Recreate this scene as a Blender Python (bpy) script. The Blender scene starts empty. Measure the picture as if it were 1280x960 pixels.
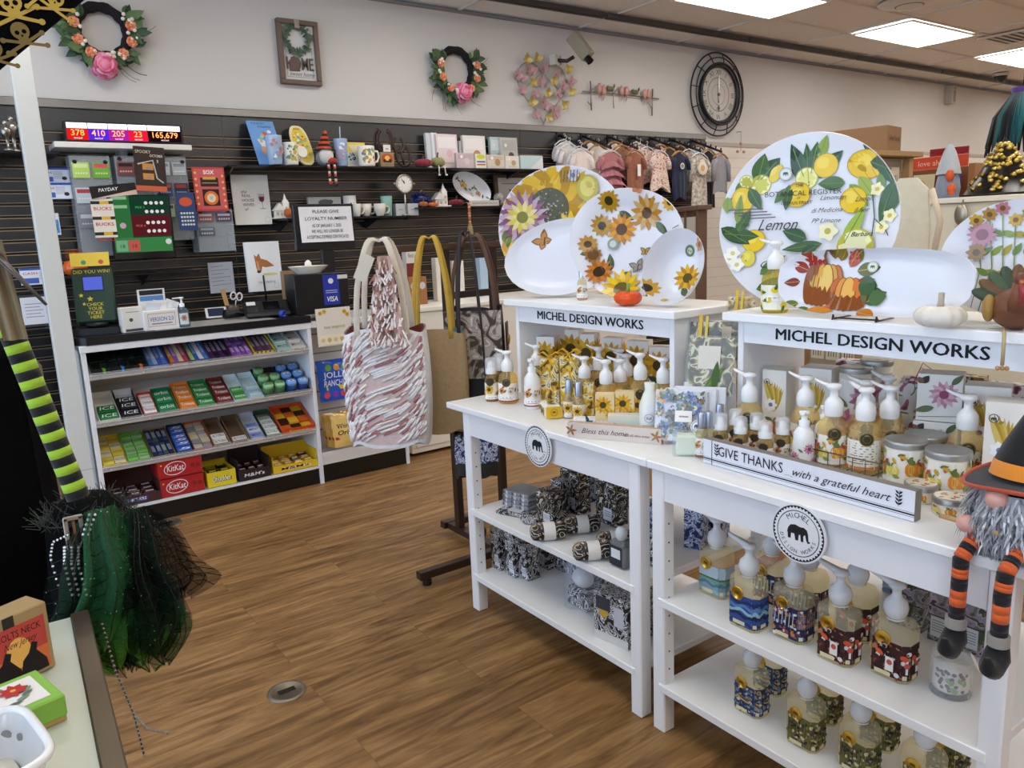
import bpy,math,random
from mathutils import Vector as V,Matrix as Mx
from mathutils.geometry import tessellate_polygon
R=math.radians;PI=math.pi
rnd=random.Random(11)
SC=bpy.context.scene;COL=SC.collection
YAW,PIT,ROL,FPX=R(35.3954),R(11.0124),R(-2.4285),976.966
EYE=V((0,0,1.45))
_f=V((math.sin(YAW)*math.cos(PIT),math.cos(YAW)*math.cos(PIT),-math.sin(PIT)))
_r=V((math.cos(YAW),-math.sin(YAW),0));_u=_r.cross(_f)
CR=_r*math.cos(ROL)+_u*math.sin(ROL);CU=_u*math.cos(ROL)-_r*math.sin(ROL);CF=_f
def at(px,py,x=None,y=None,z=None):
 """point where the sight line through (px, py) of the 1280x960 photo meets a plane of the shop"""
 d=CR*((px-640)/FPX)-CU*((py-480)/FPX)+CF
 if x is not None:t=(x-EYE.x)/d.x
 elif y is not None:t=(y-EYE.y)/d.y
 else:t=(z-EYE.z)/d.z
 return EYE+d*t
def depth(p):return(V(p)-EYE).dot(CF)
cam=bpy.data.cameras.new('camera');co=bpy.data.objects.new('camera',cam);COL.objects.link(co)
m=Mx.Identity(4)
for i in range(3):m[i][0]=CR[i];m[i][1]=CU[i];m[i][2]=-CF[i];m[i][3]=EYE[i]
co.matrix_world=m;cam.sensor_width=36;cam.lens=36*FPX/1280;cam.clip_start=.02;cam.clip_end=100
SC.camera=co
_cc={}
def lin(h):
 if h not in _cc:
  _cc[h]=tuple(((c/12.92)if c<=.04045 else((c+.055)/1.055)**2.4)for c in(int(h[i:i+2],16)/255 for i in(0,2,4)))+(1.,)
 return _cc[h]
def mixh(a,b,t):
 return ''.join('%02x'%max(0,min(255,int(round(int(a[i:i+2],16)*(1-t)+int(b[i:i+2],16)*t))))for i in(0,2,4))
def jit(h,k=10):
 d=rnd.uniform(-k,k)
 return ''.join('%02x'%max(0,min(255,int(int(h[i:i+2],16)+d+rnd.uniform(-k/3,k/3))))for i in(0,2,4))
MATS={}
def newmat(name):
 mt=bpy.data.materials.new(name);mt.use_nodes=True
 nt=mt.node_tree;nt.nodes.clear()
 o=nt.nodes.new('ShaderNodeOutputMaterial')
 MATS[name]=mt
 def N(t,**k):
  n=nt.nodes.new('ShaderNode'+t)
  for a,b in k.items():
   if a.startswith('i_'):
    n.inputs[a[2:].replace('_',' ')].default_value=b
   else:setattr(n,a,b)
  return n
 return mt,nt,o,N
def colmat(name,rough=.5,metal=0.,spec=.5,trans=0.,ior=1.45,bump=0.,bscale=200.,vary=.06,vscale=8.,sheen=0.,coat=0.):
 """base colour from the mesh's own colour layer, a little uneven, with a grain of its own"""
 mt,nt,o,N=newmat(name);L=nt.links.new
 b=N('BsdfPrincipled');at_=N('Attribute',attribute_name='Col');tc=N('TexCoord')
 nz=N('TexNoise');nz.inputs['Scale'].default_value=vscale;nz.inputs['Detail'].default_value=3
 L(tc.outputs['Object'],nz.inputs['Vector'])
 mr=N('MapRange');mr.inputs['To Min'].default_value=1-vary;mr.inputs['To Max'].default_value=1+vary
 L(nz.outputs['Fac'],mr.inputs['Value'])
 mx=N('VectorMath',operation='SCALE');L(at_.outputs['Color'],mx.inputs[0]);L(mr.outputs['Result'],mx.inputs['Scale'])
 L(mx.outputs[0],b.inputs['Base Color'])
 b.inputs['Roughness'].default_value=rough;b.inputs['Metallic'].default_value=metal
 b.inputs['Specular IOR Level'].default_value=spec;b.inputs['Transmission Weight'].default_value=trans;b.inputs['IOR'].default_value=ior
 b.inputs['Sheen Weight'].default_value=sheen;b.inputs['Coat Weight'].default_value=coat;b.inputs['Coat Roughness'].default_value=.05
 if bump:
  n2=N('TexNoise');n2 .inputs['Scale'].default_value=bscale;n2 .inputs['Detail'].default_value=4
  L(tc.outputs['Object'],n2 .inputs['Vector'])
  bp=N('Bump');bp.inputs['Strength'].default_value=bump;bp.inputs['Distance'].default_value=.002
  L(n2 .outputs['Fac'],bp.inputs['Height']);L(bp.outputs[0],b.inputs['Normal'])
 L(b.outputs[0],o.inputs[0])
 return mt
colmat('matte',.6,vary=.04);colmat('paper',.75,vary=.03);colmat('satin',.32,vary=.03);colmat('gloss',.1,vary=.02,coat=.3)
colmat('ceramic',.2,spec=.4,bump=.12,bscale=14,vary=.015)
colmat('laminate',.38,bump=.05,bscale=400,vary=.02)
colmat('slat',.27,spec=1.,vary=.03);colmat('metal',.28,metal=1.,vary=.08);colmat('dullmetal',.45,metal=.9,vary=.12)
colmat('fabric',.92,bump=.5,bscale=260,vary=.1,vscale=30,sheen=.2);colmat('knit',.95,bump=1.,bscale=120,vary=.18,vscale=60)
colmat('blackcloth',.95,spec=.1,bump=.4,bscale=150,vary=.15)
colmat('leather',.5,bump=.5,bscale=90,vary=.18,vscale=14);colmat('kraft',.8,bump=.15,bscale=150,vary=.1,vscale=40)
colmat('leafm',.5,bump=.2,bscale=60,vary=.2,vscale=40);colmat('petal',.7,vary=.12,vscale=60)
colmat('wood',.5,bump=.2,bscale=60,vary=.15,vscale=12);colmat('foil',.22,metal=.25,bump=.6,bscale=50,vary=.1)
colmat('glass',.02,trans=1.,ior=1.3,vary=0.)
colmat('milky',.2,trans=.12,ior=1.35,vary=.02)
def thinmat(name,alpha,rough=.1,metal=0.,spec=.6):
 mt,nt,o,N=newmat(name);L=nt.links.new
 b=N('BsdfPrincipled');a=N('Attribute',attribute_name='Col');t=N('BsdfTransparent');mx=N('MixShader')
 nz=N('TexNoise');nz.inputs['Scale'].default_value=30
 mr=N('MapRange');mr.inputs['To Min'].default_value=max(0,alpha-.06);mr.inputs['To Max'].default_value=min(1,alpha+.06)
 L(nz.outputs['Fac'],mr.inputs['Value']);L(mr.outputs['Result'],mx.inputs[0])
 L(a.outputs['Color'],b.inputs['Base Color']);b.inputs['Roughness'].default_value=rough;b.inputs['Metallic'].default_value=metal
 b.inputs['Specular IOR Level'].default_value=spec
 L(t.outputs[0],mx.inputs[1]);L(b.outputs[0],mx.inputs[2]);L(mx.outputs[0],o.inputs[0])
thinmat('acrylic',.22,.06);thinmat('film',.17,.12);thinmat('tulle',.5,.8,spec=.1);thinmat('sheer',.62,.5,spec=.2);thinmat('clearcap',.3,.05)
def liquidmat():
 mt,nt,o,N=newmat('liquid');L=nt.links.new
 b=N('BsdfPrincipled');a=N('Attribute',attribute_name='Col');t=N('BsdfTransparent');mx=N('MixShader');nz=N('TexNoise');nz.inputs['Scale'].default_value=12
 mr=N('MapRange');mr.inputs['To Min'].default_value=.15;mr.inputs['To Max'].default_value=.22
 L(nz.outputs['Fac'],mr.inputs['Value']);L(mr.outputs['Result'],mx.inputs[0]);L(a.outputs['Color'],t.inputs[0]);L(a.outputs['Color'],b.inputs['Base Color']);b.inputs['Roughness'].default_value=.05;b.inputs['Specular IOR Level'].default_value=.7
 L(t.outputs[0],mx.inputs[1]);L(b.outputs[0],mx.inputs[2]);L(mx.outputs[0],o.inputs[0])
liquidmat()
def emitmat(name,st):
 mt,nt,o,N=newmat(name);L=nt.links.new
 e=N('Emission');a=N('Attribute',attribute_name='Col');L(a.outputs['Color'],e.inputs[0]);e.inputs[1].default_value=st;L(e.outputs[0],o.inputs[0])
emitmat('lamp',9.);emitmat('screen',.9);emitmat('led',2.2)
def patmat(name,cols,scale,rough=.45,dist=1.2,kind='noise',bump=0.):
 """printed pattern: bands of colours through a swirled field"""
 mt,nt,o,N=newmat(name);L=nt.links.new
 b=N('BsdfPrincipled');tc=N('TexCoord')
 if kind=='noise':
  t=N('TexNoise');t.inputs['Scale'].default_value=scale;t.inputs['Detail'].default_value=.8;t.inputs['Distortion'].default_value=dist;out=t.outputs['Fac']
 elif kind=='wave':
  t=N('TexWave',wave_type='RINGS');t.inputs['Scale'].default_value=scale;t.inputs['Distortion'].default_value=dist;t.inputs['Detail Scale'].default_value=2.;out=t.outputs['Fac']
 else:
  t=N('TexVoronoi',feature='F1');t.inputs['Scale'].default_value=scale;out=t.outputs['Distance']
 L(tc.outputs['Object'],t.inputs['Vector'])
 rp=N('ValToRGB');rp.color_ramp.interpolation='CONSTANT'
 el=rp.color_ramp.elements
 while len(el)<len(cols):el.new(.5)
 for e,(p,c)in zip(el,cols):e.position=p;e.color=lin(c)
 L(out,rp.inputs[0]);L(rp.outputs[0],b.inputs['Base Color']);b.inputs['Roughness'].default_value=rough
 if bump:
  bp=N('Bump');bp.inputs['Strength'].default_value=bump;bp.inputs['Distance'].default_value=.003;L(out,bp.inputs['Height']);L(bp.outputs[0],b.inputs['Normal'])
 L(b.outputs[0],o.inputs[0])
patmat('damask',[(0,'0e0f13'),(.4,'e2e2e4'),(.44,'0e0f13'),(.49,'e6e6e8'),(.53,'0e0f13'),(.585,'dcdcde'),(.63,'101116')],22,dist=2.2)
patmat('blackfloral',[(0,'08080c'),(.36,'cfc4b2'),(.4,'0b0b10'),(.52,'b5a080'),(.55,'14141c'),(.6,'e0dcd6'),(.65,'0b0b0f')],22,dist=1.5)
patmat('bluewhite',[(0,'1d2a55'),(.4,'41568c'),(.46,'c3cbe0'),(.55,'2a3a6b'),(.6,'dfe3ee'),(.68,'32406a')],30,dist=2.)
patmat('lilacprint',[(0,'3f4a34'),(.38,'6b6a58'),(.45,'8f7f8c'),(.52,'aa9aae'),(.56,'3c3a30'),(.63,'5f6b48'),(.7,'c8c4c0')],26,dist=1.4)
patmat('goldskull',[(0,'07070b'),(1,'07070b')],10)
patmat('sunprint',[(0,'5d4a12'),(.38,'c79a1c'),(.46,'e3b92c'),(.52,'e9dfc4'),(.6,'6b6a2a'),(.66,'ece6d4')],32,dist=1.)
patmat('peonyprint',[(0,'5a2f3e'),(.37,'a35a72'),(.44,'e4dfdc'),(.55,'e9e6e4'),(.6,'7d8a66'),(.64,'ddd6d4'),(.7,'b87c92')],22,dist=1.2)
patmat('cowhide',[(0,'4a413a'),(.4,'857a6f'),(.48,'b7ada2'),(.58,'9b9085'),(.64,'cfc7bd')],14,rough=.9,dist=2.,bump=.6)
patmat('babyprint',[(0,'b8746e'),(.4,'ead6c8'),(.52,'e0b8ac'),(.58,'efe4da'),(.66,'9fae8c')],60,rough=.9,dist=.6)
patmat('plaidprint',[(0,'a59c90'),(.45,'cfc6ba'),(.55,'b3a99d'),(.6,'dcd5cb')],40,rough=.9,dist=0)
patmat('greenbrown',[(0,'3a3320'),(.4,'6a5b2c'),(.46,'a79a52'),(.5,'d8d2b8'),(.58,'4d5a2e'),(.66,'b88f4a')],24,dist=1.3)
def TR(x=0,y=0,z=0,rx=0,ry=0,rz=0,s=1):
 from mathutils import Euler
 return Mx.Translation((x,y,z))@Euler((R(rx),R(ry),R(rz)),'XYZ').to_matrix().to_4x4()@Mx.Scale(s,4)
_txt={}
def text_geo(st,bold=0.,shear=0.,space=1.,depth=0.):
 k=(st,bold,shear,space,depth)
 if k not in _txt:
  cu=bpy.data.curves.new('t','FONT');cu.body=st;cu.size=1;cu.offset=bold;cu.shear=shear;cu.space_character=space
  cu.resolution_u=2;cu.align_x='CENTER';cu.align_y='CENTER';cu.extrude=depth
  ob=bpy.data.objects.new('t',cu);COL.objects.link(ob)
  dg=bpy.context.evaluated_depsgraph_get();me=ob.evaluated_get(dg).to_mesh()
  vs=[tuple(v.co)for v in me.vertices];fs=[tuple(p.vertices)for p in me.polygons]
  xs=[v[0]for v in vs]or[0,1]
  _txt[k]=(vs,fs,max(xs)-min(xs))
  ob.evaluated_get(dg).to_mesh_clear();bpy.data.objects.remove(ob);bpy.data.curves.remove(cu)
 return _txt[k]
class MB:
 def __init__(s):s.v=[];s.f=[];s.c=[];s.m=[];s.s=[];s.T=Mx.Identity(4)
 def add(s,vs,fs,col='ffffff',mat='matte',sm=False,T=None):
  M=s.T if T is None else s.T@T
  n=len(s.v);s.v.extend(tuple(M@V(v))for v in vs)
  one=isinstance(col,str)
  for i,f in enumerate(fs):
   s.f.append(tuple(n+k for k in f));s.c.append(col if one else col[i]);s.m.append(mat);s.s.append(sm)
  return s
 def box(s,x0,x1,y0,y1,z0,z1,col='ffffff',mat='matte',bev=0.,T=None):
  if bev<=0:
   vs=[(x,y,z)for z in(z0,z1)for y in(y0,y1)for x in(x0,x1)]
   return s.add(vs,[(0,2,3,1),(4,5,7,6),(0,1,5,4),(2,6,7,3),(0,4,6,2),(1,3,7,5)],col,mat,False,T)
  c=V(((x0+x1)/2,(y0+y1)/2,(z0+z1)/2));h=((x1-x0)/2,(y1-y0)/2,(z1-z0)/2);b=min(bev,min(h)*.95)
  vs=[];ix={}
  for sx in(-1,1):
   for sy in(-1,1):
    for sz in(-1,1):
     for a in range(3):
      sg=(sx,sy,sz);ix[(sg,a)]=len(vs)
      vs.append(tuple(c[k]+sg[k]*(h[k]-(0 if k==a else b))for k in range(3)))
  fs=[]
  for a in range(3):
   o=[k for k in range(3)if k!=a]
   for sa in(-1,1):
    q=[]
    for s1,s2 in((-1,-1),(1,-1),(1,1),(-1,1)):
     g=[0]*3;g[a]=sa;g[o[0]]=s1;g[o[1]]=s2;q.append(ix[(tuple(g),a)])
    fs.append(q)
   for s1 in(-1,1):
    for s2 in(-1,1):
     g0=[0]*3;g1=[0]*3;g0[a]=-1;g1[a]=1
     for g in(g0,g1):g[o[0]]=s1;g[o[1]]=s2
     fs.append([ix[(tuple(g0),o[0])],ix[(tuple(g1),o[0])],ix[(tuple(g1),o[1])],ix[(tuple(g0),o[1])]])
  for sx in(-1,1):
   for sy in(-1,1):
    for sz in(-1,1):fs.append([ix[((sx,sy,sz),a)]for a in range(3)])
  out=[]
  for f in fs:
   p=[V(vs[k])for k in f];n=(p[1]-p[0]).cross(p[2]-p[0]);ctr=sum(p,V())/len(p)
   out.append(tuple(f)if n.dot(ctr-c)>0 else tuple(reversed(f)))
  return s.add(vs,out,col,mat,False,T)
 def lathe(s,prof,n=24,col='ffffff',mat='matte',T=None,sm=True,cols=None,sx=1.,sy=1.,a0=0.,a1=2*PI):
  full=abs(a1-a0-2*PI)<1e-6;m=n if full else n+1
  vs=[(r*math.cos(a0+(a1-a0)*k/n)*sx,r*math.sin(a0+(a1-a0)*k/n)*sy,z)for r,z in prof for k in range(m)]
  fs=[];cl=[]
  for i in range(len(prof)-1):
   for k in range(n):
    k2=(k+1)%m if full else k+1
    q=(i*m+k,i*m+k2,(i+1)*m+k2,(i+1)*m+k)
    if prof[i][0]<1e-7:q=(i*m+k,(i+1)*m+k2,(i+1)*m+k)
    elif prof[i+1][0]<1e-7:q=(i*m+k,i*m+k2,(i+1)*m+k)
    fs.append(q);cl.append(cols[i]if cols else col)
  return s.add(vs,fs,cl,mat,sm,T)
 def cyl(s,r,z0,z1,col='ffffff',mat='matte',n=20,T=None,r1=None,sm=True):
  r1=r if r1 is None else r1
  s.lathe([(r,z0),(r1,z1)],n,col,mat,T,sm)
  return s.lathe([(0,z0),(r,z0)],n,col,mat,T,False).lathe([(r1,z1),(0,z1)],n,col,mat,T,False)
 def sph(s,c,r,col='ffffff',mat='matte',n=16,m=10,T=None):
  if not hasattr(r,'__len__'):r=(r,r,r)
  M=Mx.Translation(c)@Mx.Diagonal((r[0],r[1],r[2],1))
  pr=[(math.sin(PI*i/m),-math.cos(PI*i/m))for i in range(m+1)];pr[0]=(0,-1);pr[-1]=(0,1)
  return s.lathe(pr,n,col,mat,M if T is None else T@M)
 def tube(s,pts,r,col='ffffff',mat='matte',n=8,closed=False,T=None,flat=1.,caps=True,up=None):
  P=[V(p)for p in pts];k=len(P);rr=r if hasattr(r,'__len__')else[r]*k
  vs=[];prev=None
  for i in range(k):
   a=P[(i-1)%k]if(closed or i>0)else P[i];b=P[(i+1)%k]if(closed or i<k-1)else P[i]
   t=(b-a).normalized()if(b-a).length>1e-9 else V((0,0,1))
   if up is not None:nn=V(up)-t*V(up).dot(t)
   elif prev is None:
    nn=V((0,0,1)).cross(t)
    if nn.length<.1:nn=V((0,1,0)).cross(t)
   else:nn=prev-t*prev.dot(t)
   if nn.length<1e-6:nn=t.orthogonal()
   nn.normalize();prev=nn;bb=t.cross(nn)
   for j in range(n):
    q=2*PI*j/n
    vs.append(tuple(P[i]+nn*(rr[i]*math.cos(q))+bb*(rr[i]*flat*math.sin(q))))
  fs=[]
  for i in range(k if closed else k-1):
   i2=(i+1)%k
   for j in range(n):fs.append((i*n+j,i*n+(j+1)%n,i2*n+(j+1)%n,i2*n+j))
  if caps and not closed:fs+=[tuple(reversed(range(n))),tuple(range((k-1)*n,k*n))]
  return s.add(vs,fs,col,mat,n>4,T)
 def prism(s,pts,z0,z1,col='ffffff',mat='matte',T=None,side=None,sm=False):
  """outline in the xy plane, pulled from z0 to z1"""
  n=len(pts)
  ar=sum(pts[i][0]*pts[(i+1)%n][1]-pts[(i+1)%n][0]*pts[i][1]for i in range(n))
  if ar<0:pts=pts[::-1]
  tri=tessellate_polygon([[V((p[0],p[1],0))for p in pts]])
  vs=[(p[0],p[1],z0)for p in pts]+[(p[0],p[1],z1)for p in pts]
  fs=[];cl=[]
  for t in tri:
   a,b,c=(V((pts[k][0],pts[k][1],0))for k in t)
   if(b-a).cross(c-a).z<0:t=(t[0],t[2],t[1])
   fs.append(tuple(n+k for k in t));cl.append(col);fs.append((t[0],t[2],t[1]));cl.append(col)
  s.add(vs,fs,cl,mat,False,T)
  return s.add(vs,[(i,(i+1)%n,n+(i+1)%n,n+i)for i in range(n)],side or col,mat,sm,T)
 def grid(s,fn,nu,nv,col='ffffff',mat='matte',T=None,sm=True,close_u=False):
  """surface from fn(u, v), u and v in 0..1; col may be a function of (u, v)"""
  vs=[tuple(fn(i/nu,j/nv))for j in range(nv+1)for i in range(nu+1)]
  fs=[];cl=[]
  for j in range(nv):
   for i in range(nu):
    fs.append((j*(nu+1)+i,j*(nu+1)+i+1,(j+1)*(nu+1)+i+1,(j+1)*(nu+1)+i))
    cl.append(col((i+.5)/nu,(j+.5)/nv)if callable(col)else col)
  return s.add(vs,fs,cl,mat,sm,T)
 def text(s,st,size,col='101010',mat='paper',T=None,bold=0.,shear=0.,space=1.,depth=0.,fit=None,S=None,u=0,v=0,ang=0,hh=.0006):
  vs,fs,w=text_geo(st,bold,shear,space,depth/size if size else 0)
  sx=size
  if fit and w>0:sx=fit/w
  if S is None:
   return s.add([(a*sx,b*size,c*size)for a,b,c in vs],fs,col,mat,False,T)
  ca,sa=math.cos(ang),math.sin(ang)
  return s.add([tuple(S(u+a*sx*ca-b*size*sa,v+a*sx*sa+b*size*ca,hh))for a,b,c in vs],fs,col,mat,False,T)
 def build(s,name,parent=None,loc=None,rot=None):
  me=bpy.data.meshes.new(name)
  me.from_pydata(s.v,[],s.f)
  mats=[]
  for x in s.m:
   if x not in mats:mats.append(x)
  for x in mats:me.materials.append(MATS[x])
  ix={x:i for i,x in enumerate(mats)}
  me.polygons.foreach_set('material_index',[ix[x]for x in s.m]);me.polygons.foreach_set('use_smooth',s.s)
  at_=me.color_attributes.new('Col','FLOAT_COLOR','CORNER')
  buf=[]
  for f,c in zip(s.f,s.c):buf.extend(lin(c)*len(f))
  at_.data.foreach_set('color',buf)
  me.update()
  o=bpy.data.objects.new(name,me);COL.objects.link(o)
  if parent:o.parent=parent
  if loc is not None:o.location=loc
  if rot is not None:o.rotation_euler=tuple(R(a)for a in rot)if hasattr(rot,'__len__')else(0,0,R(rot))
  return o
def tag(o,label,cat,group=None):
 o['label']=label;o['category']=cat
 if group:o['group']=group
 return o
def thing(name,label,cat,loc=(0,0,0),rot=None,group=None):
 o=bpy.data.objects.new(name,None);COL.objects.link(o);o.location=loc;o.empty_display_size=.05
 if rot is not None:o.rotation_euler=tuple(R(a)for a in rot)if hasattr(rot,'__len__')else(0,0,R(rot))
 return tag(o,label,cat,group)
def one(name,mb,label,cat,loc=None,rot=None,group=None):return tag(mb.build(name,None,loc,rot),label,cat,group)
def part(name,mb,parent,label=None):
 o=mb.build(name,parent)
 if label:o['label']=label
 return o
def struct(name,mb,parent=None):
 o=mb.build(name,parent)
 if not parent:o['kind']='structure'
 return o
def clone(root,loc,rot=None,label=None,group=None):
 r=root.copy();COL.objects.link(r);r.location=loc
 if rot is not None:r.rotation_euler=tuple(R(a)for a in rot)if hasattr(rot,'__len__')else(0,0,R(rot))
 if label:r['label']=label
 if group:r['group']=group
 for ch in list(root.children):
  c=ch.copy();COL.objects.link(c);c.parent=r
  for g in ch.children:
   d=g.copy();COL.objects.link(d);d.parent=c
 return r
class Art:
 def __init__(s,mb,S,mat='paper',h=.0004):s.mb,s.S,s.mat,s.h=mb,S,mat,h
 def _n(s):s.h+=.00006;return s.h
 def fan(s,pts,col,c=None,rings=2):
  """star-shaped outline around its centre"""
  n=len(pts)
  cx=sum(p[0]for p in pts)/n if c is None else c[0];cy=sum(p[1]for p in pts)/n if c is None else c[1]
  h=s._n();vs=[s.S(cx,cy,h)]
  for k in range(1,rings+1):
   t=k/rings;vs+=[s.S(cx+(x-cx)*t,cy+(y-cy)*t,h)for x,y in pts]
  fs=[(0,1+i,1+(i+1)%n)for i in range(n)]
  for k in range(rings-1):
   fs+=[(1+k*n+i,1+(k+1)*n+i,1+(k+1)*n+(i+1)%n,1+k*n+(i+1)%n)for i in range(n)]
  s.mb.add(vs,fs,col,s.mat);return s
 def poly(s,pts,col):
  h=s._n();tri=tessellate_polygon([[V((p[0],p[1],0))for p in pts]])
  fs=[]
  for t in tri:
   a,b,c=(V((pts[k][0],pts[k][1],0))for k in t)
   fs.append(tuple(t)if(b-a).cross(c-a).z>0 else(t[0],t[2],t[1]))
  s.mb.add([s.S(x,y,h)for x,y in pts],fs,col,s.mat);return s
 def disc(s,x,y,r,col,ry=None,n=18,ang=0,rings=2):
  ry=r if ry is None else ry;ca,sa=math.cos(ang),math.sin(ang)
  return s.fan([(x+r*math.cos(2*PI*i/n)*ca-ry*math.sin(2*PI*i/n)*sa,y+r*math.cos(2*PI*i/n)*sa+ry*math.sin(2*PI*i/n)*ca)for i in range(n)],col,(x,y),rings)
 def ring(s,x,y,r0,r1,col,n=28):
  h=s._n();vs=[s.S(x+r*math.cos(2*PI*i/n),y+r*math.sin(2*PI*i/n),h)for r in(r0,r1)for i in range(n)]
  s.mb.add(vs,[(i,n+i,n+(i+1)%n,(i+1)%n)for i in range(n)],col,s.mat);return s
 def rect(s,x0,x1,y0,y1,col,nu=1,nv=1):
  h=s._n();vs=[s.S(x0+(x1-x0)*i/nu,y0+(y1-y0)*j/nv,h)for j in range(nv+1)for i in range(nu+1)]
  s.mb.add(vs,[(j*(nu+1)+i,j*(nu+1)+i+1,(j+1)*(nu+1)+i+1,(j+1)*(nu+1)+i)for j in range(nv)for i in range(nu)],col,s.mat);return s
 def leaf(s,x,y,L,w,ang,col,vein=None,n=8):
  """leaf or petal from its foot (x, y) outwards"""
  ca,sa=math.cos(ang),math.sin(ang);up=[];lo=[]
  for i in range(n+1):
   t=i/n;b=w*.5*math.sin(PI*t**.8)**.9 if 0<t<1 else 0
   up.append((t*L,b));lo.append((t*L,-b))
  pts=[(x+a*ca-b*sa,y+a*sa+b*ca)for a,b in up+lo[::-1][1:-1]]
  s.fan(pts,col,(x+L*.45*ca,y+L*.45*sa))
  if vein:s.stroke([(x+L*.05*ca,y+L*.05*sa),(x+L*.9*ca,y+L*.9*sa)],w*.05,vein)
  return s
 def flower(s,x,y,r,n,col,ccol,cr=.35,w=None,col2=None,a0=0.,lay=1):
  for l in range(lay):
   rl=r*(1-.28*l)
   for i in range(n):
    a=a0+2*PI*(i+.5*l)/n
    s.leaf(x+math.cos(a)*r*cr*.5,y+math.sin(a)*r*cr*.5,rl-r*cr*.5,w or r*4.3/n,a,(col2 if(col2 and(i+l)%2)else col))
  s.disc(x,y,r*cr,ccol);return s
 def stroke(s,pts,w,col):
  h=s._n();vs=[];n=len(pts)
  for i in range(n):
   a=pts[max(0,i-1)];b=pts[min(n-1,i+1)];dx,dy=b[0]-a[0],b[1]-a[1];d=math.hypot(dx,dy)or 1
   for sg in(1,-1):vs.append(s.S(pts[i][0]-dy/d*w/2*sg,pts[i][1]+dx/d*w/2*sg,h))
  s.mb.add(vs,[(2*i+1,2*i+3,2*i+2,2*i)for i in range(n-1)],col,s.mat);return s
 def text(s,st,x,y,size,col,bold=0.,shear=0.,fit=None,ang=0.,space=1.):
  s.mb.text(st,size,col,s.mat,None,bold,shear,space,0.,fit,s.S,x,y,ang,s._n());return s
 def script(s,st,x,y,w,col,t=.1):
  """handwriting: a looping pen line with the text's rises and falls"""
  return s.text(st,x,y,w/max(1,len(st))*2.3,col,0.,.45,w)
def plane_S(o,ux,uy):
 o,ux,uy=V(o),V(ux).normalized(),V(uy).normalized();n=ux.cross(uy)
 return lambda u,v,h:o+ux*u+uy*v+n*h
def cyl_S(rad,z0,a0=0.,tall=None,c=(0,0)):
 """u runs along the girth (metres), v up from z0; rad a number or a function of z"""
 def S(u,v,h):
  z=z0+v;r=rad(z)if callable(rad)else rad
  a=a0+u/(r if not callable(rad)else rad(z0));return V((c[0]+(r+h)*math.cos(a),c[1]+(r+h)*math.sin(a),z))
 return S
ELE=[(-.5,-.28),(-.36,-.28),(-.34,-.02),(-.18,-.02),(-.12,-.3),(.02,-.3),(.05,-.02),(.12,.0),(.16,-.3),(.28,-.3),(.28,-.02),(.36,.06),(.42,-.18),(.5,-.3),(.6,-.26),(.62,-.18),(.54,-.2),(.52,-.02),(.5,.14),(.44,.3),(.3,.38),(.1,.36),(-.15,.42),(-.38,.36),(-.5,.2),(-.56,-.05),(-.6,-.1),(-.52,.0)]
def elephant(art,x,y,s,col):return art.poly([(x+a*s,y+b*s)for a,b in ELE],col)
def logo(art,x,y,r,dark='17181c',pale='e9e9ec',words=True):
 art.disc(x,y,r,dark,n=40)
 n=44
 art.fan([(x+math.cos(2*PI*i/(2*n))*r*(.97 if i%2 else.9),y+math.sin(2*PI*i/(2*n))*r*(.97 if i%2 else.9))for i in range(2*n)],pale,(x,y),1)
 art.ring(x,y,r*.80,r*.83,dark,40)
 art.disc(x,y,r*.79,pale,n=32);elephant(art,x,y-r*.02,r*.78,dark)
 if words:
  for st,a0,st_a,fl in(('MICHEL',125,-14,1),('DESIGN WORKS',196,13.5,-1)):
   for i,ch in enumerate(st):
    a=R(a0+i*st_a);rr=r*.64 if fl>0 else r*.66
    if ch!=' ':art.text(ch,x+math.cos(a)*rr,y+math.sin(a)*rr,r*(.27 if fl>0 else.19),dark,.0,ang=a-PI/2 if fl>0 else a+PI/2)
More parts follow.
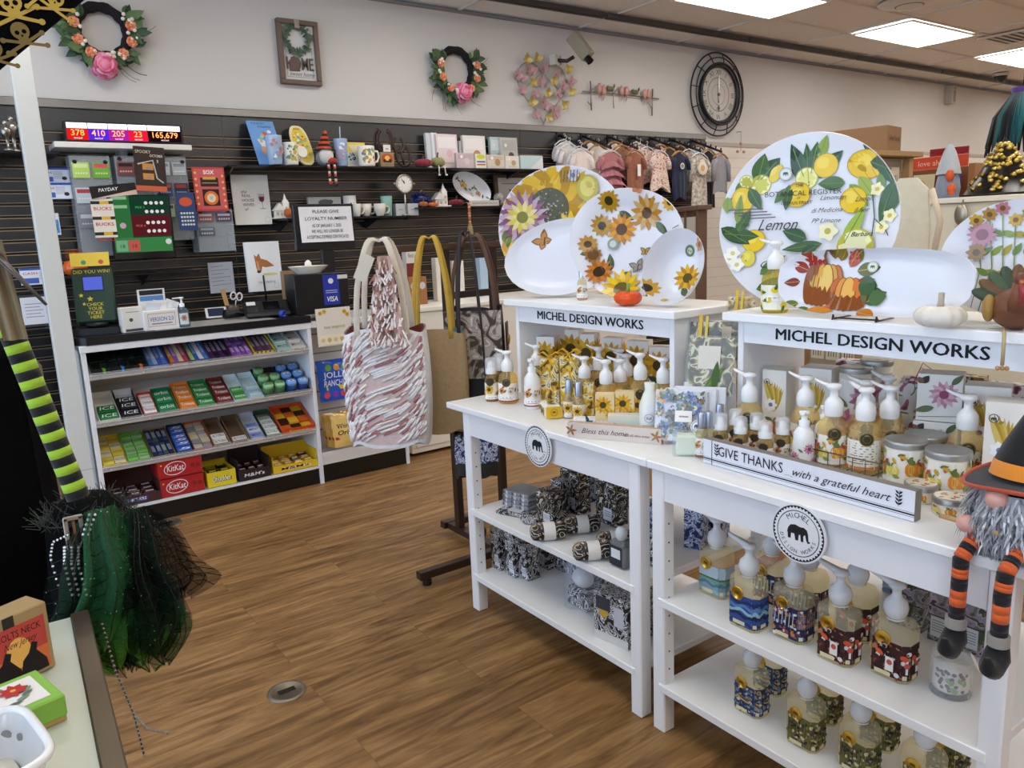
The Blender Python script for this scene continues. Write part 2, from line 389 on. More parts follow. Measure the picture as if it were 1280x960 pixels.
# ================================================================ the shop itself
ZC=3.142;YW=5.45;XL,XR,YB=-3.2,17.0,-4.6
def matfloor():
 mt,nt,o,N=newmat('floorwood');L=nt.links.new
 b=N('BsdfPrincipled');tc=N('TexCoord')
 mp=N('Mapping');mp.inputs['Scale'].default_value=(1,1,1);L(tc.outputs['Object'],mp.inputs['Vector'])
 br=N('TexBrick');br.offset=.37;br.inputs['Scale'].default_value=1.;br.inputs['Brick Width'].default_value=1.25;br.inputs['Row Height'].default_value=.18
 br.inputs['Mortar Size'].default_value=.0008;br.inputs['Color1'].default_value=(.2,.2,.2,1);br.inputs['Color2'].default_value=(.8,.8,.8,1);br.inputs['Mortar'].default_value=(0,0,0,1)
 L(mp.outputs[0],br.inputs['Vector'])
 sp=N('SeparateColor');L(br.outputs['Color'],sp.inputs[0])
 m2=N('Mapping');m2 .inputs['Scale'].default_value=(.9,7.,1);L(tc.outputs['Object'],m2 .inputs['Vector'])
 ad=N('VectorMath',operation='ADD');cb=N('CombineXYZ');L(sp.outputs[0],cb.inputs[2]);L(sp.outputs[0],cb.inputs[0]);L(m2 .outputs[0],ad.inputs[0])
 sc=N('VectorMath',operation='SCALE');sc.inputs['Scale'].default_value=7.;L(cb.outputs[0],sc.inputs[0]);L(sc.outputs[0],ad.inputs[1])
 nz=N('TexNoise');nz.inputs['Scale'].default_value=2.2;nz.inputs['Detail'].default_value=7;nz.inputs['Roughness'].default_value=.62;nz.inputs['Distortion'].default_value=1.4;L(ad.outputs[0],nz.inputs['Vector'])
 n2=N('TexNoise');n2 .inputs['Scale'].default_value=12;n2 .inputs['Detail'].default_value=4;L(ad.outputs[0],n2 .inputs['Vector'])
 rp=N('ValToRGB');el=rp.color_ramp.elements
 while len(el)<5:el.new(.5)
 for e,(p,c)in zip(el,[(.22,'4f341a'),(.38,'78562f'),(.5,'916c41'),(.6,'a47d4e'),(.78,'b89261')]):e.position=p;e.color=lin(c)
 L(nz.outputs['Fac'],rp.inputs[0])
 m3=N('MixRGB',blend_type='MULTIPLY');m3 .inputs[0].default_value=.6;L(rp.outputs[0],m3 .inputs[1])
 r2=N('MapRange');r2 .inputs['From Min'].default_value=.3;r2 .inputs['From Max'].default_value=.7;r2 .inputs['To Min'].default_value=.6;L(n2 .outputs['Fac'],r2 .inputs['Value']);L(r2 .outputs[0],m3 .inputs[2])
 m4=N('MixRGB',blend_type='MULTIPLY');m4 .inputs[0].default_value=1.;L(m3 .outputs[0],m4 .inputs[1])
 r3=N('MapRange');r3 .inputs['To Min'].default_value=.93;r3 .inputs['To Max'].default_value=1.06;L(sp.outputs[0],r3 .inputs['Value']);L(r3 .outputs[0],m4 .inputs[2])
 m5=N('MixRGB',blend_type='MIX');L(br.outputs['Fac'],m5 .inputs[0]);L(m4 .outputs[0],m5 .inputs[1]);m5 .inputs[2].default_value=lin('6a4a28')
 L(m5 .outputs[0],b.inputs['Base Color']);b.inputs['Roughness'].default_value=.42;b.inputs['Specular IOR Level'].default_value=.35
 bp=N('Bump');bp.inputs['Strength'].default_value=.15;bp.inputs['Distance'].default_value=.002;L(nz.outputs['Fac'],bp.inputs['Height']);L(bp.outputs[0],b.inputs['Normal'])
 L(b.outputs[0],o.inputs[0])
matfloor()
colmat('plaster',.85,bump=.15,bscale=40,vary=.02,vscale=1.5);colmat('tile',.9,bump=.7,bscale=70,vary=.1,vscale=160)
b=MB();b.box(XL,XR,YB,YW+.2,-.1,0,'8a6034','floorwood');struct('floor',b)
b=MB();b.box(XL,XR,YW,YW+.15,0,ZC,'d8d5d1','plaster');struct('wall_back',b)
b=MB();b.box(XL,XR,YB-.15,YB,0,ZC,'d8d5d1','plaster');struct('wall_front',b)
b=MB();b.box(XR,XR+.15,YB,YW,0,ZC,'d8d5d1','plaster');struct('wall_right',b)
b=MB()
b.box(XL-.15,XL,YB,YW,0,.45,'d8d5d1','plaster');b.box(XL-.15,XL,YB,YW,2.7,ZC,'d8d5d1','plaster')
for y0,y1 in((YB,-4.1),(-1.2,-1.0),(1.9,2.1),(5.0,YW)):b.box(XL-.15,XL,y0,y1,.45,2.7,'d8d5d1','plaster')
struct('wall_left',b)
for i,(y0,y1)in enumerate(((-4.1,-1.2),(-1.0,1.9),(2.1,5.0))):
 b=MB()
 for q in((y0,y0+.06,.45,2.7),(y1-.06,y1,.45,2.7),(y0,y1,.45,.51),(y0,y1,2.64,2.7),((y0+y1)/2-.025,(y0+y1)/2+.025,.45,2.7)):
  b.box(XL-.1,XL-.04,q[0],q[1],q[2],q[3],'b8babd','dullmetal')
 w=struct('window_%d'%(i+1),b)
 b=MB();b.box(XL-.075,XL-.07,y0+.06,y1-.06,.51,2.64,'f4f8fa','acrylic');b.build('pane',w)
 ld=bpy.data.lights.new('daylight','AREA');ld.shape='RECTANGLE';ld.size=y1-y0-.2;ld.size_y=2.0;ld.energy=75;ld.color=(.56,.74,1.0)
 lo=bpy.data.objects.new('daylight',ld);COL.objects.link(lo);lo.location=(XL+.02,(y0+y1)/2,1.6);lo.rotation_euler=(0,R(-90),0)
TX0=3.52;TY0=4.455
b=MB();b.box(XL,XR,YB,YW,ZC+.012,ZC+.12,'ece9e4','tile')
ceil=struct('ceiling',b)
b=MB()
x=TX0-1.22*6
while x<XR:
 b.box(x-.009,x+.009,YB,YW,ZC,ZC+.0115,'d8d3cc','matte');x+=1.22
y=TY0-.61*15
while y<YW:
 if y>YB:b.box(XL,XR,y-.009,y+.009,ZC,ZC+.0115,'d8d3cc','matte')
 y+=.61
b.build('ceiling_grid',ceil)
b=MB();b.box(XL,XR,YW-.02,YW-.001,ZC-.02,ZC,'8f8780','matte');struct('trim_2',b)
for i in range(11):
 x0=-2.6+i*1.8
 b=MB();b.box(x0,x0+1.785,4.94,4.985,ZC-.045,ZC-.001,'45413e','satin',.004);b.box(x0+.01,x0+1.775,4.95,4.975,ZC-.05,ZC-.045,'1c1b1b','satin')
 if x0>2 and x0<13:one('ceiling_track',b,'dark ceiling track length running along the wall in front of the clock','track',group='dark track lengths on the ceiling')
 elif x0<=2:pass
lab={(5.4,4.16):'bright ceiling light panel nearest the clock',(7.85,4.16):'square bright ceiling light panel below the round vent',(10.3,4.16):'bright ceiling light panel at the far right edge'}
for x in(.52,2.96,5.4,7.85,10.3,12.75,15.2):
 for y in(4.16,1.72,-.72,-3.16):
  t=thing('ceiling_light',lab.get((x,y),'bright ceiling light panel over the shop'),'ceiling light',(x,y,ZC-.001),None,'fluorescent ceiling panels')
  if(x,y)not in lab:
   for k_ in('label','category','group'):del t[k_]
   t['kind']='structure'
  b=MB()
  for q in((-.6,.6,-.295,-.27),(-.6,.6,.27,.295),(-.6,-.575,-.27,.27),(.575,.6,-.27,.27)):b.box(q[0],q[1],q[2],q[3],-.012,0,'eceae4','satin')
  part('frame',b,t)
  b=MB();b.box(-.575,.575,-.27,.27,-.006,-.001,'fff9f1','lamp');part('diffuser',b,t)
p=at(1137,3,z=ZC);b=MB();T=TR(p.x,p.y,ZC-.001)
b.lathe([(.04,-.03),(.1,-.028),(.22,-.012),(.24,0)],28,'cfcac2','satin',T);b.lathe([(.1,-.03),(.13,-.02)],28,'6d6862','matte',T);b.lathe([(0,-.03),(.04,-.03)],28,'cfcac2','satin',T)
one('ceiling_vent',b,'round grey ceiling vent beside the light panels','vent')
t=thing('ceiling_vent','square grilled ceiling vent at the right edge','vent',(8.95,3.66,ZC-.001))
b=MB()
for q in((-.3,.3,-.3,-.25),(-.3,.3,.25,.3),(-.3,-.25,-.25,.25),(.25,.3,-.25,.25)):b.box(q[0],q[1],q[2],q[3],-.012,0,'d5d0c8','satin')
part('frame',b,t)
b=MB()
for i in range(7):b.box(-.25,.25,-.24+i*.07,-.2+i*.07,-.01,-.004,'8b857d','satin',T=TR(rx=0))
b.box(-.25,.25,-.25,.25,-.003,-.001,'33302d');part('grille',b,t)
p=at(1251,92,z=ZC);b=MB();b.cyl(.09,-.03,0,'c9c4bc','satin',20,TR(p.x,p.y,ZC-.001));b.lathe([(.075,-.03),(.07,-.07),(.04,-.1),(0,-.11)],20,'2a2a2c','gloss',TR(p.x,p.y,ZC-.001))
one('dome_camera',b,'dark dome camera on the ceiling at far right','camera')
SX0,SX1,SZ=-3.1,6.33,2.268
b=MB();YS=5.43;P_=.0695
b.box(SX0,SX1,YS-.002,YW-.001,0,SZ,'17171a','satin')
k=0;z=SZ-.135
b.box(SX0,SX1,YS-.016,YS-.002,SZ-.128,SZ,'26282b','slat')
while z>.1:
 b.box(SX0,SX1,YS-.016,YS-.0015,z-P_+.014,z,'1b1c20','slat')
 b.box(SX0,SX1,YS-.0165,YS-.0018,z-.004,z+.0005,'a58a66','matte');b.box(SX0,SX1,YS-.0165,YS-.0018,z-P_+.0135,z-P_+.017,'a58a66','matte')
 z-=P_
for sx in(at(276,150,y=YS).x,at(276,150,y=YS).x+2.42,-1.0):b.box(sx-.002,sx+.002,YS-.0172,YS-.016,.2,SZ,'4c4a48','satin')
sw=struct('trim_1',b)
b=MB();b.box(SX0,SX1,YS-.03,YW-.001,SZ,SZ+.05,'8c8b8a','metal',.004);b.build('top_rail',sw)
b=MB();b.box(SX1+.01,XR,YS-.012,YW-.001,0,2.21,'efe9df','laminate');b.box(SX1+.01,XR,YS-.02,YW-.001,2.21,2.25,'b9b0a6','laminate')
for i in range(20):b.box(SX1+.01,XR,YS-.0125,YS-.0119,2.1-i*.1,2.104-i*.1,'cfc8bd','matte')
struct('trim_3',b)
for(px,py,r,lb)in((358.5,865,.062,'round brass floor outlet set into the open floor'),(207,655,.08,'round metal floor cover at the foot of the candy counter')):
 p=at(px,py,z=0);t=thing('floor_outlet',lb,'floor outlet',(p.x,p.y,.0005))
 b=MB();b.lathe([(r,0),(r*.98,.004),(r*.8,.006),(r*.78,.004),(0,.004)],32,'8b8272','dullmetal');part('plate',b,t)
 b=MB();b.box(-r*.45,r*.45,-r*.18,r*.18,.0045,.007,'3a352e','dullmetal',.001);part('lid',b,t)
b=MB();b.box(.385,.475,4.40,4.47,0,ZC-.003,'d9dbd6','satin',.004);b.box(.384,.476,4.399,4.471,.35,.352,'8f9290');b.box(.384,.476,4.399,4.471,0,.06,'b5b7b4','satin')
struct('trim_4',b)
# ================================================================ checkout counter with candy shelves
CX0,CX1,CX2,CY=.495,1.685,2.28,4.39
ct=thing('checkout_counter','white checkout counter with black top and sloping candy shelves','counter',(CX0,CY,0))
b=MB();w=CX1-CX0
b.box(0,.022,0,.5,0,.945,'eceef0','laminate');part('side_panel',b,ct)
b=MB();b.box(w-.016,w+.006,-.004,.5,0,.945,'eceef0','laminate');part('side_panel',b,ct)
b=MB();b.box(.022,w-.016,.47,.49,.1,.945,'d6d2cc','laminate');part('back_panel',b,ct)
b=MB();b.box(.022,w-.016,.012,.05,.001,.098,'161412','satin');part('kick_board',b,ct)
b=MB();b.box(.022,w-.016,0,.47,.098,.112,'e9e9e8','laminate');part('shelf',b,ct)
ROWZ=(.818,.572,.335);TILT=24
for z in ROWZ:
 b=MB();T=TR(0,0,z,rx=TILT)
 b.box(.023,w-.017,0,.36,-.012,0,'dcdad6','laminate',T=T);b.box(.023,w-.017,-.006,0,-.014,.012,'cfccc6','satin',T=T)
 b.box(.024,w-.018,-.0075,-.006,.0,.028,'f2f4f5','acrylic',T=T)
 for i in range(6):b.sph((.06+i*(w-.12)/5,-.008,-.002),.004,'e8e8e8','metal',8,6,T)
 s_=part('shelf',b,ct)
 for bx in(.2,.83):
  b=MB();b.box(bx,bx+.018,.17,.2,z-.03,z+.055,'2b2a29','satin');part('bracket',b,s_)
b=MB();b.box(-.004,w+.006,-.012,.012,.945,.98,'eff0f1','laminate',.002);part('edge_band',b,ct)
b=MB();b.prism([(-.03,.06),(.03,-.02),(w+.006,-.02),(w+.006,.56),(-.03,.56)],.981,1.02,'151517','satin');part('countertop',b,ct)
b=MB();b.box(.36,1.0,.0,.32,1.0201,1.0212,'a9a8a6','satin',.001);part('grey_mat',b,ct)
e=thing('display_counter','white slatted display bay joining the candy counter on its right','counter',(CX1+.008,CY,0));w2=CX2-CX1-.008
b=MB();b.box(w2-.02,w2,0,.5,0,.945,'eceef0','laminate');part('side_panel',b,e)
b=MB();b.box(0,w2-.02,.2,.22,.1,.945,'dedcd8','laminate')
for i in range(6):b.box(0,w2-.02,.1985,.2,.28+i*.12,.288+i*.12,'8a8782')
part('slat_back',b,e)
b=MB();b.box(0,w2-.02,.012,.05,.001,.112,'161412','satin');part('kick_board',b,e)
b=MB();b.box(0,w2-.02,0,.2,.112,.16,'e4e2df','laminate');b.box(0,w2-.02,-.004,0,.155,.19,'e4e2df','laminate');part('shelf',b,e)
b=MB();b.box(0,w2,-.005,.5,.946,.98,'e8e8e8','laminate',.002);part('countertop',b,e)
# ================================================================ two white display tables and their hutches
TF,TB=1.49,2.12
def display_table(y0,y1,ly0,ly1,label,blab):
 t=thing('display_table',label,'display table',(TF,y0,0))
 b=MB();b.box(-.0,TB-TF,0,y1-y0,.797,.82,'f1f1f0','laminate',.003);part('tabletop',b,t)
 for lx in(.012,TB-TF-.06):
  for ly in(ly0-y0,ly1-y0-.045):
   b=MB();b.box(lx,lx+.045,ly,ly+.045,0,.796,'f1f1f2','laminate',.004)
   if lx<.1 and ly>.5:
    for i in range(9):b.cyl(.003,0,.0006,'3c3c40','matte',8,TR(lx+.022,ly,.2+i*.055,rx=90))
   part('leg',b,t)
 b=MB();b.box(.016,.034,ly0-y0+.046,ly1-y0-.046,.71,.796,'ebebed','laminate');part('apron',b,t)
 b=MB();b.box(TB-TF-.04,TB-TF-.02,ly0-y0+.046,ly1-y0-.046,.71,.796,'ebebed','laminate');part('apron',b,t)
 for z in(.42,.155):
  b=MB();b.box(.008,TB-TF-.02,ly0-y0+.025,ly1-y0-.025,z-.024,z,'f1f1f0','laminate',.002)
  part('shelf',b,t)
 b=MB();yc=at(*blab,x=TF+.006).y;pc=at(*blab,x=TF+.006)
 r=.066;T=TR(-.0015,yc-y0,pc.z,rz=-90)@TR(rx=90)
 b.cyl(r*1.06,-.005,0,'e9e9ec','satin',40,T);b.box(.0,.0155,yc-y0-.02,yc-y0+.02,.72,.76,'e9e9ec','laminate')
 A=Art(b,lambda u,v,h:T@V((u,v,h)));logo(A,0,0,r)
 part('round_sign',b,t,'round white sign with elephant and lettering')
 return t
display_table(1.478,2.54,1.517,2.445,'white display table with black and white boxes on its shelves',(674,557))
display_table(.3,1.4765,.556,1.47,'white display table carrying the give thanks tray and pump bottles',(1000,666))
def hutch(x0,y0,y1,zt,label,t0,t1):
 t=thing('display_hutch',label,'display riser',(x0,y0,.8205));L_=y1-y0;zz=zt-.8205;D_=.3
 b=MB();b.box(-.035,D_+.01,0,L_,zz-.025,zz,'f3f3f2','laminate',.003);part('top_board',b,t)
 for yy in(.03,L_-.05):
  b=MB();b.box(0,D_,yy,yy+.02,0,zz-.0255,'eeeef0','laminate',.002);part('side_panel',b,t)
 b=MB();zf=zz-.0255
 b.box(.002,.018,.051,L_-.051,zf-.062,zf,'f0f0f2','laminate')
 p0=at(*t0,x=x0+.002);p1=at(*t1,x=x0+.002);yc=(p0 .y+p1 .y)/2-y0
 for k in range(3):b.text('MICHEL DESIGN WORKS',.043,'15161a','paper',TR(.0008-.0002*k,yc+.0011*(k-1),zf-.031+(.0007 if k==1 else 0),rz=-90)@TR(rx=90),0.,fit=abs(p1 .y-p0 .y))
 part('fascia_board',b,t,'white fascia board lettered in black')
 b=MB();b.box(D_-.02,D_-.01,.051,L_-.051,zf-.05,zf,'e8e8ea','laminate');part('back_rail',b,t)
 return t
hutch(1.785,1.615,2.50,1.195,'white lettered riser under the sunflower platters',(672,392),(804,402))
hutch(1.835,.56,1.476,1.198,'white lettered riser under the lemon platter',(970,416),(1237,443))
# ================================================================ light
w=bpy.data.worlds.new('world');SC.world=w;w.use_nodes=True
bg=w.node_tree.nodes['Background'];sk=w.node_tree.nodes.new('ShaderNodeTexSky');sk.sky_type='HOSEK_WILKIE';sk.sun_direction=(-.5,.2,.6)
w.node_tree.links.new(sk.outputs[0],bg.inputs[0]);bg.inputs[1].default_value=.5
SC.view_settings.view_transform='Standard';SC.view_settings.look='None';SC.view_settings.gamma=1;SC.view_settings.use_curve_mapping=False
SC.view_settings.exposure=0.12
try:
 SC.cycles.max_bounces=10;SC.cycles.transparent_max_bounces=16;SC.cycles.use_denoising=True;SC.cycles.caustics_reflective=False;SC.cycles.caustics_refractive=False;SC.cycles.sample_clamp_indirect=4.
except Exception:pass
# ================================================================ bottles, tins and boxes
def facing(o,loc,az,tilt=0.,roll=0.):
 """stand an object made in its own xy plane so that it faces azimuth az and leans back by tilt"""
 a,t=R(az),R(tilt);N=V((math.cos(a)*math.cos(t),math.sin(a)*math.cos(t),math.sin(t)))
 U=V((0,0,1)).cross(N).normalized();W=N.cross(U)
 m=Mx.Identity(4)
 for i in range(3):m[i][0],m[i][1],m[i][2],m[i][3]=U[i],W[i],N[i],loc[i]
 o.matrix_world=m@Mx.Rotation(R(roll),4,'Z')
 return o
def az_cam(p):return math.degrees(math.atan2(EYE.y-p[1],EYE.x-p[0]))
def pump(b,r,z,col='f4f4f4',mat='gloss',spout=1.,up=.012):
 """foaming pump head on top of a bottle neck of radius r, spout towards +x"""
 b.lathe([(r*.95,z),(r*1.02,z+.004),(r*1.05,z+.02),(r*.98,z+.032),(r*.72,z+.04),(r*.45,z+.046),(r*.42,z+.06),(r*.8,z+.066),(r*.86,z+.07),(r*.7,z+.076),(0,z+.077)],18,col,mat)
 n=7;L_=r*2.3*spout;vs=[]
 for i in range(n+1):
  t=i/n;x=-r*.2+L_*t;w=r*(.62-.34*t);hz=z+.0715+up*t*t;th=.0055*(1-.55*t)
  vs+=[(x,-w,hz-th),(x,w,hz-th),(x,w*.8,hz+th*.6),(x,-w*.8,hz+th*.6)]
 fs=[(4*i+j,4*i+(j+1)%4,4*i+4+(j+1)%4,4*i+4+j)for i in range(n)for j in range(4)]+[(3,2,1,0),(4*n,4*n+1,4*n+2,4*n+3)]
 b.add(vs,fs,col,mat,True)
def pumpkin_art(A,x,y,s,a='d98a2a',b_='e3b85c',g='6f7a3a'):
 for dx,c in((-.55,a),(.55,a),(-.28,b_),(.28,b_),(0,a)):A.disc(x+dx*s,y,s*.42,c,s*.62,12,rings=1)
 A.stroke([(x,y+s*.5),(x+s*.1,y+s*.8),(x+s*.25,y+s*.95)],s*.16,g)
 A.leaf(x-s*.1,y+s*.5,s*.9,s*.5,2.6,g);A.leaf(x+s*.2,y-s*.5,s*.9,s*.5,-.3,'8d9a4a')
def sun_art(A,x,y,r,c='dfae20',cc='4a3a1c',n=13,c2=None):return A.flower(x,y,r,n,c,cc,.36,col2=c2 or 'c98f18')
def label_art(kind,A,w,h):
 """printed label of width w and height h around (0, 0)"""
 if kind in('pumpkin','pumpkinback'):
  A.rect(-w/2,w/2,-h/2,h/2,'efe9dc',10,1)
  if kind=='pumpkinback':
   for i in range(9):A.rect(-w*.32,w*(.32-.08*(i%3)),h*(.38-.085*i),h*(.41-.085*i),'7f786c',4,1)
   A.rect(-w/2,w/2,-h*.5,-h*.4,'d98a4a',8,1);return
  pumpkin_art(A,w*.16,-h*.08,h*.36,'e08a28');pumpkin_art(A,-w*.2,-h*.16,h*.27,'d8c65a','e8dc8a');pumpkin_art(A,w*.42,-h*.2,h*.24,'b5642a','d8924a');pumpkin_art(A,-w*.44,-h*.1,h*.3,'c9702a')
  for i in range(14):A.leaf(-w*.45+i*w*.068,h*.2+(i%3)*h*.08,h*.24,h*.11,i*1.3,('b5432a','c9a23a','6a7a3a')[i%3])
  A.rect(-w*.5,w*.5,-h*.5,-h*.4,'f4f0e8',8,1)
 elif kind=='sunflower':
  A.rect(-w/2,w/2,-h/2,h/2,'efe7d0',10,1);sun_art(A,-w*.05,h*.1,h*.34);sun_art(A,w*.3,-h*.2,h*.24);sun_art(A,-w*.33,-h*.2,h*.2,'d0861f')
  A.rect(-w*.2,w*.35,-h*.5,-h*.26,'f6f2ea',5,1);A.rect(-w*.12,w*.26,-h*.42,-h*.39,'6b6458',4,1)
 elif kind=='fall':
  A.rect(-w/2,w/2,-h/2,h/2,'f2ede4',10,1)
  for i in range(12):A.leaf(-w*.42+i*w*.075,h*(.16+.1*math.sin(i*2.1)),h*.26,h*.12,i*1.7,('b9673a','c7a24a','96503a','8a8a4a')[i%4])
  A.flower(-w*.12,h*.1,h*.2,9,'c98a4a','6a3a22');A.flower(w*.15,h*.06,h*.2,9,'d6d0c4','9a8a5a')
  A.rect(-w*.5,w*.5,-h*.42,-h*.16,'f6f3ee',10,1);A.rect(-w*.2,w*.25,-h*.27,-h*.24,'a65348',4,1);A.rect(-w*.18,w*.2,-h*.35,-h*.33,'6b6458',4,1);A.rect(-w*.5,w*.5,-h*.5,-h*.44,'a6402c',10,1)
 elif kind=='lemon':
  A.rect(-w/2,w/2,-h/2,h/2,'f0ecd8',10,1)
  for i,(x,y)in enumerate(((-.3,.2),(.05,.3),(.34,.12),(-.1,-.1),(.25,-.32),(-.34,-.32))):A.disc(x*w,y*h,h*.15,'e6c41f',h*.12);A.leaf(x*w,y*h,h*.3,h*.13,i*1.1,'4f6a2c')
  A.rect(-w*.22,w*.22,-h*.14,h*.08,'f8f6ec',4,1);A.rect(-w*.14,w*.14,-h*.03,-h*.005,'77705a',3,1)
 elif kind=='peony':
  A.rect(-w/2,w/2,-h/2,h/2,'efecea',10,1)
  for i,(x,y,r)in enumerate(((.18,.2,.24),(-.2,-.2,.26),(.3,-.3,.15))):A.flower(x*w,y*h,r*h,11,'b8708a','8a3a56',.3,col2='d39db0',lay=2);A.leaf(x*w-r*h,y*h-r*h*.6,h*.25,h*.1,2.5+i,'6d7a56')
def round_foamer(name,label,kind,lab_az,loc,seal='3a3220',liq='fff0c4',group=None,spout_az=None,hgt=1.):
 """round clear bottle with foaming pump; lab_az is where its label faces"""
 t=thing(name,label,'soap bottle',loc,None,group)
 r=.036
 b=MB();b.lathe([(0,0),(r*.9,0),(r,.004),(r*1.02,.05),(r*1.03,.09),(r*.93,.104),(r*.62,.113),(r*.55,.12)],28,liq,'liquid');b.lathe([(0,.1195),(r*.55,.1195)],20,liq,'liquid')
 part('bottle',b,t)
 b=MB();b.T=Mx.Rotation(R(spout_az if spout_az is not None else lab_az),4,'Z');pump(b,r*.62,.12,'f1f0ee');part('pump',b,t,'white pump top')
 b=MB();S=cyl_S(lambda z:r*1.035,.01,R(lab_az));A=Art(b,lambda u,v,h:S(u,v+.034,h),'paper',.0006);label_art(kind,A,.125,.068);part('front_label',b,t)
 if seal:
  b=MB();S2=cyl_S(lambda z:r*1.035 if z<.092 else r*(1.035-(z-.092)*9),.082,R(lab_az+6));A=Art(b,S2,'satin',.0015);A.disc(0,0,.0165,'8a7a3c',n=24);A.disc(0,0,.0142,seal,n=24);A.ring(0,0,.008,.0088,'8a7a3c');part('round_seal',b,t)
 return t
def lotion(name,label,loc,az,kind='peony',group=None):
 t=thing(name,label,'lotion bottle',loc,None,group);r=.027
 b=MB();b.lathe([(0,0),(r*.94,0),(r,.004),(r,.075),(r*.92,.092),(r*.6,.103),(r*.5,.106),(0,.106)],24,'f1f0ee','gloss');part('bottle',b,t)
 b=MB();b.T=Mx.Rotation(R(az),4,'Z');b.lathe([(r*.5,.106),(r*.52,.122),(r*.3,.124),(r*.28,.138),(r*.5,.14),(r*.48,.147),(0,.148)],16,'f6f6f6','gloss');b.box(0,r*1.1,-r*.22,r*.22,.14,.1465,'f6f6f6','gloss',.002);part('pump',b,t)
 b=MB();A=Art(b,cyl_S(r,.04,R(az)),'paper',.0005);label_art(kind,A,.1,.062);part('front_label',b,t)
 return t
def spray(name,label,loc,az,kind='fall',group=None):
 """small hand spray under a clear dome cap"""
 t=thing(name,label,'spray bottle',loc,None,group);r=.021
 b=MB();b.lathe([(0,0),(r*.93,0),(r,.003),(r,.062),(r*.85,.07),(r*.6,.075),(0,.0755)],20,'e2cf98','liquid');part('bottle',b,t)
 b=MB();b.lathe([(r*.75,.076),(r*.78,.09),(r*.5,.092),(r*.42,.108),(r*.2,.111),(0,.111)],14,'f5f5f5','gloss');part('nozzle',b,t)
 b=MB();b.lathe([(r*.88,.0765),(r*.88,.112),(r*.8,.119),(r*.5,.122),(0,.1225)],18,'f2f4f6','clearcap');part('clear_cap',b,t)
 b=MB();A=Art(b,cyl_S(r,.03,R(az)),'paper',.0005);label_art(kind,A,.075,.045);A.disc(0,.026,.011,'3a3220');part('front_label',b,t)
 return t
def room_spray(name,label,loc,az,kind='fall',group=None):
 """slim room spray with a tall silver cap"""
 t=thing(name,label,'spray bottle',loc,None,group);r=.018
 b=MB();b.lathe([(0,0),(r*.95,0),(r,.003),(r,.058),(r*.9,.07),(r*.55,.078),(r*.5,.08),(0,.0805)],20,'eee6cc','liquid');part('bottle',b,t)
 b=MB();b.lathe([(r*.62,.081),(r*.62,.122),(r*.58,.125),(0,.1255)],18,'b9c2d0','metal');part('silver_cap',b,t,'silver cap')
 b=MB();A=Art(b,cyl_S(r,.03,R(az)),'paper',.0005);label_art(kind,A,.07,.05);part('front_label',b,t)
 return t
def pbox(name,label,cat,loc,size,az=180,mat='paper',col='efeae2',art=None,group=None,sideart=None,bev=.001):
 """carton standing on its base; its printed front (local +x) turned to az"""
 w,d,h=size
 t=thing(name,label,cat,loc,az,group)
 b=MB();b.box(-d/2,d/2,-w/2,w/2,0,h,col,mat,bev);part('carton',b,t)
 if art:
  b=MB();A=Art(b,plane_S((d/2,0,h/2),(0,1,0),(0,0,1)),'paper',.0003);art(A,w,h)
  if sideart:A=Art(b,plane_S((0,w/2,h/2),(-1,0,0),(0,0,1)),'paper',.0003);sideart(A,d,h)
  part('front_print',b,t)
 return t
def wheat_art(A,w,h):
 for i in range(9):a=1.2+i*.09;A.leaf(w*.02,-h*.1,h*(.35+.02*i),h*.06,a,('c9a83a','b8902f','d8bf66')[i%3])
 A.ring(-w*.3,h*.33,w*.1,w*.12,'3c4658',20);elephant(A,-w*.3,h*.32,w*.13,'3c4658');A.leaf(-w*.2,h*.28,w*.14,w*.09,.4,'a08a2c')
 pumpkin_art(A,0,-h*.32,h*.14,'d9782a','e8a45a');pumpkin_art(A,w*.28,-h*.36,h*.11,'b8642a','d8924a');A.flower(-w*.12,0,h*.1,7,'f6f6f8','8a7aa0',.3)
def peony_art(A,w,h):
 A.flower(w*.1,h*.08,h*.3,13,'c88a9c','9a4a64',.3,col2='dfb4c0',lay=2);A.leaf(-w*.1,-h*.2,h*.4,h*.14,3.4,'66764e');A.leaf(w*.25,h*.3,h*.3,h*.12,.8,'5a6a48')
 A.leaf(-w*.38,h*.3,h*.2,h*.14,1.,'3a3238');A.leaf(-w*.38,h*.3,h*.16,h*.12,2.2,'7a5a40');A.stroke([(-w*.45,-h*.42),(w*.4,-h*.36)],h*.012,'6a6a6a')
def sunbox_art(A,w,h):
 sun_art(A,-w*.1,h*.18,h*.26);A.stroke([(-w*.08,-h*.05),(-w*.02,-h*.4)],h*.03,'5a6a34');A.leaf(-w*.05,-h*.2,h*.22,h*.1,.5,'3e5a34');A.leaf(-w*.05,-h*.1,h*.22,h*.1,2.7,'3e5a34')
 sun_art(A,w*.3,-h*.25,h*.15,'c9841f');A.flower(-w*.35,-h*.3,h*.1,7,'f4f2ec','8a7a3a')
def candle_tin(name,label,loc,az,r=.038,h=.075,kind='pumpkin',lid=True,group=None):
 t=thing(name,label,'candle',loc,None,group)
 b=MB();b.lathe([(0,0),(r*.96,0),(r,.004),(r,h),(r*.97,h),(r*.95,h-.004)],28,'efe6d2','satin');part('glass_jar',b,t)
 b=MB();A=Art(b,cyl_S(r,h*.5,R(az)),'gloss',.0005);label_art(kind if kind!='pumpkin' else 'pumpkin',A,r*3.4,h*.78);part('printed_wrap',b,t)
 b=MB();b.lathe([(r*1.03,h-.006),(r*1.05,h+.004),(r*1.04,h+.009),(r*.98,h+.01),(r*.9,h+.0085),(0,h+.0085)],30,'b3b3b0','dullmetal')
 part('lid',b,t,'silver lid')
 return t
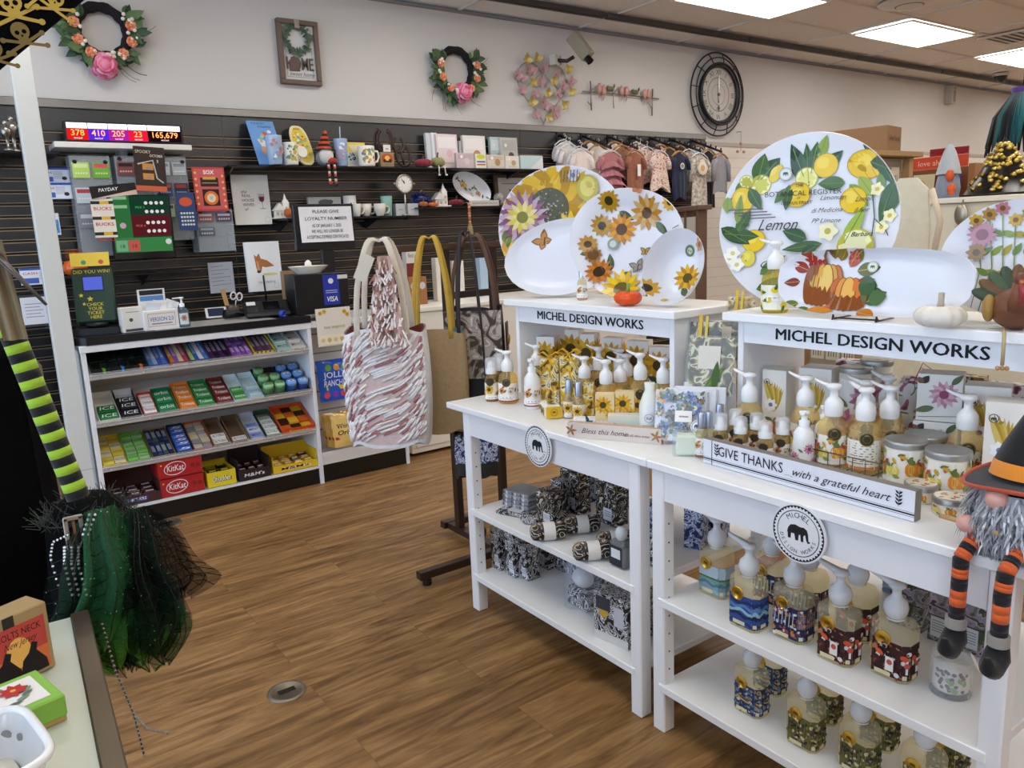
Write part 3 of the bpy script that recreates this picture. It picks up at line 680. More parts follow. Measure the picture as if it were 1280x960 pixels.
def tin(name,label,loc,az,group=None):
 t=thing(name,label,'tin',loc,None,group);r,h=.034,.03
 b=MB();b.lathe([(0,0),(r*.95,0),(r,.003),(r,h)],26,'e8dcc4','satin');A=Art(b,cyl_S(r,h*.45,R(az)),'gloss',.0005);pumpkin_art(A,0,0,.011,'d97a28');pumpkin_art(A,.03,0,.009,'c98a3a');pumpkin_art(A,-.03,0,.01,'dcc46a');part('can',b,t)
 b=MB();b.lathe([(r*1.03,h-.004),(r*1.04,h+.008),(r*1.0,h+.0095),(0,h+.0095)],28,'a9a9a6','dullmetal');A=Art(b,plane_S((0,0,h+.0095),(1,0,0),(0,1,0)),'gloss',.0004);A.disc(0,0,r*.93,'efe6d2',n=26)
 for i in range(9):A.leaf(r*.5*math.cos(i*.7),r*.5*math.sin(i*.7),r*.4,r*.2,i*2.2,('d97a28','8a9a4a','b5432a')[i%3])
 part('lid',b,t)
 return t
def scene_art(kind,A,w,h,side=False):
 g=random.Random(hash(kind)%97 if False else len(kind)*7+(3 if side else 0))
 pal={'sea':('7f98a8','8fb0ac','5f8a78','6f9a8c','4f7a84'),'night':('2a4a8a','1d2f63','4f7fb4','8fb8c4','16224a'),'party':('20254a','d8d4d0','b8763a','4a5a8a','9a4a4a','1a1a2a'),'sweets':('3a1c1a','d8d4d0','4a221c','a87a4a','8a3a2c','2a1414','4a2420'),'boat':('2a3f74','a89460','1f2c54','6a84a8','6a7a4a','d0c8b8'),'garden':('6a6630','2a2a26','b0a860','42424c','7a7240','d0c8a0')}[kind]
 A.rect(-w/2,w/2,-h/2,h/2,pal[0],2,2)
 if kind in('sea','night'):
  for i in range(7):
   y0=h*(.46-.14*i);A.stroke([(-w/2+w*k/10,y0-h*.04+h*.05*math.sin(k*.8+i*1.3))for k in range(11)],h*.1,pal[i%len(pal)])
  if kind=='sea':A.rect(-w/2,w/2,h*.08,h*.5,'aebcc6',2,2);A.rect(-w/2,w/2,h*.04,h*.1,'4a6a44')
 else:
  for i in range(80 if not side else 40):
   x=g.uniform(-.46,.46)*w;y=g.uniform(-.46,.46)*h;s=g.uniform(.03,.08)*h
   A.disc(x,y,s,g.choice(pal),s*g.uniform(.5,1.2),7,g.uniform(0,3),1)
  if kind=='boat':A.disc(0,0,w*.34,'c8a868',h*.07,14,-.2,1);A.disc(0,h*.02,w*.28,'3a3a3a',h*.035,12,-.2,1)
  if kind=='sweets':A.rect(w*.02,w*.3,-h*.3,h*.1,'e4e0da');A.disc(w*.16,-h*.05,h*.08,'c0504a',n=12);A.disc(-w*.2,h*.16,h*.12,'d8532f',h*.07,12,-.5)
  if kind in('garden','party'):
   for i in range(6):A.stroke([(-w*.4+i*w*.15,-h*.1),(-w*.36+i*w*.15,h*.36)],w*.025,pal[1])
 A.rect(-w*.34,w*.2,-h*.46,-h*.34,'d8cba0')
def foam_square(label,loc,kind,group=None,turn=0.):
 t=thing('soap_bottle',label,'soap bottle',loc,turn,group)
 dx,dy,h=.027,.04,.112;c=.011
 o=[(-dx+c,-dy),(dx-c,-dy),(dx,-dy+c),(dx,dy-c),(dx-c,dy),(-dx+c,dy),(-dx,dy-c),(-dx,-dy+c)]
 b=MB();vs=[];lev=[(0,.95),(.004,1),(h-.006,1),(h+.002,.93),(h+.006,.8)]
 for z,s_ in lev:vs+=[(x*s_,y*s_,z)for x,y in o]
 fs=[(8*i+j,8*i+(j+1)%8,8*i+8+(j+1)%8,8*i+8+j)for i in range(4)for j in range(8)]+[tuple(reversed(range(8))),tuple(range(32,40))]
 b.add(vs,fs,'fff9e2','liquid');part('bottle',b,t)
 b=MB();b.T=Mx.Translation((0,0,h+.006))@Mx.Rotation(R(100),4,'Z')
 r=.02
 b.lathe([(r*.85,0),(r*.9,.004)],16,'eef0f2','milky');b.lathe([(r*.8,.004),(r*1.08,.014),(r*1.15,.024),(r*1.0,.036),(r*.6,.043),(r*.42,.05),(r*.45,.06),(r*.8,.066),(r*.7,.072),(0,.073)],18,'e9ebee','milky')
 n=6;v2=[]
 for i in range(n+1):
  q=i/n;x=-r*.2+r*2.7*q;w=r*(.6-.42*q);hz=.066+.02*q;th=.0055*(1-.5*q);v2+=[(x,-w,hz-th),(x,w,hz-th),(x,w*.8,hz+th),(x,-w*.8,hz+th)]
 b.add(v2,[(4*i+j,4*i+(j+1)%4,4*i+4+(j+1)%4,4*i+4+j)for i in range(n)for j in range(4)]+[(3,2,1,0),(4*n,4*n+1,4*n+2,4*n+3)],'e9ebee','milky',True)
 part('pump',b,t,'milky white pump')
 b=MB();hh=.072
 A=Art(b,plane_S((-dx,0,.008+hh/2),(0,-1,0),(0,0,1)),'paper',.0006);scene_art(kind,A,(dy-c)*2,hh)
 A=Art(b,plane_S((0,-dy,.008+hh/2),(1,0,0),(0,0,1)),'paper',.0006);scene_art(kind,A,(dx-c)*2,hh,True)
 for sx,sy in((-1,-1),):
  q0,q1=V((-dx,-dy+c,0)),V((-dx+c,-dy,0));A=Art(b,plane_S((q0+q1)/2+V((0,0,.008+hh/2)),q1-q0,(0,0,1)),'paper',.0006);scene_art(kind,A,(q1-q0).length,hh,True)
 part('picture_label',b,t)
 b=MB();T=TR(-dx-.001,.008,.083,rz=-90)@TR(rx=90);b.lathe([(.0155,0),(.0155,.0022),(.0135,.003),(.0125,.0022),(0,.0022)],24,'d9b24a','metal',T);A=Art(b,lambda u,v,hq:T@V((u,v,.0022+hq)),'dullmetal');elephant(A,0,0,.011,'8a6a22');part('gold_seal',b,t,'round gold seal')
 t.scale=(1.17,1.17,1.17)if loc[2]>.3 else(1.09,1.09,1.09)
 return t
Z2,Z3=.4205,.1555
G2='square foaming soap bottles on the table shelves'
for px,py,z,kind,lb in((893,745,Z2,'sea','square soap bottle with a grey green seascape label, farthest left on the upper shelf'),(933,786,Z2,'night','square soap bottle with a swirling blue night label on the upper shelf'),(989,800,Z2,'party','square soap bottle with a dark blue crowd label at the front of the upper shelf'),(1046,828,Z2,'sweets','left of two brown sweets labelled soap bottles at the front of the upper shelf'),(1115,848,Z2,'sweets','front brown sweets labelled soap bottle nearest the glass candle jar'),(962,756,Z2,'party','soap bottle half hidden behind the blue night label bottle'),(1008,777,Z2,'party','soap bottle directly behind the dark blue crowd label bottle'),(1068,799,Z2,'sweets','soap bottle behind the brown sweets label bottles on the upper shelf'),(937,893,Z3,'boat','square soap bottle with a rowing boat label on the bottom shelf'),(1005,935,Z3,'garden','yellow green garden label soap bottle on the bottom shelf, left of its twin'),(1072,968,Z3,'garden','yellow green garden labelled soap bottle on the bottom shelf, right of its twin'),(1152,1004,Z3,'garden','bottom shelf soap bottle nearest the right table leg, largely out of sight'),(960,866,Z3,'boat','dark blue labelled soap bottle behind the rowing boat bottle'),(1028,902,Z3,'garden','soap bottle behind the left garden label bottle on the bottom shelf'),(1097,935,Z3,'garden','soap bottle behind the right garden label bottle on the bottom shelf'),(1182,972,Z3,'garden','back soap bottle at the right end of the bottom shelf')):
 p=at(px,py,z=z);foam_square(lb,(p.x+.02,p.y+.01,z),kind,G2)
p=at(1182,868,z=Z2);t=thing('glass_candle','lidded glass candle jar printed with purple berries on the upper shelf','candle',(p.x+.02,p.y,Z2))
b=MB();r=.042;b.lathe([(0,0),(r*.96,0),(r*1.03,.006),(r,.012),(r,.078),(r*.96,.085)],28,'f0f3f2','acrylic');b.lathe([(0,.003),(r*.97,.003)],28,'dfe4e2','glass');part('glass_jar',b,t)
b=MB();b.lathe([(0,.012),(r*.84,.012),(r*.86,.018),(r*.86,.066),(0,.067)],24,'ded8cc','satin');part('wax',b,t)
b=MB();A=Art(b,cyl_S(r*.88,.042,R(205)),'gloss',.0005)
g=random.Random(4)
for i in range(30):A.disc(g.uniform(-.034,.034),g.uniform(-.022,.022),.0042,g.choice(('4a2038','5a2a48','3a1a34')),n=10,rings=1)
for i in range(6):A.leaf(g.uniform(-.02,.03),g.uniform(-.02,.015),.016,.009,g.uniform(0,6),'7a9a5a')
part('berry_print',b,t)
b=MB();b.lathe([(r*.9,.08),(r*1.0,.086),(r*.9,.091),(r*.3,.096),(0,.097)],26,'dcdfdc','acrylic');b.sph((0,0,.108),.0115,'e8e4d8','glass',14,10);b.cyl(.006,.096,.1,'c9a860','metal',12);part('glass_lid',b,t)
b=MB();b.T=TR(.0,-.045,.09,rx=60,rz=30);b.prism([(-.02,-.012),(-.004,-.022),(.018,-.018),(.026,0),(.014,.016),(-.01,.014)],0,.0006,'eceae4','paper');part('paper_tag',b,t)
GL='lilac printed boxes behind the candle jar'
for i,(px,py,lb)in enumerate(((1128,786,'left lilac printed box standing behind the gnome leg on the shelf'),(1178,808,'middle lilac printed box standing behind the berry candle jar'),(1216,822,'lilac printed box nearest the right table leg'))):
 p=at(px,py,z=Z2)
 def la(A,w,h):A.rect(-w*.42,w*.05,-h*.4,-h*.02,'c9ccd0');[A.rect(-w*.38,w*.0,-h*(.1+.05*k),-h*(.085+.05*k),'77767a')for k in range(5)];A.stroke([(-w*.5,0),(w*.5,0)],h*.02,'2f2c28')
 pbox('gift_box',lb,'box',(p.x+.03,p.y,Z2),(.085,.04,.135),180,'lilacprint','ffffff',la,GL)
p=at(1052,760,z=Z2);t=thing('note_box','blue striped stack of cards behind the pump bottles','box',(2.03,1.02,Z2))
b=MB()
for i in range(9):b.box(-.03,.03,-.05,.05,.013*i,.013*i+.0115,('7f95b4','a9bacb','5f7aa4')[i%3],'paper',.001)
part('card_stack',b,t)
pbox('gift_box','tall yellow flower printed box at the back of the upper shelf','box',(2.045,.9,Z2),(.09,.05,.15),180,'greenbrown','ffffff')
t=thing('soap_bar','rust coloured wrapped bar at the back corner of the upper shelf','soap',(1.92,1.385,Z2+.001),8)
b=MB();b.box(-.12,.12,-.02,.02,0,.022,'b5592c','paper',.004);part('bar',b,t)
b=MB();A=Art(b,plane_S((0,-.02,.011),(1,0,0),(0,0,1)),'paper')
for i in range(14):A.leaf(-.11+i*.017,0,.012,.007,i*1.9,('7a2a1a','d88a4a','5a3a22')[i%3])
part('printed_band',b,t)
# ================================================================ left table, lower shelves (black and white papers)
def tissue(A,w,h):A.rect(-w*.1,w*.32,-h*.4,-h*.12,'d9dade');[A.rect(-w*.05,w*.27,-h*(.2+.05*k),-h*(.185+.05*k),'6a6a70')for k in range(3)]
def LB(px,py,z,size,mat,lb,name='gift_box',cat='box',az=180,art=tissue,grp=None,dx=.02):
 p=at(px,py,z=z);size=tuple(q*1.2 for q in size);return pbox(name,lb,cat,(p.x+dx+.01,p.y,z),size,az,mat,'ffffff',art,grp)
GB='black and white printed boxes'
LB(683,655,Z2,(.075,.06,.1),'blackfloral','black floral wrapped box standing right of the grey napkin stack')
LB(712,640,Z2,(.085,.05,.135),'blackfloral','left of two tall black floral bags at the back of the shelf','gift_bag','bag')
LB(757,655,Z2,(.085,.05,.135),'blackfloral','right of two tall black floral bags, nearer the table leg','gift_bag','bag')
t=thing('soap_bar','dark swirl printed box between napkin stack and black bags','soap',(1.76,2.155,Z2),185)
b=MB();b.box(-.025,.025,-.03,.03,0,.13,'ffffff','damask',.002);part('carton',b,t)
p=at(650,638,z=Z2);t=thing('napkin_stack','stack of grey striped napkin packs at the left end of the shelf','napkins',(p.x+.04,p.y+.02,Z2),12)
for i in range(4):
 b=MB();s=.002*i;b.box(-.06+s,.06-s,-.065,.065,.015*i+.012,.015*i+.026,('b7b8bb','9d9fa4','c9cacc','a8aab0')[i],'foil',.003)
 A=Art(b,plane_S((-.06+s,0,.015*i+.019),(0,-1,0),(0,0,1)),'satin')
 for k in range(9):A.rect(-.06+.014*k,-.053+.014*k,-.006,.006,('4c4e55','d5d6d8','83858c')[k%3])
 part('napkin_pack',b,t)
p=at(640,643,z=Z2);t=thing('soap_bar','flat pale wrapped packet at the very front left of the shelf','soap',(p.x+.02,p.y,Z2),20)
b=MB();b.box(-.04,.04,-.07,.07,0,.012,'ffffff','damask',.005);A=Art(b,plane_S((0,0,.012),(0,-1,0),(1,0,0)),'paper');A.rect(-.03,.03,-.02,.02,'e4e4e6');part('packet',b,t)
p=at(652,652,z=Z2);t=thing('soap_bar','small round wrapped soap on the front edge by the black box','soap',(p.x+.015,p.y-.03,Z2),10)
b=MB();b.sph((0,0,.014),(.028,.04,.014),'ffffff','damask',16,8);part('soap',b,t)
for px,py,lb in((692,672,'black wrapped soap roll nearest the black box, first in the front row'),(735,693,'black wrapped soap roll on a dark dish, front middle of the shelf'),(722,668,'black wrapped soap roll behind the front ones, on the left'),(764,688,'black wrapped soap roll behind the front ones, nearest the table leg')):
 p=at(px,py,z=Z2);t=thing('soap_roll',lb,'soap',(p.x+.02,p.y,Z2),62,'wrapped soap rolls on the shelf')
 b=MB();b.T=TR(0,0,.028,rx=90);b.lathe([(0,-.05),(.014,-.05),(.024,-.044),(.027,-.036),(.027,.036),(.024,.044),(.014,.05),(0,.05)],20,'ffffff','blackfloral',sx=1,sy=.95);part('wrapper',b,t)
 b=MB();b.T=TR(0,0,.028,rx=90);b.lathe([(.0275,-.016),(.028,-.014),(.028,.014),(.0275,.016)],20,'e3e1dd','satin',sx=1,sy=.97);part('paper_band',b,t,'pale satin band')
 t.scale=(1.15,1.25,1.15)
 if py==690:b=MB();b.box(-.05,.05,-.065,.065,.0005,.005,'17171a','satin',.002);part('dark_dish',b,t)
t=thing('glass_bottle','clear grey labelled bottle beside the near leg on the black and white shelf','bottle',tuple(at(777,712,z=Z2)+V((.02,.02,0))),180)
b=MB();b.box(-.025,.025,-.035,.035,.001,.085,'cfd2d4','liquid',.008);part('bottle',b,t)
b=MB();b.lathe([(.012,.086),(.018,.096),(.02,.112),(.012,.126),(0,.128)],16,'dfe3e6','milky');part('pump',b,t)
b=MB();A=Art(b,plane_S((.025,0,.042),(0,1,0),(0,0,1)),'paper');A.rect(-.028,.028,-.034,.03,'26272c');A.rect(-.02,.02,-.01,.02,'d9dade');part('front_label',b,t)
for px,py,sz,lb in((620,715,(.05,.05,.135),'damask printed candle box at the left end of the bottom shelf'),(638,724,(.05,.05,.145),'damask printed box second from the left on the bottom shelf'),(654,728,(.045,.05,.11),'slim damask box with a white front, third on the bottom shelf'),(674,712,(.09,.05,.13),'dark damask box set back behind the slim white fronted one')):
 LB(px,py-4,Z3,sz,'damask',lb)
def gold(A,w,h):A.disc(-w*.2,h*.1,w*.13,'c9a23a');A.rect(-w*.42,0,h*.15,h*.42,'3a3a40');A.rect(w*.1,w*.38,-h*.1,h*.3,'c9cad0');A.rect(-w*.5,w*.5,-h*.5,-h*.32,'cfcdc8')
LB(762,802,Z3,(.115,.125,.135),'damask','large damask box with gold seal beside the near leg, bottom shelf',az=188,art=gold,dx=.06)
LB(706,758-20,Z3,(.1,.06,.1),'damask','dark damask pouch behind the cellophane bag on the bottom shelf','gift_bag','bag',dx=.1,art=None)
LB(752,640,Z2,(.08,.045,.135),'blackfloral','third tall black floral bag nearest the near leg at the back of the shelf','gift_bag','bag',dx=.12)
LB(700,636,Z2,(.05,.05,.13),'bluewhite','blue and white printed pack wedged behind the dark swirl box','gift_box','box',dx=.12)
LB(690,722,Z3,(.075,.05,.085),'damask','low damask pack lying right of the white fronted slim box on the bottom shelf','gift_box','box',dx=.08,art=None)
LB(735,757,Z3,(.07,.05,.12),'damask','damask pack just behind the shiny cellophane bag, toward the near leg','gift_box','box',dx=.15,art=None)
LB(664,700,Z3,(.06,.05,.13),'damask','damask box in the back row of the bottom shelf, left side','gift_box','box',dx=.12,art=None)
p=at(715,768,z=Z3);t=thing('cellophane_bag','shiny clear cellophane bag of soaps in the middle of the bottom shelf','bag',(p.x+.07,p.y+.02,Z3));t.scale=(1.35,1.3,1.5)
b=MB();g=random.Random(3)
def bag(u,v):
 a=u*2*PI;z=v*.145;r=(.045+.012*math.sin(5*a+v*4))*(1 if v<.6 else max(.2,1-(v-.6)*1.9))*(1+.12*math.sin(3*a+7*v));return V((r*.7*math.cos(a),r*1.25*math.sin(a),z))
b.grid(bag,30,14,'cfe0f2','film');part('wrapper',b,t)
b=MB();b.box(-.025,.025,-.04,.04,.002,.05,'ffffff','damask',.006);b.sph((0,0,.07),(.024,.035,.022),'e9ecf2','satin');part('soap',b,t)
b=MB();b.tube([(0,0,.118),(-.03,.03,.135),(-.04,.05,.1)],.004,'3a6ab0','foil',flat=.3);part('ribbon',b,t)
for x,y,z,sz,m_,lb in((1.86,1.62,Z2,(.06,.06,.16),'bluewhite','tall blue and white printed box between the two tables'),(1.96,1.64,Z2,(.1,.07,.15),'bluewhite','dark blue printed carton right of the tall blue and white box'),(2.03,1.72,Z2,(.07,.05,.16),'bluewhite','blue printed carton at the back edge of the shelf'),(1.75,1.72,Z2,(.05,.07,.15),'bluewhite','dark blue carton deep behind the near leg of the left table'),(1.66,1.60,Z2,(.035,.05,.12),'damask','damask packet just behind the near leg on the middle shelf'),(1.68,1.60,Z3,(.035,.06,.14),'damask','damask packet just behind the near leg on the bottom shelf')):
 pbox('gift_box',lb,'box',(x,y,z),sz,200,m_,'ffffff',None)
# ================================================================ platters on the risers
def platter(name,label,cat,loc,az,tilt,shape,prof,art,roll=0.,back='e9e9ea',group=None,mat='ceramic',nseg=48):
 """shape(angle) -> radius; prof = [(fraction of radius, height)] from centre to rim"""
 t=thing(name,label,cat,(0,0,0),None,group)
 def z_of(f):
  for(a,h0),(c,h1)in zip(prof,prof[1:]):
   if f<=c:return h0+(h1-h0)*((f-a)/(c-a))**1.0
  return prof[-1][1]
 b=MB();fr=[]
 for(a,h0),(c,h1)in zip(prof,prof[1:]):
  for k in range(3):fr.append(a+(c-a)*k/3)
 fr.append(1.)
 vs=[(0,0,z_of(0))]
 for f in fr[1:]:vs+=[(shape(2*PI*k/nseg)*f*math.cos(2*PI*k/nseg),shape(2*PI*k/nseg)*f*math.sin(2*PI*k/nseg),z_of(f))for k in range(nseg)]
 fs=[(0,1+k,1+(k+1)%nseg)for k in range(nseg)]
 for i in range(len(fr)-2):
  o=1+i*nseg;fs+=[(o+k,o+nseg+k,o+nseg+(k+1)%nseg,o+(k+1)%nseg)for k in range(nseg)]
 b.add(vs,fs,'e2e3e9',mat,True)
 vb=[]
 for f in list(reversed(fr[1:])):vb+=[(shape(2*PI*k/nseg)*(f+.006)*math.cos(2*PI*k/nseg),shape(2*PI*k/nseg)*(f+.006)*math.sin(2*PI*k/nseg),z_of(f)-(.002 if f==1. else.007))for k in range(nseg)]
 n=len(fr)-1;fb=[]
 for i in range(n-1):fb+=[(i*nseg+k,(i+1)*nseg+k,(i+1)*nseg+(k+1)%nseg,i*nseg+(k+1)%nseg)for k in range(nseg)]
 vb.append((0,0,z_of(0)-.007));fb+=[((n-1)*nseg+k,len(vb)-1,(n-1)*nseg+(k+1)%nseg)for k in range(nseg)]
 o=(len(fr)-2)*nseg+1
 b.add(vb,fb,back,mat,True)
 rimv=vs[o:o+nseg];b.add(rimv+vb[:nseg],[(k,nseg+k,nseg+(k+1)%nseg,(k+1)%nseg)for k in range(nseg)],'e4e4e6',mat,True)
 def S(u,v,h):
  a=math.atan2(v,u);r=math.hypot(u,v);R0=shape(a)*.992
  if r>R0:u,v=u*R0/r,v*R0/r;r=R0
  return V((u,v,z_of(min(1,r/shape(a)))+h+.0006))
 if art:art(Art(b,S,mat,.0003))
 o=b.build('dish',t)
 return facing(t,loc,az,tilt,roll)
COUPE=[(0,0),(.45,.002),(.8,.012),(1,.028)]
def lemon_plate(A):
 s=.245
 L=lambda x,y,l,w,a,c='35502a',v='6f8a4a':A.leaf(x*s,y*s,l*s,w*s,R(a),c,v)
 def lem(x,y,r,ry=None,c='e7c21c',ang=0):
  A.disc(x*s,y*s,r*s*1.06,'b8931c',(ry or r)*s*1.06,20,ang);A.disc(x*s,y*s,r*s,c,(ry or r)*s,20,ang);A.disc((x-.25*r)*s,(y+.25*r)*s,r*.55*s,mixh(c,'f6e070',.55),(ry or r)*.5*s,14,ang)
 def sl(x,y,r,c='e2dc6e'):
  A.disc(x*s,y*s,r*s,'b7b53e',n=20);A.disc(x*s,y*s,r*.9*s,'efeab0',n=20)
  for i in range(8):A.leaf(x*s,y*s,r*.84*s,r*.5*s,i*PI/4,c)
 L(-.85,.38,.3,.16,30,'5c7a30');L(-.62,.45,.42,.24,48,'2c4a2a');L(-.6,.48,.35,.2,75,'466a30');L(-.9,.3,.35,.13,8,'3c5a2c')
 sl(-.55,.46,.12,'c8c84a');sl(-.72,.5,.08,'b5b83a');lem(-.38,.58,.11,.06,'e6c837',1.)
 L(-.02,.42,.52,.2,112,'2c4726');L(.0,.45,.46,.19,80,'47682e');L(.05,.5,.42,.2,42,'34542a');L(.1,.72,.26,.12,70,'8fa83e');L(.0,.4,.5,.14,95,'3a5a2c')
 sl(-.03,.5,.13);lem(.18,.63,.13)
 L(.62,.72,.32,.2,60,'38572c');lem(.62,.6,.2,.15,'e4be1e',-.2);lem(.82,.56,.14,.12,'e4be1e',-.7);L(.66,.62,.3,.16,-10,'2f4c28');L(.74,.7,.4,.16,-62,'35542a');L(.55,.48,.3,.13,-55,'9fb048')
 L(.4,.42,.3,.16,178,'4c6c30');L(.45,.4,.34,.14,-50,'7f9a3e');lem(.5,.22,.14);L(.98,.42,.5,.22,248,'3a5a2c');L(.8,.3,.2,.1,100,'6d8a3e')
 A.stroke([(.7*s,.3*s),(.74*s,.02*s),(.72*s,-.3*s),(.62*s,-.42*s)],.012*s,'4c5c4a');A.stroke([(.74*s,.0),(.86*s,-.12*s),(.9*s,-.2*s)],.01*s,'4c5c4a')
 for x,y in((.75,.32),(.9,.02),(.82,-.1)):A.flower(x*s,y*s,.08*s,5,'f0e6b4','c8b23a',.3)
 lem(-.12,.32,.14);L(-.22,.44,.3,.12,265,'3f6030');L(-.24,.4,.22,.1,230,'55763a')
 lem(-.75,.28,.12,.15);L(-.68,.42,.3,.14,-60,'3c5c2c');L(-.92,.32,.2,.12,-90,'8aa040')
 lem(-.59,-.21,.13);L(-.98,-.05,.4,.17,-30,'2f4c28');L(-.95,-.12,.42,.17,-5,'3a5c2c');L(-.8,-.1,.3,.14,60,'466a30');lem(-.64,-.42,.08,.1,'d8cc4a');L(-.8,.0,.35,.1,85,'8a9a4a')
 for x,y in((-.85,-.42),(-.76,-.5),(-.82,-.36)):A.flower(x*s,y*s,.09*s,5,'f6f4ea','d8cf8a',.3)
 L(.02,-.2,.3,.16,160,'35542c');L(.2,-.26,.46,.12,188,'3f5f2e');A.flower(.25*s,-.12*s,.12*s,5,'ece6bc','b8a83a',.3);L(.42,-.3,.5,.15,64,'9db548','5f7a2c');sl(.56,-.3,.2,'e0dfb0')
 L(-.02,-.38,.2,.12,30,'2f4c28');L(-.48,-.62,.36,.15,40,'55783a');L(-.5,-.8,.4,.16,20,'44662e');L(-.2,-.7,.3,.14,70,'5f8038')
 T=lambda st,x,y,z,**k:A.text(st,x*s,y*s,z*s,'2a2a30',**k)
 T('BOTANICAL REGISTER',-.06,.33,.085,fit=.86*s);T('THE',-.1,.42,.05);T('OF',-.1,.275,.035);T('CITRUS FRUIT',-.12,.22,.05,bold=.006,fit=.36*s)
 T('Lemon',-.33,-.03,.19,shear=.45,fit=.46*s);T('Citrus',-.35,-.5,.12,shear=.45);T('1828',-.7,-.02,.05)
 for st,x,y in(('Limonum',.28,.26),("di Medicina",.22,.12),('PP Limone',.22,.0),('Limon',.62,.22),('il fior',.6,.1),('Barbara',.62,-.17)):T(st,x,y,.075,shear=.4)
 for i in range(4):A.stroke([((-.9+.06*i)*s,(.16-.035*i)*s),((-.5+.05*i)*s,(.17-.035*i)*s)],.012*s,'55555c')
 logo(A,-.26*s,.56*s,.075*s,'3a4a44','d8e0dc',False)
platter('platter','large round platter printed with yellow lemons and green leaves','platter',(2.03,1.362,1.442),200,9,lambda a:.247,COUPE,lemon_plate)
def sun_plate(A):
 s=.25
 f=lambda x,y,r,n,c,cc,cr=.36,c2=None,lay=1:A.flower(x*s,y*s,r*s,n,c,cc,cr,col2=c2,lay=lay)
 for x,y,l,w,a,c in((-.9,-.2,.3,.2,70,'6f8a3e'),(-.95,-.35,.35,.2,30,'4f6c34'),(-.7,-.45,.4,.16,15,'7f8f4a'),(-.6,-.3,.3,.18,-30,'5a743a'),(-.55,-.8,.35,.2,-20,'35502e'),(-.7,-.75,.3,.2,200,'4c6a34'),(.3,.1,.4,.18,0,'3f5a48'),(.45,.35,.35,.16,-50,'66803e'),(.0,-.3,.4,.2,-30,'8a9a44')):A.leaf(x*s,y*s,l*s,w*s,R(a),c,'a9b87a')
 for p in([(-.5,-.1),(-.62,-.4),(-.7,-.6)],[(-.4,-.2),(-.5,-.45)]):A.stroke([(x*s,y*s)for x,y in p],.03*s,'6a5a66')
 f(-.2,.35,.8,17,'d9b226','5b5a44',.4,'b98d1c',2)
 g=random.Random(2)
 for i in range(70):a=g.uniform(0,6.28);r=g.uniform(0,.3);A.disc((-.2+r*math.cos(a))*s,(.35+r*math.sin(a))*s,.016*s,g.choice(('a9aaa0','4a4a38','7a7a64')),n=5,rings=1)
 f(-.62,.22,.44,22,'8a5a78','b9a63c',.22,'c3a3b8',2);f(-.62,.22,.27,14,'d5c04a','7a7a2a',.34,'ddd28a');f(-.35,-.1,.3,14,'9a7a8a','7a6a3a',.3,'cdbcc4')
 f(-.85,-.55,.42,18,'e0b428','6a4a1c',.4,'c4901c',2);f(.15,.0,.3,12,'e0c03a','8a8a3a',.3);f(.52,.1,.3,9,'dda22a','5a4420',.3,'e6c04a')
 A.disc(.42*s,.62*s,.17*s,'b7a83c',.2*s);A.disc(.42*s,.64*s,.12*s,'d8cb6a',.15*s);f(.75,.35,.2,9,'e8d060','8a7a2a');f(.2,.82,.1,6,'c8c8d4','8a8a9a')
 for i in range(6):A.stroke([((-.0+.05*i)*s,.72*s),((.02+.05*i)*s,.9*s)],.012*s,'4a4a50')
platter('platter','big round platter covered in large sunflowers at the back of the riser','platter',(2.0,2.43,1.447),222,8,lambda a:.25*(1+.015*math.sin(3*a)),COUPE,sun_plate)
def butterfly(A,x,y,s,c='c08a42',c2='8a5a2a',ang=0.):
 for a,l in((.7,1.),(2.4,1.),(-.5,.7),(-2.6,.7)):
  A.leaf(x,y,s*l*1.06,s*.62,a+ang,c2);A.leaf(x,y,s*l*.9,s*.45,a+ang,c)
 A.stroke([(x-math.sin(ang)*-s*.35,y+s*.35),(x,y-s*.35)],s*.1,'3a2a20')
def oval_art(A):butterfly(A,-.10,.075,.045,ang=.6)
platter('serving_tray','plain white oval tray with one butterfly leaning in front of the sunflower platter','platter',(1.955,2.325,1.347),216,10,lambda a:1/math.sqrt((math.cos(a)/.245)**2+(math.sin(a)/.142)**2)*(1-.06*math.cos(a)),[(0,0),(.6,.003),(.85,.014),(1,.034)],oval_art,roll=8)
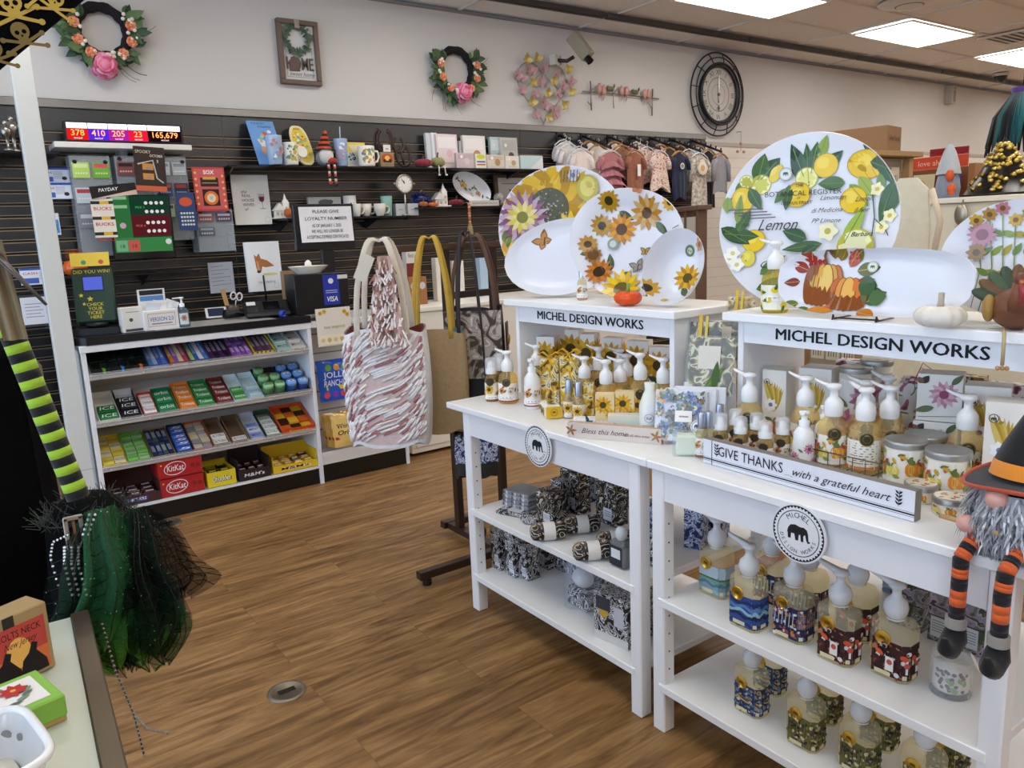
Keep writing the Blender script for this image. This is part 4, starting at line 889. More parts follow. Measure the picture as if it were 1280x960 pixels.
def bowl_art(A):
 s=.2
 f=lambda x,y,r,n,c,cc,cr=.36,c2=None:A.flower(x*s,y*s,r*s,n,c,cc,cr,col2=c2)
 for x,y,l,a in((-.2,.55,.3,-30),(-.35,.2,.25,60),(-.6,-.1,.25,200),(-.3,-.45,.3,100),(.2,.6,.3,20),(.45,.35,.35,-45),(-.15,-.6,.25,30),(.3,-.75,.3,0)):A.leaf(x*s,y*s,l*s,.13*s,R(a),'4a5a38','8a9a6a')
 f(-.35,.72,.2,13,'b5891f','3a3018');f(.3,.5,.3,13,'b9822e','5a4432',.3,'c9a46a');f(-.15,.25,.28,14,'d8981f','5a3a1a',.36,'c27a1c');f(-.5,.32,.2,12,'b58a2c','3a3018');f(.75,.62,.15,10,'d0a02a','3a3018')
 f(-.72,.0,.17,10,'b98a3a','4a3a24');f(-.62,-.18,.15,10,'9a6a2c','6a4a24',.6);f(-.48,-.48,.24,14,'c47a2a','3a2a1a',.4,'b5641f');f(-.6,-.9,.2,12,'b58a3a','3a3020');f(-.05,-.78,.36,15,'e2c01f','6a5a2a',.34,'d0a41c')
 f(-.15,-1.0,.15,9,'e0b428','4a3a1a');f(.2,.9,.12,5,'c9825a','8a5a3a');butterfly(A,.3*s,-.15*s,.11*s,'b5924a','5a4424');butterfly(A,.18*s,-.4*s,.16*s,'9a9080','6a6458',.4);butterfly(A,.5*s,.85*s,.12*s,'a9b0b4','7a7f86')
 A.disc(-.28*s,.0,.1*s,'8a9a8a');A.disc(-.28*s,.0,.06*s,'c8d0c8')
 for i in range(5):A.stroke([((.8+.02*i)*s,(.2-.06*i)*s),((.92+.01*i)*s,(.24-.06*i)*s)],.015*s,'6a6a70')
platter('serving_bowl','white sunflower printed bowl standing on edge, centre of the riser','bowl',(1.915,1.965,1.392),206,10,lambda a:.193*(1+.05*math.cos(2*a+.6)+.025*math.sin(3*a)),[(0,0),(.5,.004),(.66,.012),(.85,.036),(1,.05)],bowl_art)
def bowl2_art(A):
 s=.12
 A.flower(.25*s,-.1*s,.4*s,13,'d8a81f','5a4a1a',.34,col2='b8801c');A.leaf(.2*s,-.4*s,.4*s,.2*s,-.6,'4a5a30');A.flower(-.55*s,-.7*s,.3*s,11,'d0a02a','3a2a1a',.4);A.disc(.1*s,.6*s,.14*s,'6a7a5a');A.disc(.1*s,.6*s,.08*s,'c8d0c0');A.flower(.45*s,.75*s,.16*s,6,'c98a5a','8a5a3a');A.leaf(-.1*s,-.9*s,.2*s,.1*s,.4,'c8b02a')
platter('serving_bowl','deep white bowl tipped on its side at the near end of the sunflower riser','bowl',(1.87,1.725,1.318),203,17,lambda a:1/math.sqrt((math.cos(a)/.098)**2+(math.sin(a)/.125)**2),[(0,-.07),(.5,-.066),(.72,-.045),(.9,-.01),(1,.01)],bowl2_art,roll=-14)
def tray_shape(a):
 n=3.2;return 1/((abs(math.cos(a))/.245)**n+(abs(math.sin(a))/.084)**n)**(1/n)*(1+.012*math.sin(7*a))
def tray_art(A):
 def seg(x,y,w,h,cols):
  k=len(cols)
  for i in sorted(range(k),key=lambda i:-abs(i-(k-1)/2)):
   dx=(i-(k-1)/2)/((k-1)/2)*w*.62;A.disc(x+dx,y,w*.42,'8a4a1a',h*(1-.12*abs(dx)/w),16,0,1);A.disc(x+dx,y,w*.36,cols[i],h*(1-.12*abs(dx)/w)*.96,16,0,1)
 for x,y,l,a,c in((-.17,.03,.05,160,'9a3a2a'),(-.19,.0,.04,190,'8a3a2a'),(-.16,.05,.05,120,'a8402a'),(-.1,.06,.04,90,'7a6a2a'),(-.085,.055,.05,75,'8a7a34'),(-.06,.05,.05,40,'7a7a3a'),(-.04,.03,.06,10,'6a6a2c'),(-.03,.01,.05,-20,'3f5a2c'),(-.01,-.02,.05,-10,'3a5628'),(-.01,-.05,.06,30,'44622c'),(-.18,-.06,.05,200,'6a7a34'),(-.15,-.07,.05,220,'55702c'),(-.02,-.075,.05,-10,'c87a2a'),(-.06,.04,.05,60,'b5522a')):A.leaf(x,y,l,l*.6,R(a),c,'d0b070')
 for i in range(10):A.disc(-.165+.012*(i%4),.045+.008*(i//4),.0062,'a8322a',n=8,rings=1)
 for i in range(9):A.disc(-.055+.008*(i%3),.058+.008*(i//3),.004,'c86a62',n=7,rings=1)
 seg(-.125,-.008,.052,.058,('6a7a34','b8a23a','d8a23a','e8c060','d8983a','c0702a'))
 seg(-.055,-.03,.05,.045,('c8641f','e0922a','e8b04a','d8701f','5a6a2c'));A.disc(-.1,-.045,.016,'8a6a4a');A.disc(-.085,-.05,.014,'6a3a2c');A.disc(-.1,-.062,.01,'b54a2a');A.disc(-.112,-.052,.011,'cfa06a')
 A.leaf(-.02,-.03,.05,.045,1.,'3a5a2c');A.leaf(-.0,-.04,.045,.04,.2,'4a6a30');A.leaf(-.15,-.075,.07,.02,0,'d88a2a')
 A.stroke([(-.12,.045),(-.125,.066),(-.117,.079),(-.106,.08),(-.105,.07)],.007,'7a5230')
 logo(A,.0,.04,.014,'4a5a34','dce2cc',False)
platter('serving_tray','long white tray printed with pumpkins on the lemon riser','platter',(1.875,1.07,1.286),184,12,tray_shape,[(0,0),(.7,.002),(.86,.01),(1,.026)],tray_art)
def plant_art(A):
 s=.165
 for i in range(11):
  x=-.6+.14*i;A.stroke([(x*s,-.75*s),((x+.06)*s,-.1*s),((x-.04+.02*i)*s,(.5+.08*(i%3))*s)],.016*s,'7a8a44')
  for k in range(4):A.leaf((x+.03)*s,(-.5+.28*k)*s,.2*s,.09*s,R(40+100*(k%2)+8*i),('8a9a3e','a89a3a','6f8a3c')[(i+k)%3])
  A.flower((x-.04+.02*i)*s,(.55+.08*(i%3))*s,.1*s,7,('c9a03a','b58a4a','c27a86')[i%3],'7a5a2a')
 A.flower(-.55*s,.35*s,.2*s,14,'b5828c','8a5a66',.4);A.flower(-.6*s,.1*s,.14*s,8,'9a7a4a','6a5a3a');A.flower(-.2*s,-.35*s,.16*s,9,'d0b02a','9a7a1c')
platter('platter','round platter with yellow wildflower stems at the right end of the riser','platter',(2.02,.785,1.337),186,9,lambda a:1/math.sqrt((math.cos(a)/.175)**2+(math.sin(a)/.137)**2),COUPE,plant_art)
ZL,ZR=1.1955,1.1985
p=at(728,375,z=ZL);room_spray('room_spray','slim silver capped spray bottle in front of the white oval tray',(p.x,p.y,ZL),215)
def pumpkin(name,label,loc,r,h,col,stem,mat='ceramic',group=None,n=9):
 t=thing(name,label,'pumpkin',loc,None,group)
 b=MB()
 def f(u,v):
  a=2*PI*u;q=PI*v;rr=r*(math.sin(q)**.8)*(1-.13*abs(math.cos(n*a/2))**3*0-.1*(1-abs(math.sin(n*a/2)))**1.5)if 0<v<1 else 0
  return V((rr*math.cos(a),rr*math.sin(a),h*.5-h*.5*math.cos(q)*(1-.25*math.exp(-((math.sin(q))/.35)**2))))
 b.grid(f,54,12,col,mat);part('body',b,t)
 b=MB();b.tube([(0,0,h*.8),(r*.03,0,h*1.1),(r*.14,r*.05,h*1.4)],[r*.17,r*.12,r*.13],stem,'satin',8);part('stem',b,t,'pumpkin stem')
 return t
p=at(782,383,z=ZL);pumpkin('pumpkin','small glossy orange ceramic pumpkin with a green stem on the left riser',(p.x+.02,p.y+.01,ZL),.047,.052,'e0541c','7d9a4a',n=10)
p=at(1186,410,z=ZR);pumpkin('pumpkin','pearly white ceramic pumpkin on the right riser beside the turkey',(p.x+.03,p.y,ZR),.055,.055,'e4ddd0','b0a594',n=12)
p=at(968,391,z=ZR);round_foamer('foaming_soap','lemon labelled foaming soap bottle in front of the lemon platter','lemon',205,(p.x+.015,p.y+.01,ZR),None,'eee08a',spout_az=100)
t=thing('plate_easel','small black wire easel holding the pumpkin tray','plate stand',(1.83,1.07,ZR),4)
b=MB()
for y in(-.055,.055):b.tube([(-.03,y,.014),(-.034,y,.002),(-.018,y,.003),(.0,y,.003),(.06,y,.003)],.0022,'1a1a1a','satin',6);b.tube([(-.03,y,.014),(-.026,y,.006)],.0022,'1a1a1a','satin',6)
b.tube([(-.018,-.055,.0045),(-.018,.055,.0045)],.0022,'1a1a1a','satin',6);part('wire_frame',b,t)
p=at(1262,414,z=ZR);t=thing('turkey_figurine','brown resin turkey with rope legs dangling over the riser edge','figurine',(p.x+.03,p.y-.0,ZR),205)
b=MB();b.sph((-.015,0,.045),(.06,.052,.045),'6f4428','leather',20,12);part('body',b,t)
b=MB();b.tube([(.03,0,.05),(.045,0,.08),(.042,0,.105)],[.024,.018,.015],'7a4a30','leather',10);b.sph((.044,0,.11),(.017,.015,.015),'6a3a2c','leather',12,8);b.lathe([(.006,0),(0,.016)],8,'b5843a','satin',TR(.058,0,.108,ry=100));b.tube([(.058,.0,.112),(.064,.004,.09),(.055,.006,.062)],[.006,.009,.011],'a03a38','satin',8);part('head',b,t)
b=MB()
for i in range(9):
 a=R(-70+17.5*i);b.T=TR(-.045,0,.05,ry=-20)@TR(rx=math.degrees(a));b.sph((0,0,.05),(.01,.016,.042),('44583a','6a4a2c','3a4a34')[i%3],'leather',10,8)
part('tail',b,t)
for y in(-.052,.052):b=MB();b.sph((-.015,y,.045),(.035,.014,.03),'a07a3a','leather',14,8);part('wing',b,t)
for y,zz in((-.025,-.062),(.032,-.072)):
 b=MB();b.tube([(.04,y,.006),(.088,y,.002),(.098,y,-.02),(.098,y,zz)],.0038,'b5a07a','kraft',8)
 for k in(-.008,0,.008):b.sph((.108,y+k,zz-.004),(.014,.005,.0045),'b88a5a','leather',10,6)
 part('leg',b,t,'rope leg with clay foot')
# ================================================================ right table top
ZT=.8205
p0,p1=at(879,578,z=ZT),at(1143,653,z=ZT);d=(p1-p0);L_=d.length;az=math.degrees(math.atan2(d.y,d.x))
t=thing('wooden_sign','long grey edged sign block lettered GIVE THANKS with a grateful heart','sign',((p0 .x+p1 .x)/2,(p0 .y+p1 .y)/2,ZT),az)
b=MB();b.box(-L_/2,L_/2,0,.024,0,.068,'7d766e','wood',.001);part('block',b,t)
b=MB();b.box(-L_/2+.001,L_/2-.001,-.0012,-.0002,.001,.067,'dedfe6','paper');A=Art(b,plane_S((0,-.0012,.034),(1,0,0),(0,0,1)),'paper',.0002)
A.rect(-L_/2,L_/2,-.0205,-.017,'101014');A.rect(-L_/2,L_/2,-.024,-.023,'303036');A.rect(-L_/2,L_/2,-.0145,-.0138,'303036');A.rect(-L_/2+.03,-L_/2+.0325,-.033,.033,'101014')
for x,m_ in((-L_/2+.047,1),(L_/2-.035,1)):
 A.stroke([(x,-.008),(x+.002,.028)],.0012,'15151a')
 for k in range(4):A.leaf(x,-.004+.008*k,.011,.004,.7,'15151a');A.leaf(x,-.004+.008*k,.011,.004,2.4,'15151a')
A.text('GIVE THANKS',-L_*.235,.008,.037,'17171c',fit=.2);A.script('with a grateful heart',L_*.19,.006,.245,'22222a')
A.stroke([(-.03+.012*k,-.006+.002*math.sin(k*2))for k in range(3)],.0008,'22222a')
part('white_face',b,t,'white lettered face')
G3='small spray bottles under clear caps'
for px,py,x,lb in((901,512,1.66,'clear capped spray bottle nearest the left end of the give thanks sign'),(926,511,1.665,'clear capped spray bottle second in the front row behind the sign'),(957,514,1.67,'clear capped spray bottle third in the front row, left of the white lotion'),(920,506,1.73,'clear capped spray bottle behind the first gap in the front row'),(946,507,1.73,'clear capped spray bottle behind the third front one'),(979,508,1.735,'clear capped spray bottle just left of the white lotion bottle')):
 q=at(px,py,x=x);spray('hand_spray',lb,(x,q.y,ZT),205,'fall',G3)
for px,py,x,lb in((886,506,1.64,'silver capped room spray at the very end of the give thanks sign'),(900,497,1.73,'silver capped room spray behind the first clear capped bottle')):
 q=at(px,py,x=x);room_spray('room_spray',lb,(x,q.y,ZT),205)
q=at(1006,508,x=1.74);lotion('hand_lotion','white lotion pump bottle with floral label and round tag behind the sign',(1.74,q.y,ZT),205,'peony')
q=at(1027,497,x=1.80);lotion('hand_lotion','white lotion bottle half hidden behind the pumpkin soaps',(1.82,q.y,ZT),205,'peony')
t=thing('wire_caddy','low wire caddy holding the pumpkin soaps','caddy',(1.80,1.06,ZT),-90)
b=MB()
for z in(.004,.05):
 for q in(((-.1,-.05),(.1,-.05)),((-.1,.05),(.1,.05)),((-.1,-.05),(-.1,.05)),((.1,-.05),(.1,.05))):b.tube([(*q[0],z),(*q[1],z)],.0016,'6a665e','metal',6)
for i in range(7):b.tube([(-.1+i*.0333,-.05,.004),(-.1+i*.0333,-.05,.05)],.0013,'6a665e','metal',6);b.tube([(-.1+i*.0333,-.05,.004),(-.1+i*.0333,.05,.004)],.0013,'6a665e','metal',6)
part('wire_basket',b,t)
GS='round pumpkin label foaming soaps'
for px,py,x,k,lb,sa,az in((1043,487,1.785,'pumpkin','front pumpkin label foaming soap directly behind the sign',100,212),(1076,476,1.80,'pumpkinback','foaming soap showing its plain back label in the caddy',80,212),(1104,462,1.89,'pumpkin','pumpkin label foaming soap right of the wire caddy',100,214),(1084,470,1.91,'pumpkin','foaming soap pump head peeking behind the plain backed bottle',100,212),(936,471,1.80,'pumpkin','foaming soap in front of the left wheat printed box',100,205),(1008,470,1.86,'pumpkin','foaming soap in front of the right wheat printed box',100,205),(1112,458,2.0,'pumpkin','foaming soap at the back under the riser',90,205),(1211,503,1.90,'pumpkin','amber foaming soap left of the gnome hat',100,205)):
 q=at(px,py,x=x);o=round_foamer('foaming_soap',lb,k,az,(x,q.y,ZT+(.0075 if x<1.83 and px>1020 else 0)),liq='fff0c4',group=GS,spout_az=sa);o.scale=(1.03,1.03,1.08)
for px,py,x,w,h,lb in((955,457,1.95,.07,.115,'left white box printed with wheat and a pumpkin under the riser'),(1025,458,1.985,.09,.115,'right white box printed with wheat and a pumpkin under the riser')):
 q=at(px,py,x=x);pbox('candle_box',lb,'box',(x,q.y-(.03 if px<1000 else 0),ZT),(w,.08,q.z-ZT),195,art=wheat_art,group='wheat printed boxes')
for px,py,x,lb in((975,452,2.10,'grey floral box behind the wheat printed boxes'),(1068,450,2.13,'floral box in the dark behind the glass candle')):
 q=at(px,py,x=x);pbox('gift_box',lb,'box',(x,q.y,ZT),(.09,.05,q.z-ZT),190,'peonyprint','ffffff')
for px,py,x,k,lb in((1070,456,2.03,'peony','tall pink flower printed candle with silver lid under the riser'),(1096,449,2.09,'peony','pink flower printed candle further back under the riser'),(1133,549,1.80,'pumpkin','pumpkin printed candle with silver lid, front left of the candle group'),(1186,562,1.78,'pumpkin','squash printed candle with silver lid right of the first candle'),(1157,541,1.90,'pumpkin','lidded candle standing behind the two front candles')):
 q=at(px,py,x=x);r=.046 if px>1100 else.042
 candle_tin('candle',lb,(x,q.y,ZT+.001),208,r,max(.06,q.z-ZT-.01),k)
for px,py,lb in((1142,628,'small flat candle tin with floral lid at the end of the sign'),(1178,646,'small flat candle tin against the gnome beard')):
 q=at(px,py,z=ZT);tin('candle_tin',lb,(q.x+.03,q.y,ZT),208)
for px,py,x,w,lb in((1178,466,1.98,.1,'pair of stacked peony printed boxes right of the gift bags'),):
 q=at(px,py,x=x);H=q.z-ZT
 for k in range(2):
  pbox('soap_box',('lower','upper')[k]+' peony printed box of the stacked pair','box',(x,q.y,ZT+k*(H/2+.001)),(w,.07,H/2-.001),200,art=peony_art)
for px,py,x,w,lb in((1228,481,1.965,.095,'white box printed with an elephant mark and leaf behind the amber soap'),(1262,500,1.88,.085,'white printed box behind the gnome hat')):
 q=at(px,py,x=x);pbox('candle_box',lb,'box',(x,q.y,ZT),(w,.07,q.z-ZT),200,art=wheat_art)
for px,py,x,lb in((1127,480,2.02,'pink flower gift bag with red ribbon, left of the peony boxes'),(1146,472,2.12,'pink flower gift bag tucked further back')):
 q=at(px,py,x=x);t=thing('gift_bag',lb,'bag',(x,q.y,ZT),200,'pink gift bags');H=q.z-ZT
 b=MB();b.add([(-.02,-.032,0),(.02,-.032,0),(.02,.032,0),(-.02,.032,0),(-.018,-.036,H),(.018,-.036,H),(.018,.036,H),(-.018,.036,H)],[(0,3,2,1),(0,1,5,4),(1,2,6,5),(2,3,7,6),(3,0,4,7)],'ffffff','peonyprint');part('paper_bag',b,t)
 b=MB();b.tube([(.019,.02,H-.002),(.019,.035,H+.03),(.019,.015,H+.045),(.019,-.002,H-.002)],.004,'a8324a','satin',6,flat=.3);part('ribbon',b,t,'red ribbon handle')
for px,py,x,lb in((1200,468,2.09,'pale olive box lying at the back under the riser'),(1255,478,2.09,'grey floral box at the back under the riser end')):
 q=at(px,py,x=x);pbox('gift_box',lb,'box',(x,q.y,ZT),(.12,.05,q.z-ZT),190,'greenbrown' if px<1210 else 'peonyprint','ffffff')
p=at(1236,660,z=ZT);t=thing('gnome_doll','grey bearded gnome doll in a black witch hat sitting on the table edge','doll',(1.574,.572,ZT),168);t.scale=(.93,.93,1.0)
b=MB();b.lathe([(0,0),(.07,0),(.082,.02),(.078,.06),(.06,.1),(.045,.13),(0,.14)],24,'131316','fabric');part('body',b,t)
b=MB();g=random.Random(8)
def beard(u,v):
 a=R(-95)+R(190)*u;z=.128-.112*v;r=.066+.03*math.sin(PI*min(1,v*.8+.2))-.02*v*abs(u-.5)
 return V((r*math.cos(a)+.012,r*math.sin(a)*1.02,z))
b.grid(beard,26,10,'a3a5aa','knit')
for i in range(760):
 u,v=g.random(),g.uniform(0,.9);q=beard(u,v);a=R(-95)+R(190)*u;n=V((math.cos(a),math.sin(a),0));l=g.uniform(.025,.05);d=V((g.uniform(-.4,.4),g.uniform(-.4,.4),-1))
 c=g.choice(('8f9298','a9abb1','c5c7cb','75787e','dcdde0','9a9ca2'));m1=q+n*.012+d*l*.5;e=q+n*.008+d*l;e.z=max(e.z,.004);m1 .z=max(m1 .z,.006);w=V((-n.y,n.x,0))*.0022
 b.add([tuple(q-w),tuple(q+w),tuple(m1+w),tuple(m1-w),tuple(e)],[(0,1,2,3),(3,2,4)],c,'fabric')
part('beard',b,t,'shaggy grey beard')
b=MB();b.sph((.098,.0,.118),(.02,.022,.02),'dca596','satin',16,12);part('nose',b,t,'round pink nose')
for y,z in((.072,.112),):b=MB();b.sph((.088,y,.105),(.016,.018,.013),'d9a293','satin',12,8);part('hand',b,t)
b=MB();b.sph((.1,-.055,.055),(.02,.022,.018),'d9a293','satin',14,10);part('hand',b,t)
b=MB();b.tube([(.1,-.06,.055),(.115,.02,.062)],.005,'c09a62','wood',8);b.tube([(.1,-.06,.055),(.095,-.12,.05)],.005,'c09a62','wood',8);part('stick',b,t)
b=MB()
def brim(u,v):
 a=2*PI*u;r=.055+.062*v;return V((r*math.cos(a),r*math.sin(a),.142+.012*math.sin(2*a+1)*v-.012*v*max(0,math.cos(a))))
b.grid(brim,30,4,'121214','fabric');b.grid(lambda u,v:brim(u,v)-V((0,0,.004)),30,4,'c8501e','fabric');b.tube([brim(i/30,1)for i in range(30)],.004,'b5482a','fabric',6,True);part('hat_brim',b,t)
b=MB();b.T=TR(0,0,.14,ry=-6);b.lathe([(.072,0),(.067,.03),(.056,.06),(.042,.09),(.027,.12),(.011,.142),(0,.147)],24,'121214','fabric');part('hat_cone',b,t)
b=MB();b.T=TR(0,0,.14,ry=-6);b.lathe([(.0735,.004),(.072,.01),(.0685,.03),(.067,.032)],24,'e08a2c','fabric');part('hat_band',b,t,'orange hat band')
for y0,pts in((.028,[(.03,.03,.024),(.1,.045,.024),(.13,.05,0),(.135,.05,-.04),(.135,.05,-.125)]),(-.04,[(.04,-.035,.024),(.105,-.04,.023),(.13,-.042,-.004),(.13,-.042,-.05),(.132,-.042,-.13)])):
 lg=MB();P_=[]
 for a,c in zip(pts,pts[1:]):
  for k in range(5):P_.append(V(a)+(V(c)-V(a))*k/5)
 P_.append(V(pts[-1]))
 for i in range(len(P_)-1):
  if i%2==0 or i+1==len(P_)-1:pass
  lg.tube([P_[i],P_[i+1]],.0155,('d95f27','16141a')[(i//2)%2],'fabric',12,caps=True)
 o=part('leg',lg,t,'orange and black striped leg')
 e=P_[-1];b=MB();b.cyl(.02,0,.02,'9a948c','fabric',14,TR(e.x,e.y,e.z-.012));b.build('cuff',o)
 b=MB();b.tube([(e.x-.004,e.y,e.z-.012),(e.x,e.y,e.z-.035),(e.x+.03,e.y+.01,e.z-.045),(e.x+.055,e.y+.02,e.z-.035),(e.x+.058,e.y+.02,e.z-.015)],[.018,.024,.022,.014,.006],'0e0e10','fabric',14);b.build('boot',o)
# ================================================================ left table top
def LT(px,py,x=None,dy=0.):
 return at(px,py,x=x)
GA='sunflower foaming soaps under the left riser'
for px,py,x,k,lb in((633,435,1.655,'fall','foaming soap with autumn leaf label at the far left of the table'),(670,430,1.80,'sunflower','foaming soap set back by the left riser panel'),(730,441,1.80,'sunflower','foaming soap right of the yellow bows'),(757,448,1.72,'sunflower','front foaming soap behind the sunflower soap cartons'),(775,450,1.76,'sunflower','foaming soap second right of the front sunflower one'),(800,438,1.80,'sunflower','tallest foaming soap with dark round seal near the riser end'),(829,445,1.83,'sunflower','foaming soap touching the near riser panel'),(748,432,1.86,'sunflower','foaming soap in the back row, left'),(767,436,1.90,'sunflower','foaming soap in the back row, middle'),(783,441,1.88,'sunflower','foaming soap in the back row, right')):
 q=at(px,py,x=x);o=round_foamer('foaming_soap',lb,k,218,(x,q.y,ZT),liq='fdebb0',group=GA,spout_az=118)
 if px>640:o.scale=(.97,.97,min(1.15,max(.9,(q.z-ZT)/.2)))
for px,py,x,lb in((613,446,1.63,'clear capped spray at the extreme left end of the table'),(624,441,1.68,'clear capped spray behind the autumn leaf soap')):
 q=at(px,py,x=x);o=spray('hand_spray',lb,(x,q.y,ZT),222,'sunflower');o.scale=(1.25,1.25,max(1,(q.z-ZT)/.123))
q=at(664,448,x=1.66);o=lotion('hand_lotion','white lotion pump bottle right of the autumn leaf soap',(1.66,q.y,ZT),222,'fall');o.scale=(1.1,1.1,(q.z-ZT)/.148)
def soapbar(lb,px,py,rz,end='e0b428',z=ZT):
 p=at(px,py,z=z);t=thing('soap_bar',lb,'soap',(p.x+.03,p.y,z),rz)
 b=MB();b.box(-.03,.03,-.05,.05,.0,.048,'ece6d4','paper',.009);b.box(-.028,.028,-.0512,-.05,.004,.044,end,'paper');part('wrapped_bar',b,t)
 b=MB();A=Art(b,plane_S((-.03,0,.024),(0,-1,0),(0,0,1)),'paper',.0003);B=Art(b,plane_S((0,0,.048),(0,-1,0),(1,0,0)),'paper',.0003)
 for a_ in(A,B):
  sun_art(a_,.02,.0,.018);sun_art(a_,-.03,.005,.014);a_.leaf(-.01,-.01,.025,.012,.6,'3a5a4a');a_.leaf(.0,.0,.025,.012,2.4,'3a5a4a')
 A=Art(b,plane_S((0,-.0512,.024),(1,0,0),(0,0,1)),'paper',.0003);A.ring(0,0,.011,.0125,'7a5a1a');elephant(A,0,0,.012,'7a5a1a');part('floral_print',b,t)
 return t
soapbar('yellow sunflower wrapped soap at the table front with a plain yellow end',680,522,-25)
soapbar('yellow sunflower wrapped soap lying behind the front one',690,500,-20)
for px,py,x,lb in((688,447,1.74,'left yellow sunflower pouch tied with a yellow bow'),(713,443,1.77,'right yellow sunflower pouch tied with a yellow bow')):
 q=at(px,py,x=x);t=thing('gift_pouch',lb,'gift',(x,q.y,ZT),210,'tied sunflower pouches');H=q.z-ZT
 b=MB();b.box(-.025,.025,-.036,.036,.001,H,'ffffff','sunprint',.008);part('pouch',b,t)
 b=MB()
 for s in(-1,1):b.tube([(.01,0,H+.004),(.01,s*.025,H+.022),(.01,s*.045,H+.012),(.01,s*.02,H+.002)],.008,'e2b22a','satin',8,flat=.35);b.tube([(.015,0,H+.004),(.03,s*.02,H-.02)],.007,'e2b22a','satin',8,flat=.3)
 part('bow',b,t,'yellow ribbon bow')
for px,py,x,w,lb in((685,419,1.90,.075,'white box with tall sunflower beside the left riser panel'),(718,411,2.0,.06,'sunflower box in the back row, far left'),(737,414,2.02,.06,'sunflower box in the back row, second'),(768,421,2.02,.075,'sunflower box in the back row, third'),(800,425,2.03,.08,'sunflower box in the back row, fourth'),(826,432,2.03,.08,'sunflower box in the back row nearest the riser end')):
 q=at(px,py,x=x);pbox('candle_box',lb,'box',(x,q.y,ZT),(w,.06,q.z-ZT),208,art=sunbox_art,sideart=sunbox_art,group='sunflower boxes')
for px,py,x,lb in((711,474,1.66,'left of two silver capped room sprays near the table front'),(723,477,1.65,'right of two silver capped room sprays near the table front')):
 q=at(px,py,x=x);o=room_spray('room_spray',lb,(x,q.y,ZT),222,'sunflower');o.scale=(1.15,1.15,(q.z-ZT)/.1255)
q=at(736,478,x=1.72);pbox('soap_box','orange sunflower carton right behind the silver sprays','box',(1.72,q.y,ZT),(.035,.03,q.z-ZT),222,'sunprint','ffffff')
for px,py,x,lb in((762,492,1.63,'left sunflower soap carton behind the bless this home sign'),(781,490,1.66,'right sunflower soap carton behind the bless this home sign')):
 q=at(px,py,x=x);pbox('soap_box',lb,'box',(x,q.y,ZT),(.06,.03,q.z-ZT),222,art=lambda A,w,h:(sun_art(A,-w*.1,h*.2,h*.24),sun_art(A,w*.3,-h*.05,h*.16),[A.flower((-.3+.2*k)*w,-h*.32,h*.13,6,'f2efe6',('4a4030','c9842a')[k%2])for k in range(4)]),col='e8cf9a',group='sunflower soap cartons')
q=at(742,510,x=1.62);t=thing('soap_bar','blue bird printed soap behind the start of the bless this home sign','soap',(1.60,q.y,ZT),45)
b=MB();b.box(-.02,.02,-.04,.04,0,.04,'dfe3e0','paper',.006);A=Art(b,plane_S((-.02,0,.02),(0,-1,0),(0,0,1)),'paper');A.leaf(-.03,-.01,.05,.02,.5,'2f5a7a');A.leaf(-.01,0,.03,.016,.2,'4a8a9a');A.leaf(0,.005,.03,.01,1.9,'24485f');part('wrapped_bar',b,t)
p0,p1=at(713,546,z=ZT),at(830,556,z=ZT);d=p1-p0;L_=d.length
t=thing('wooden_sign','small pale sign block lettered Bless this home','sign',((p0 .x+p1 .x)/2,(p0 .y+p1 .y)/2,ZT),math.degrees(math.atan2(d.y,d.x)))
b=MB();b.box(-L_/2,L_/2,0,.022,0,.047,'c9a488','wood',.001);b.box(-L_/2,L_/2,-.001,0,0,.0465,'d8cbc0','paper');part('block',b,t)
b=MB();A=Art(b,plane_S((0,-.001,.0235),(1,0,0),(0,0,1)),'paper');A.script('Bless this home',-L_*.1,.0,L_*.5,'26242a');A.text('and all who enter',L_*.25,-.003,.012,'3a363a',fit=L_*.27)
for x,m_ in((-L_*.46,1),(L_*.45,-1)):
 A.flower(x,0,.012,7,'e6dcd4','a87a4a');[A.leaf(x,0,.02,.007,k*1.3,('b5653a','8a8a5a')[k%2])for k in range(5)]
part('lettered_face',b,t,'face with cursive lettering')
q=at(790,512,x=1.66);t=thing('soap_box','flat cream carton behind the middle of the bless this home sign','box',(1.655,q.y,ZT),225);b=MB();b.box(-.02,.02,-.07,.07,0,.062,'e6e2d2','paper',.001);part('carton',b,t);b=MB();A=Art(b,plane_S((.02,0,.03),(0,1,0),(0,0,1)),'paper');A.rect(-.06,.06,-.012,.02,'dfe6d8');A.disc(-.05,.0,.008,'a9a08a');part('front_print',b,t)
q=at(812,478,x=1.66);t=thing('bath_bottle','white bottle with paper tags beside the tile napkin pack','bottle',(1.66,q.y,ZT),220);H=q.z-ZT
b=MB();b.lathe([(0,0),(.03,0),(.032,.005),(.032,H*.6),(.02,H*.8),(.014,H*.86),(.016,H),(0,H)],22,'eaece4','satin');part('bottle',b,t)
b=MB();A=Art(b,cyl_S(.0325,H*.4,0),'paper',.001);A.disc(0,0,.016,'dfe2e6');A.ring(0,0,.012,.013,'3a4250');elephant(A,0,0,.013,'3a4250');A.disc(.006,.03,.012,'e8eaec');A.rect(-.02,.02,-.03,-.022,'a9b4c4',4,1);part('paper_tag',b,t)
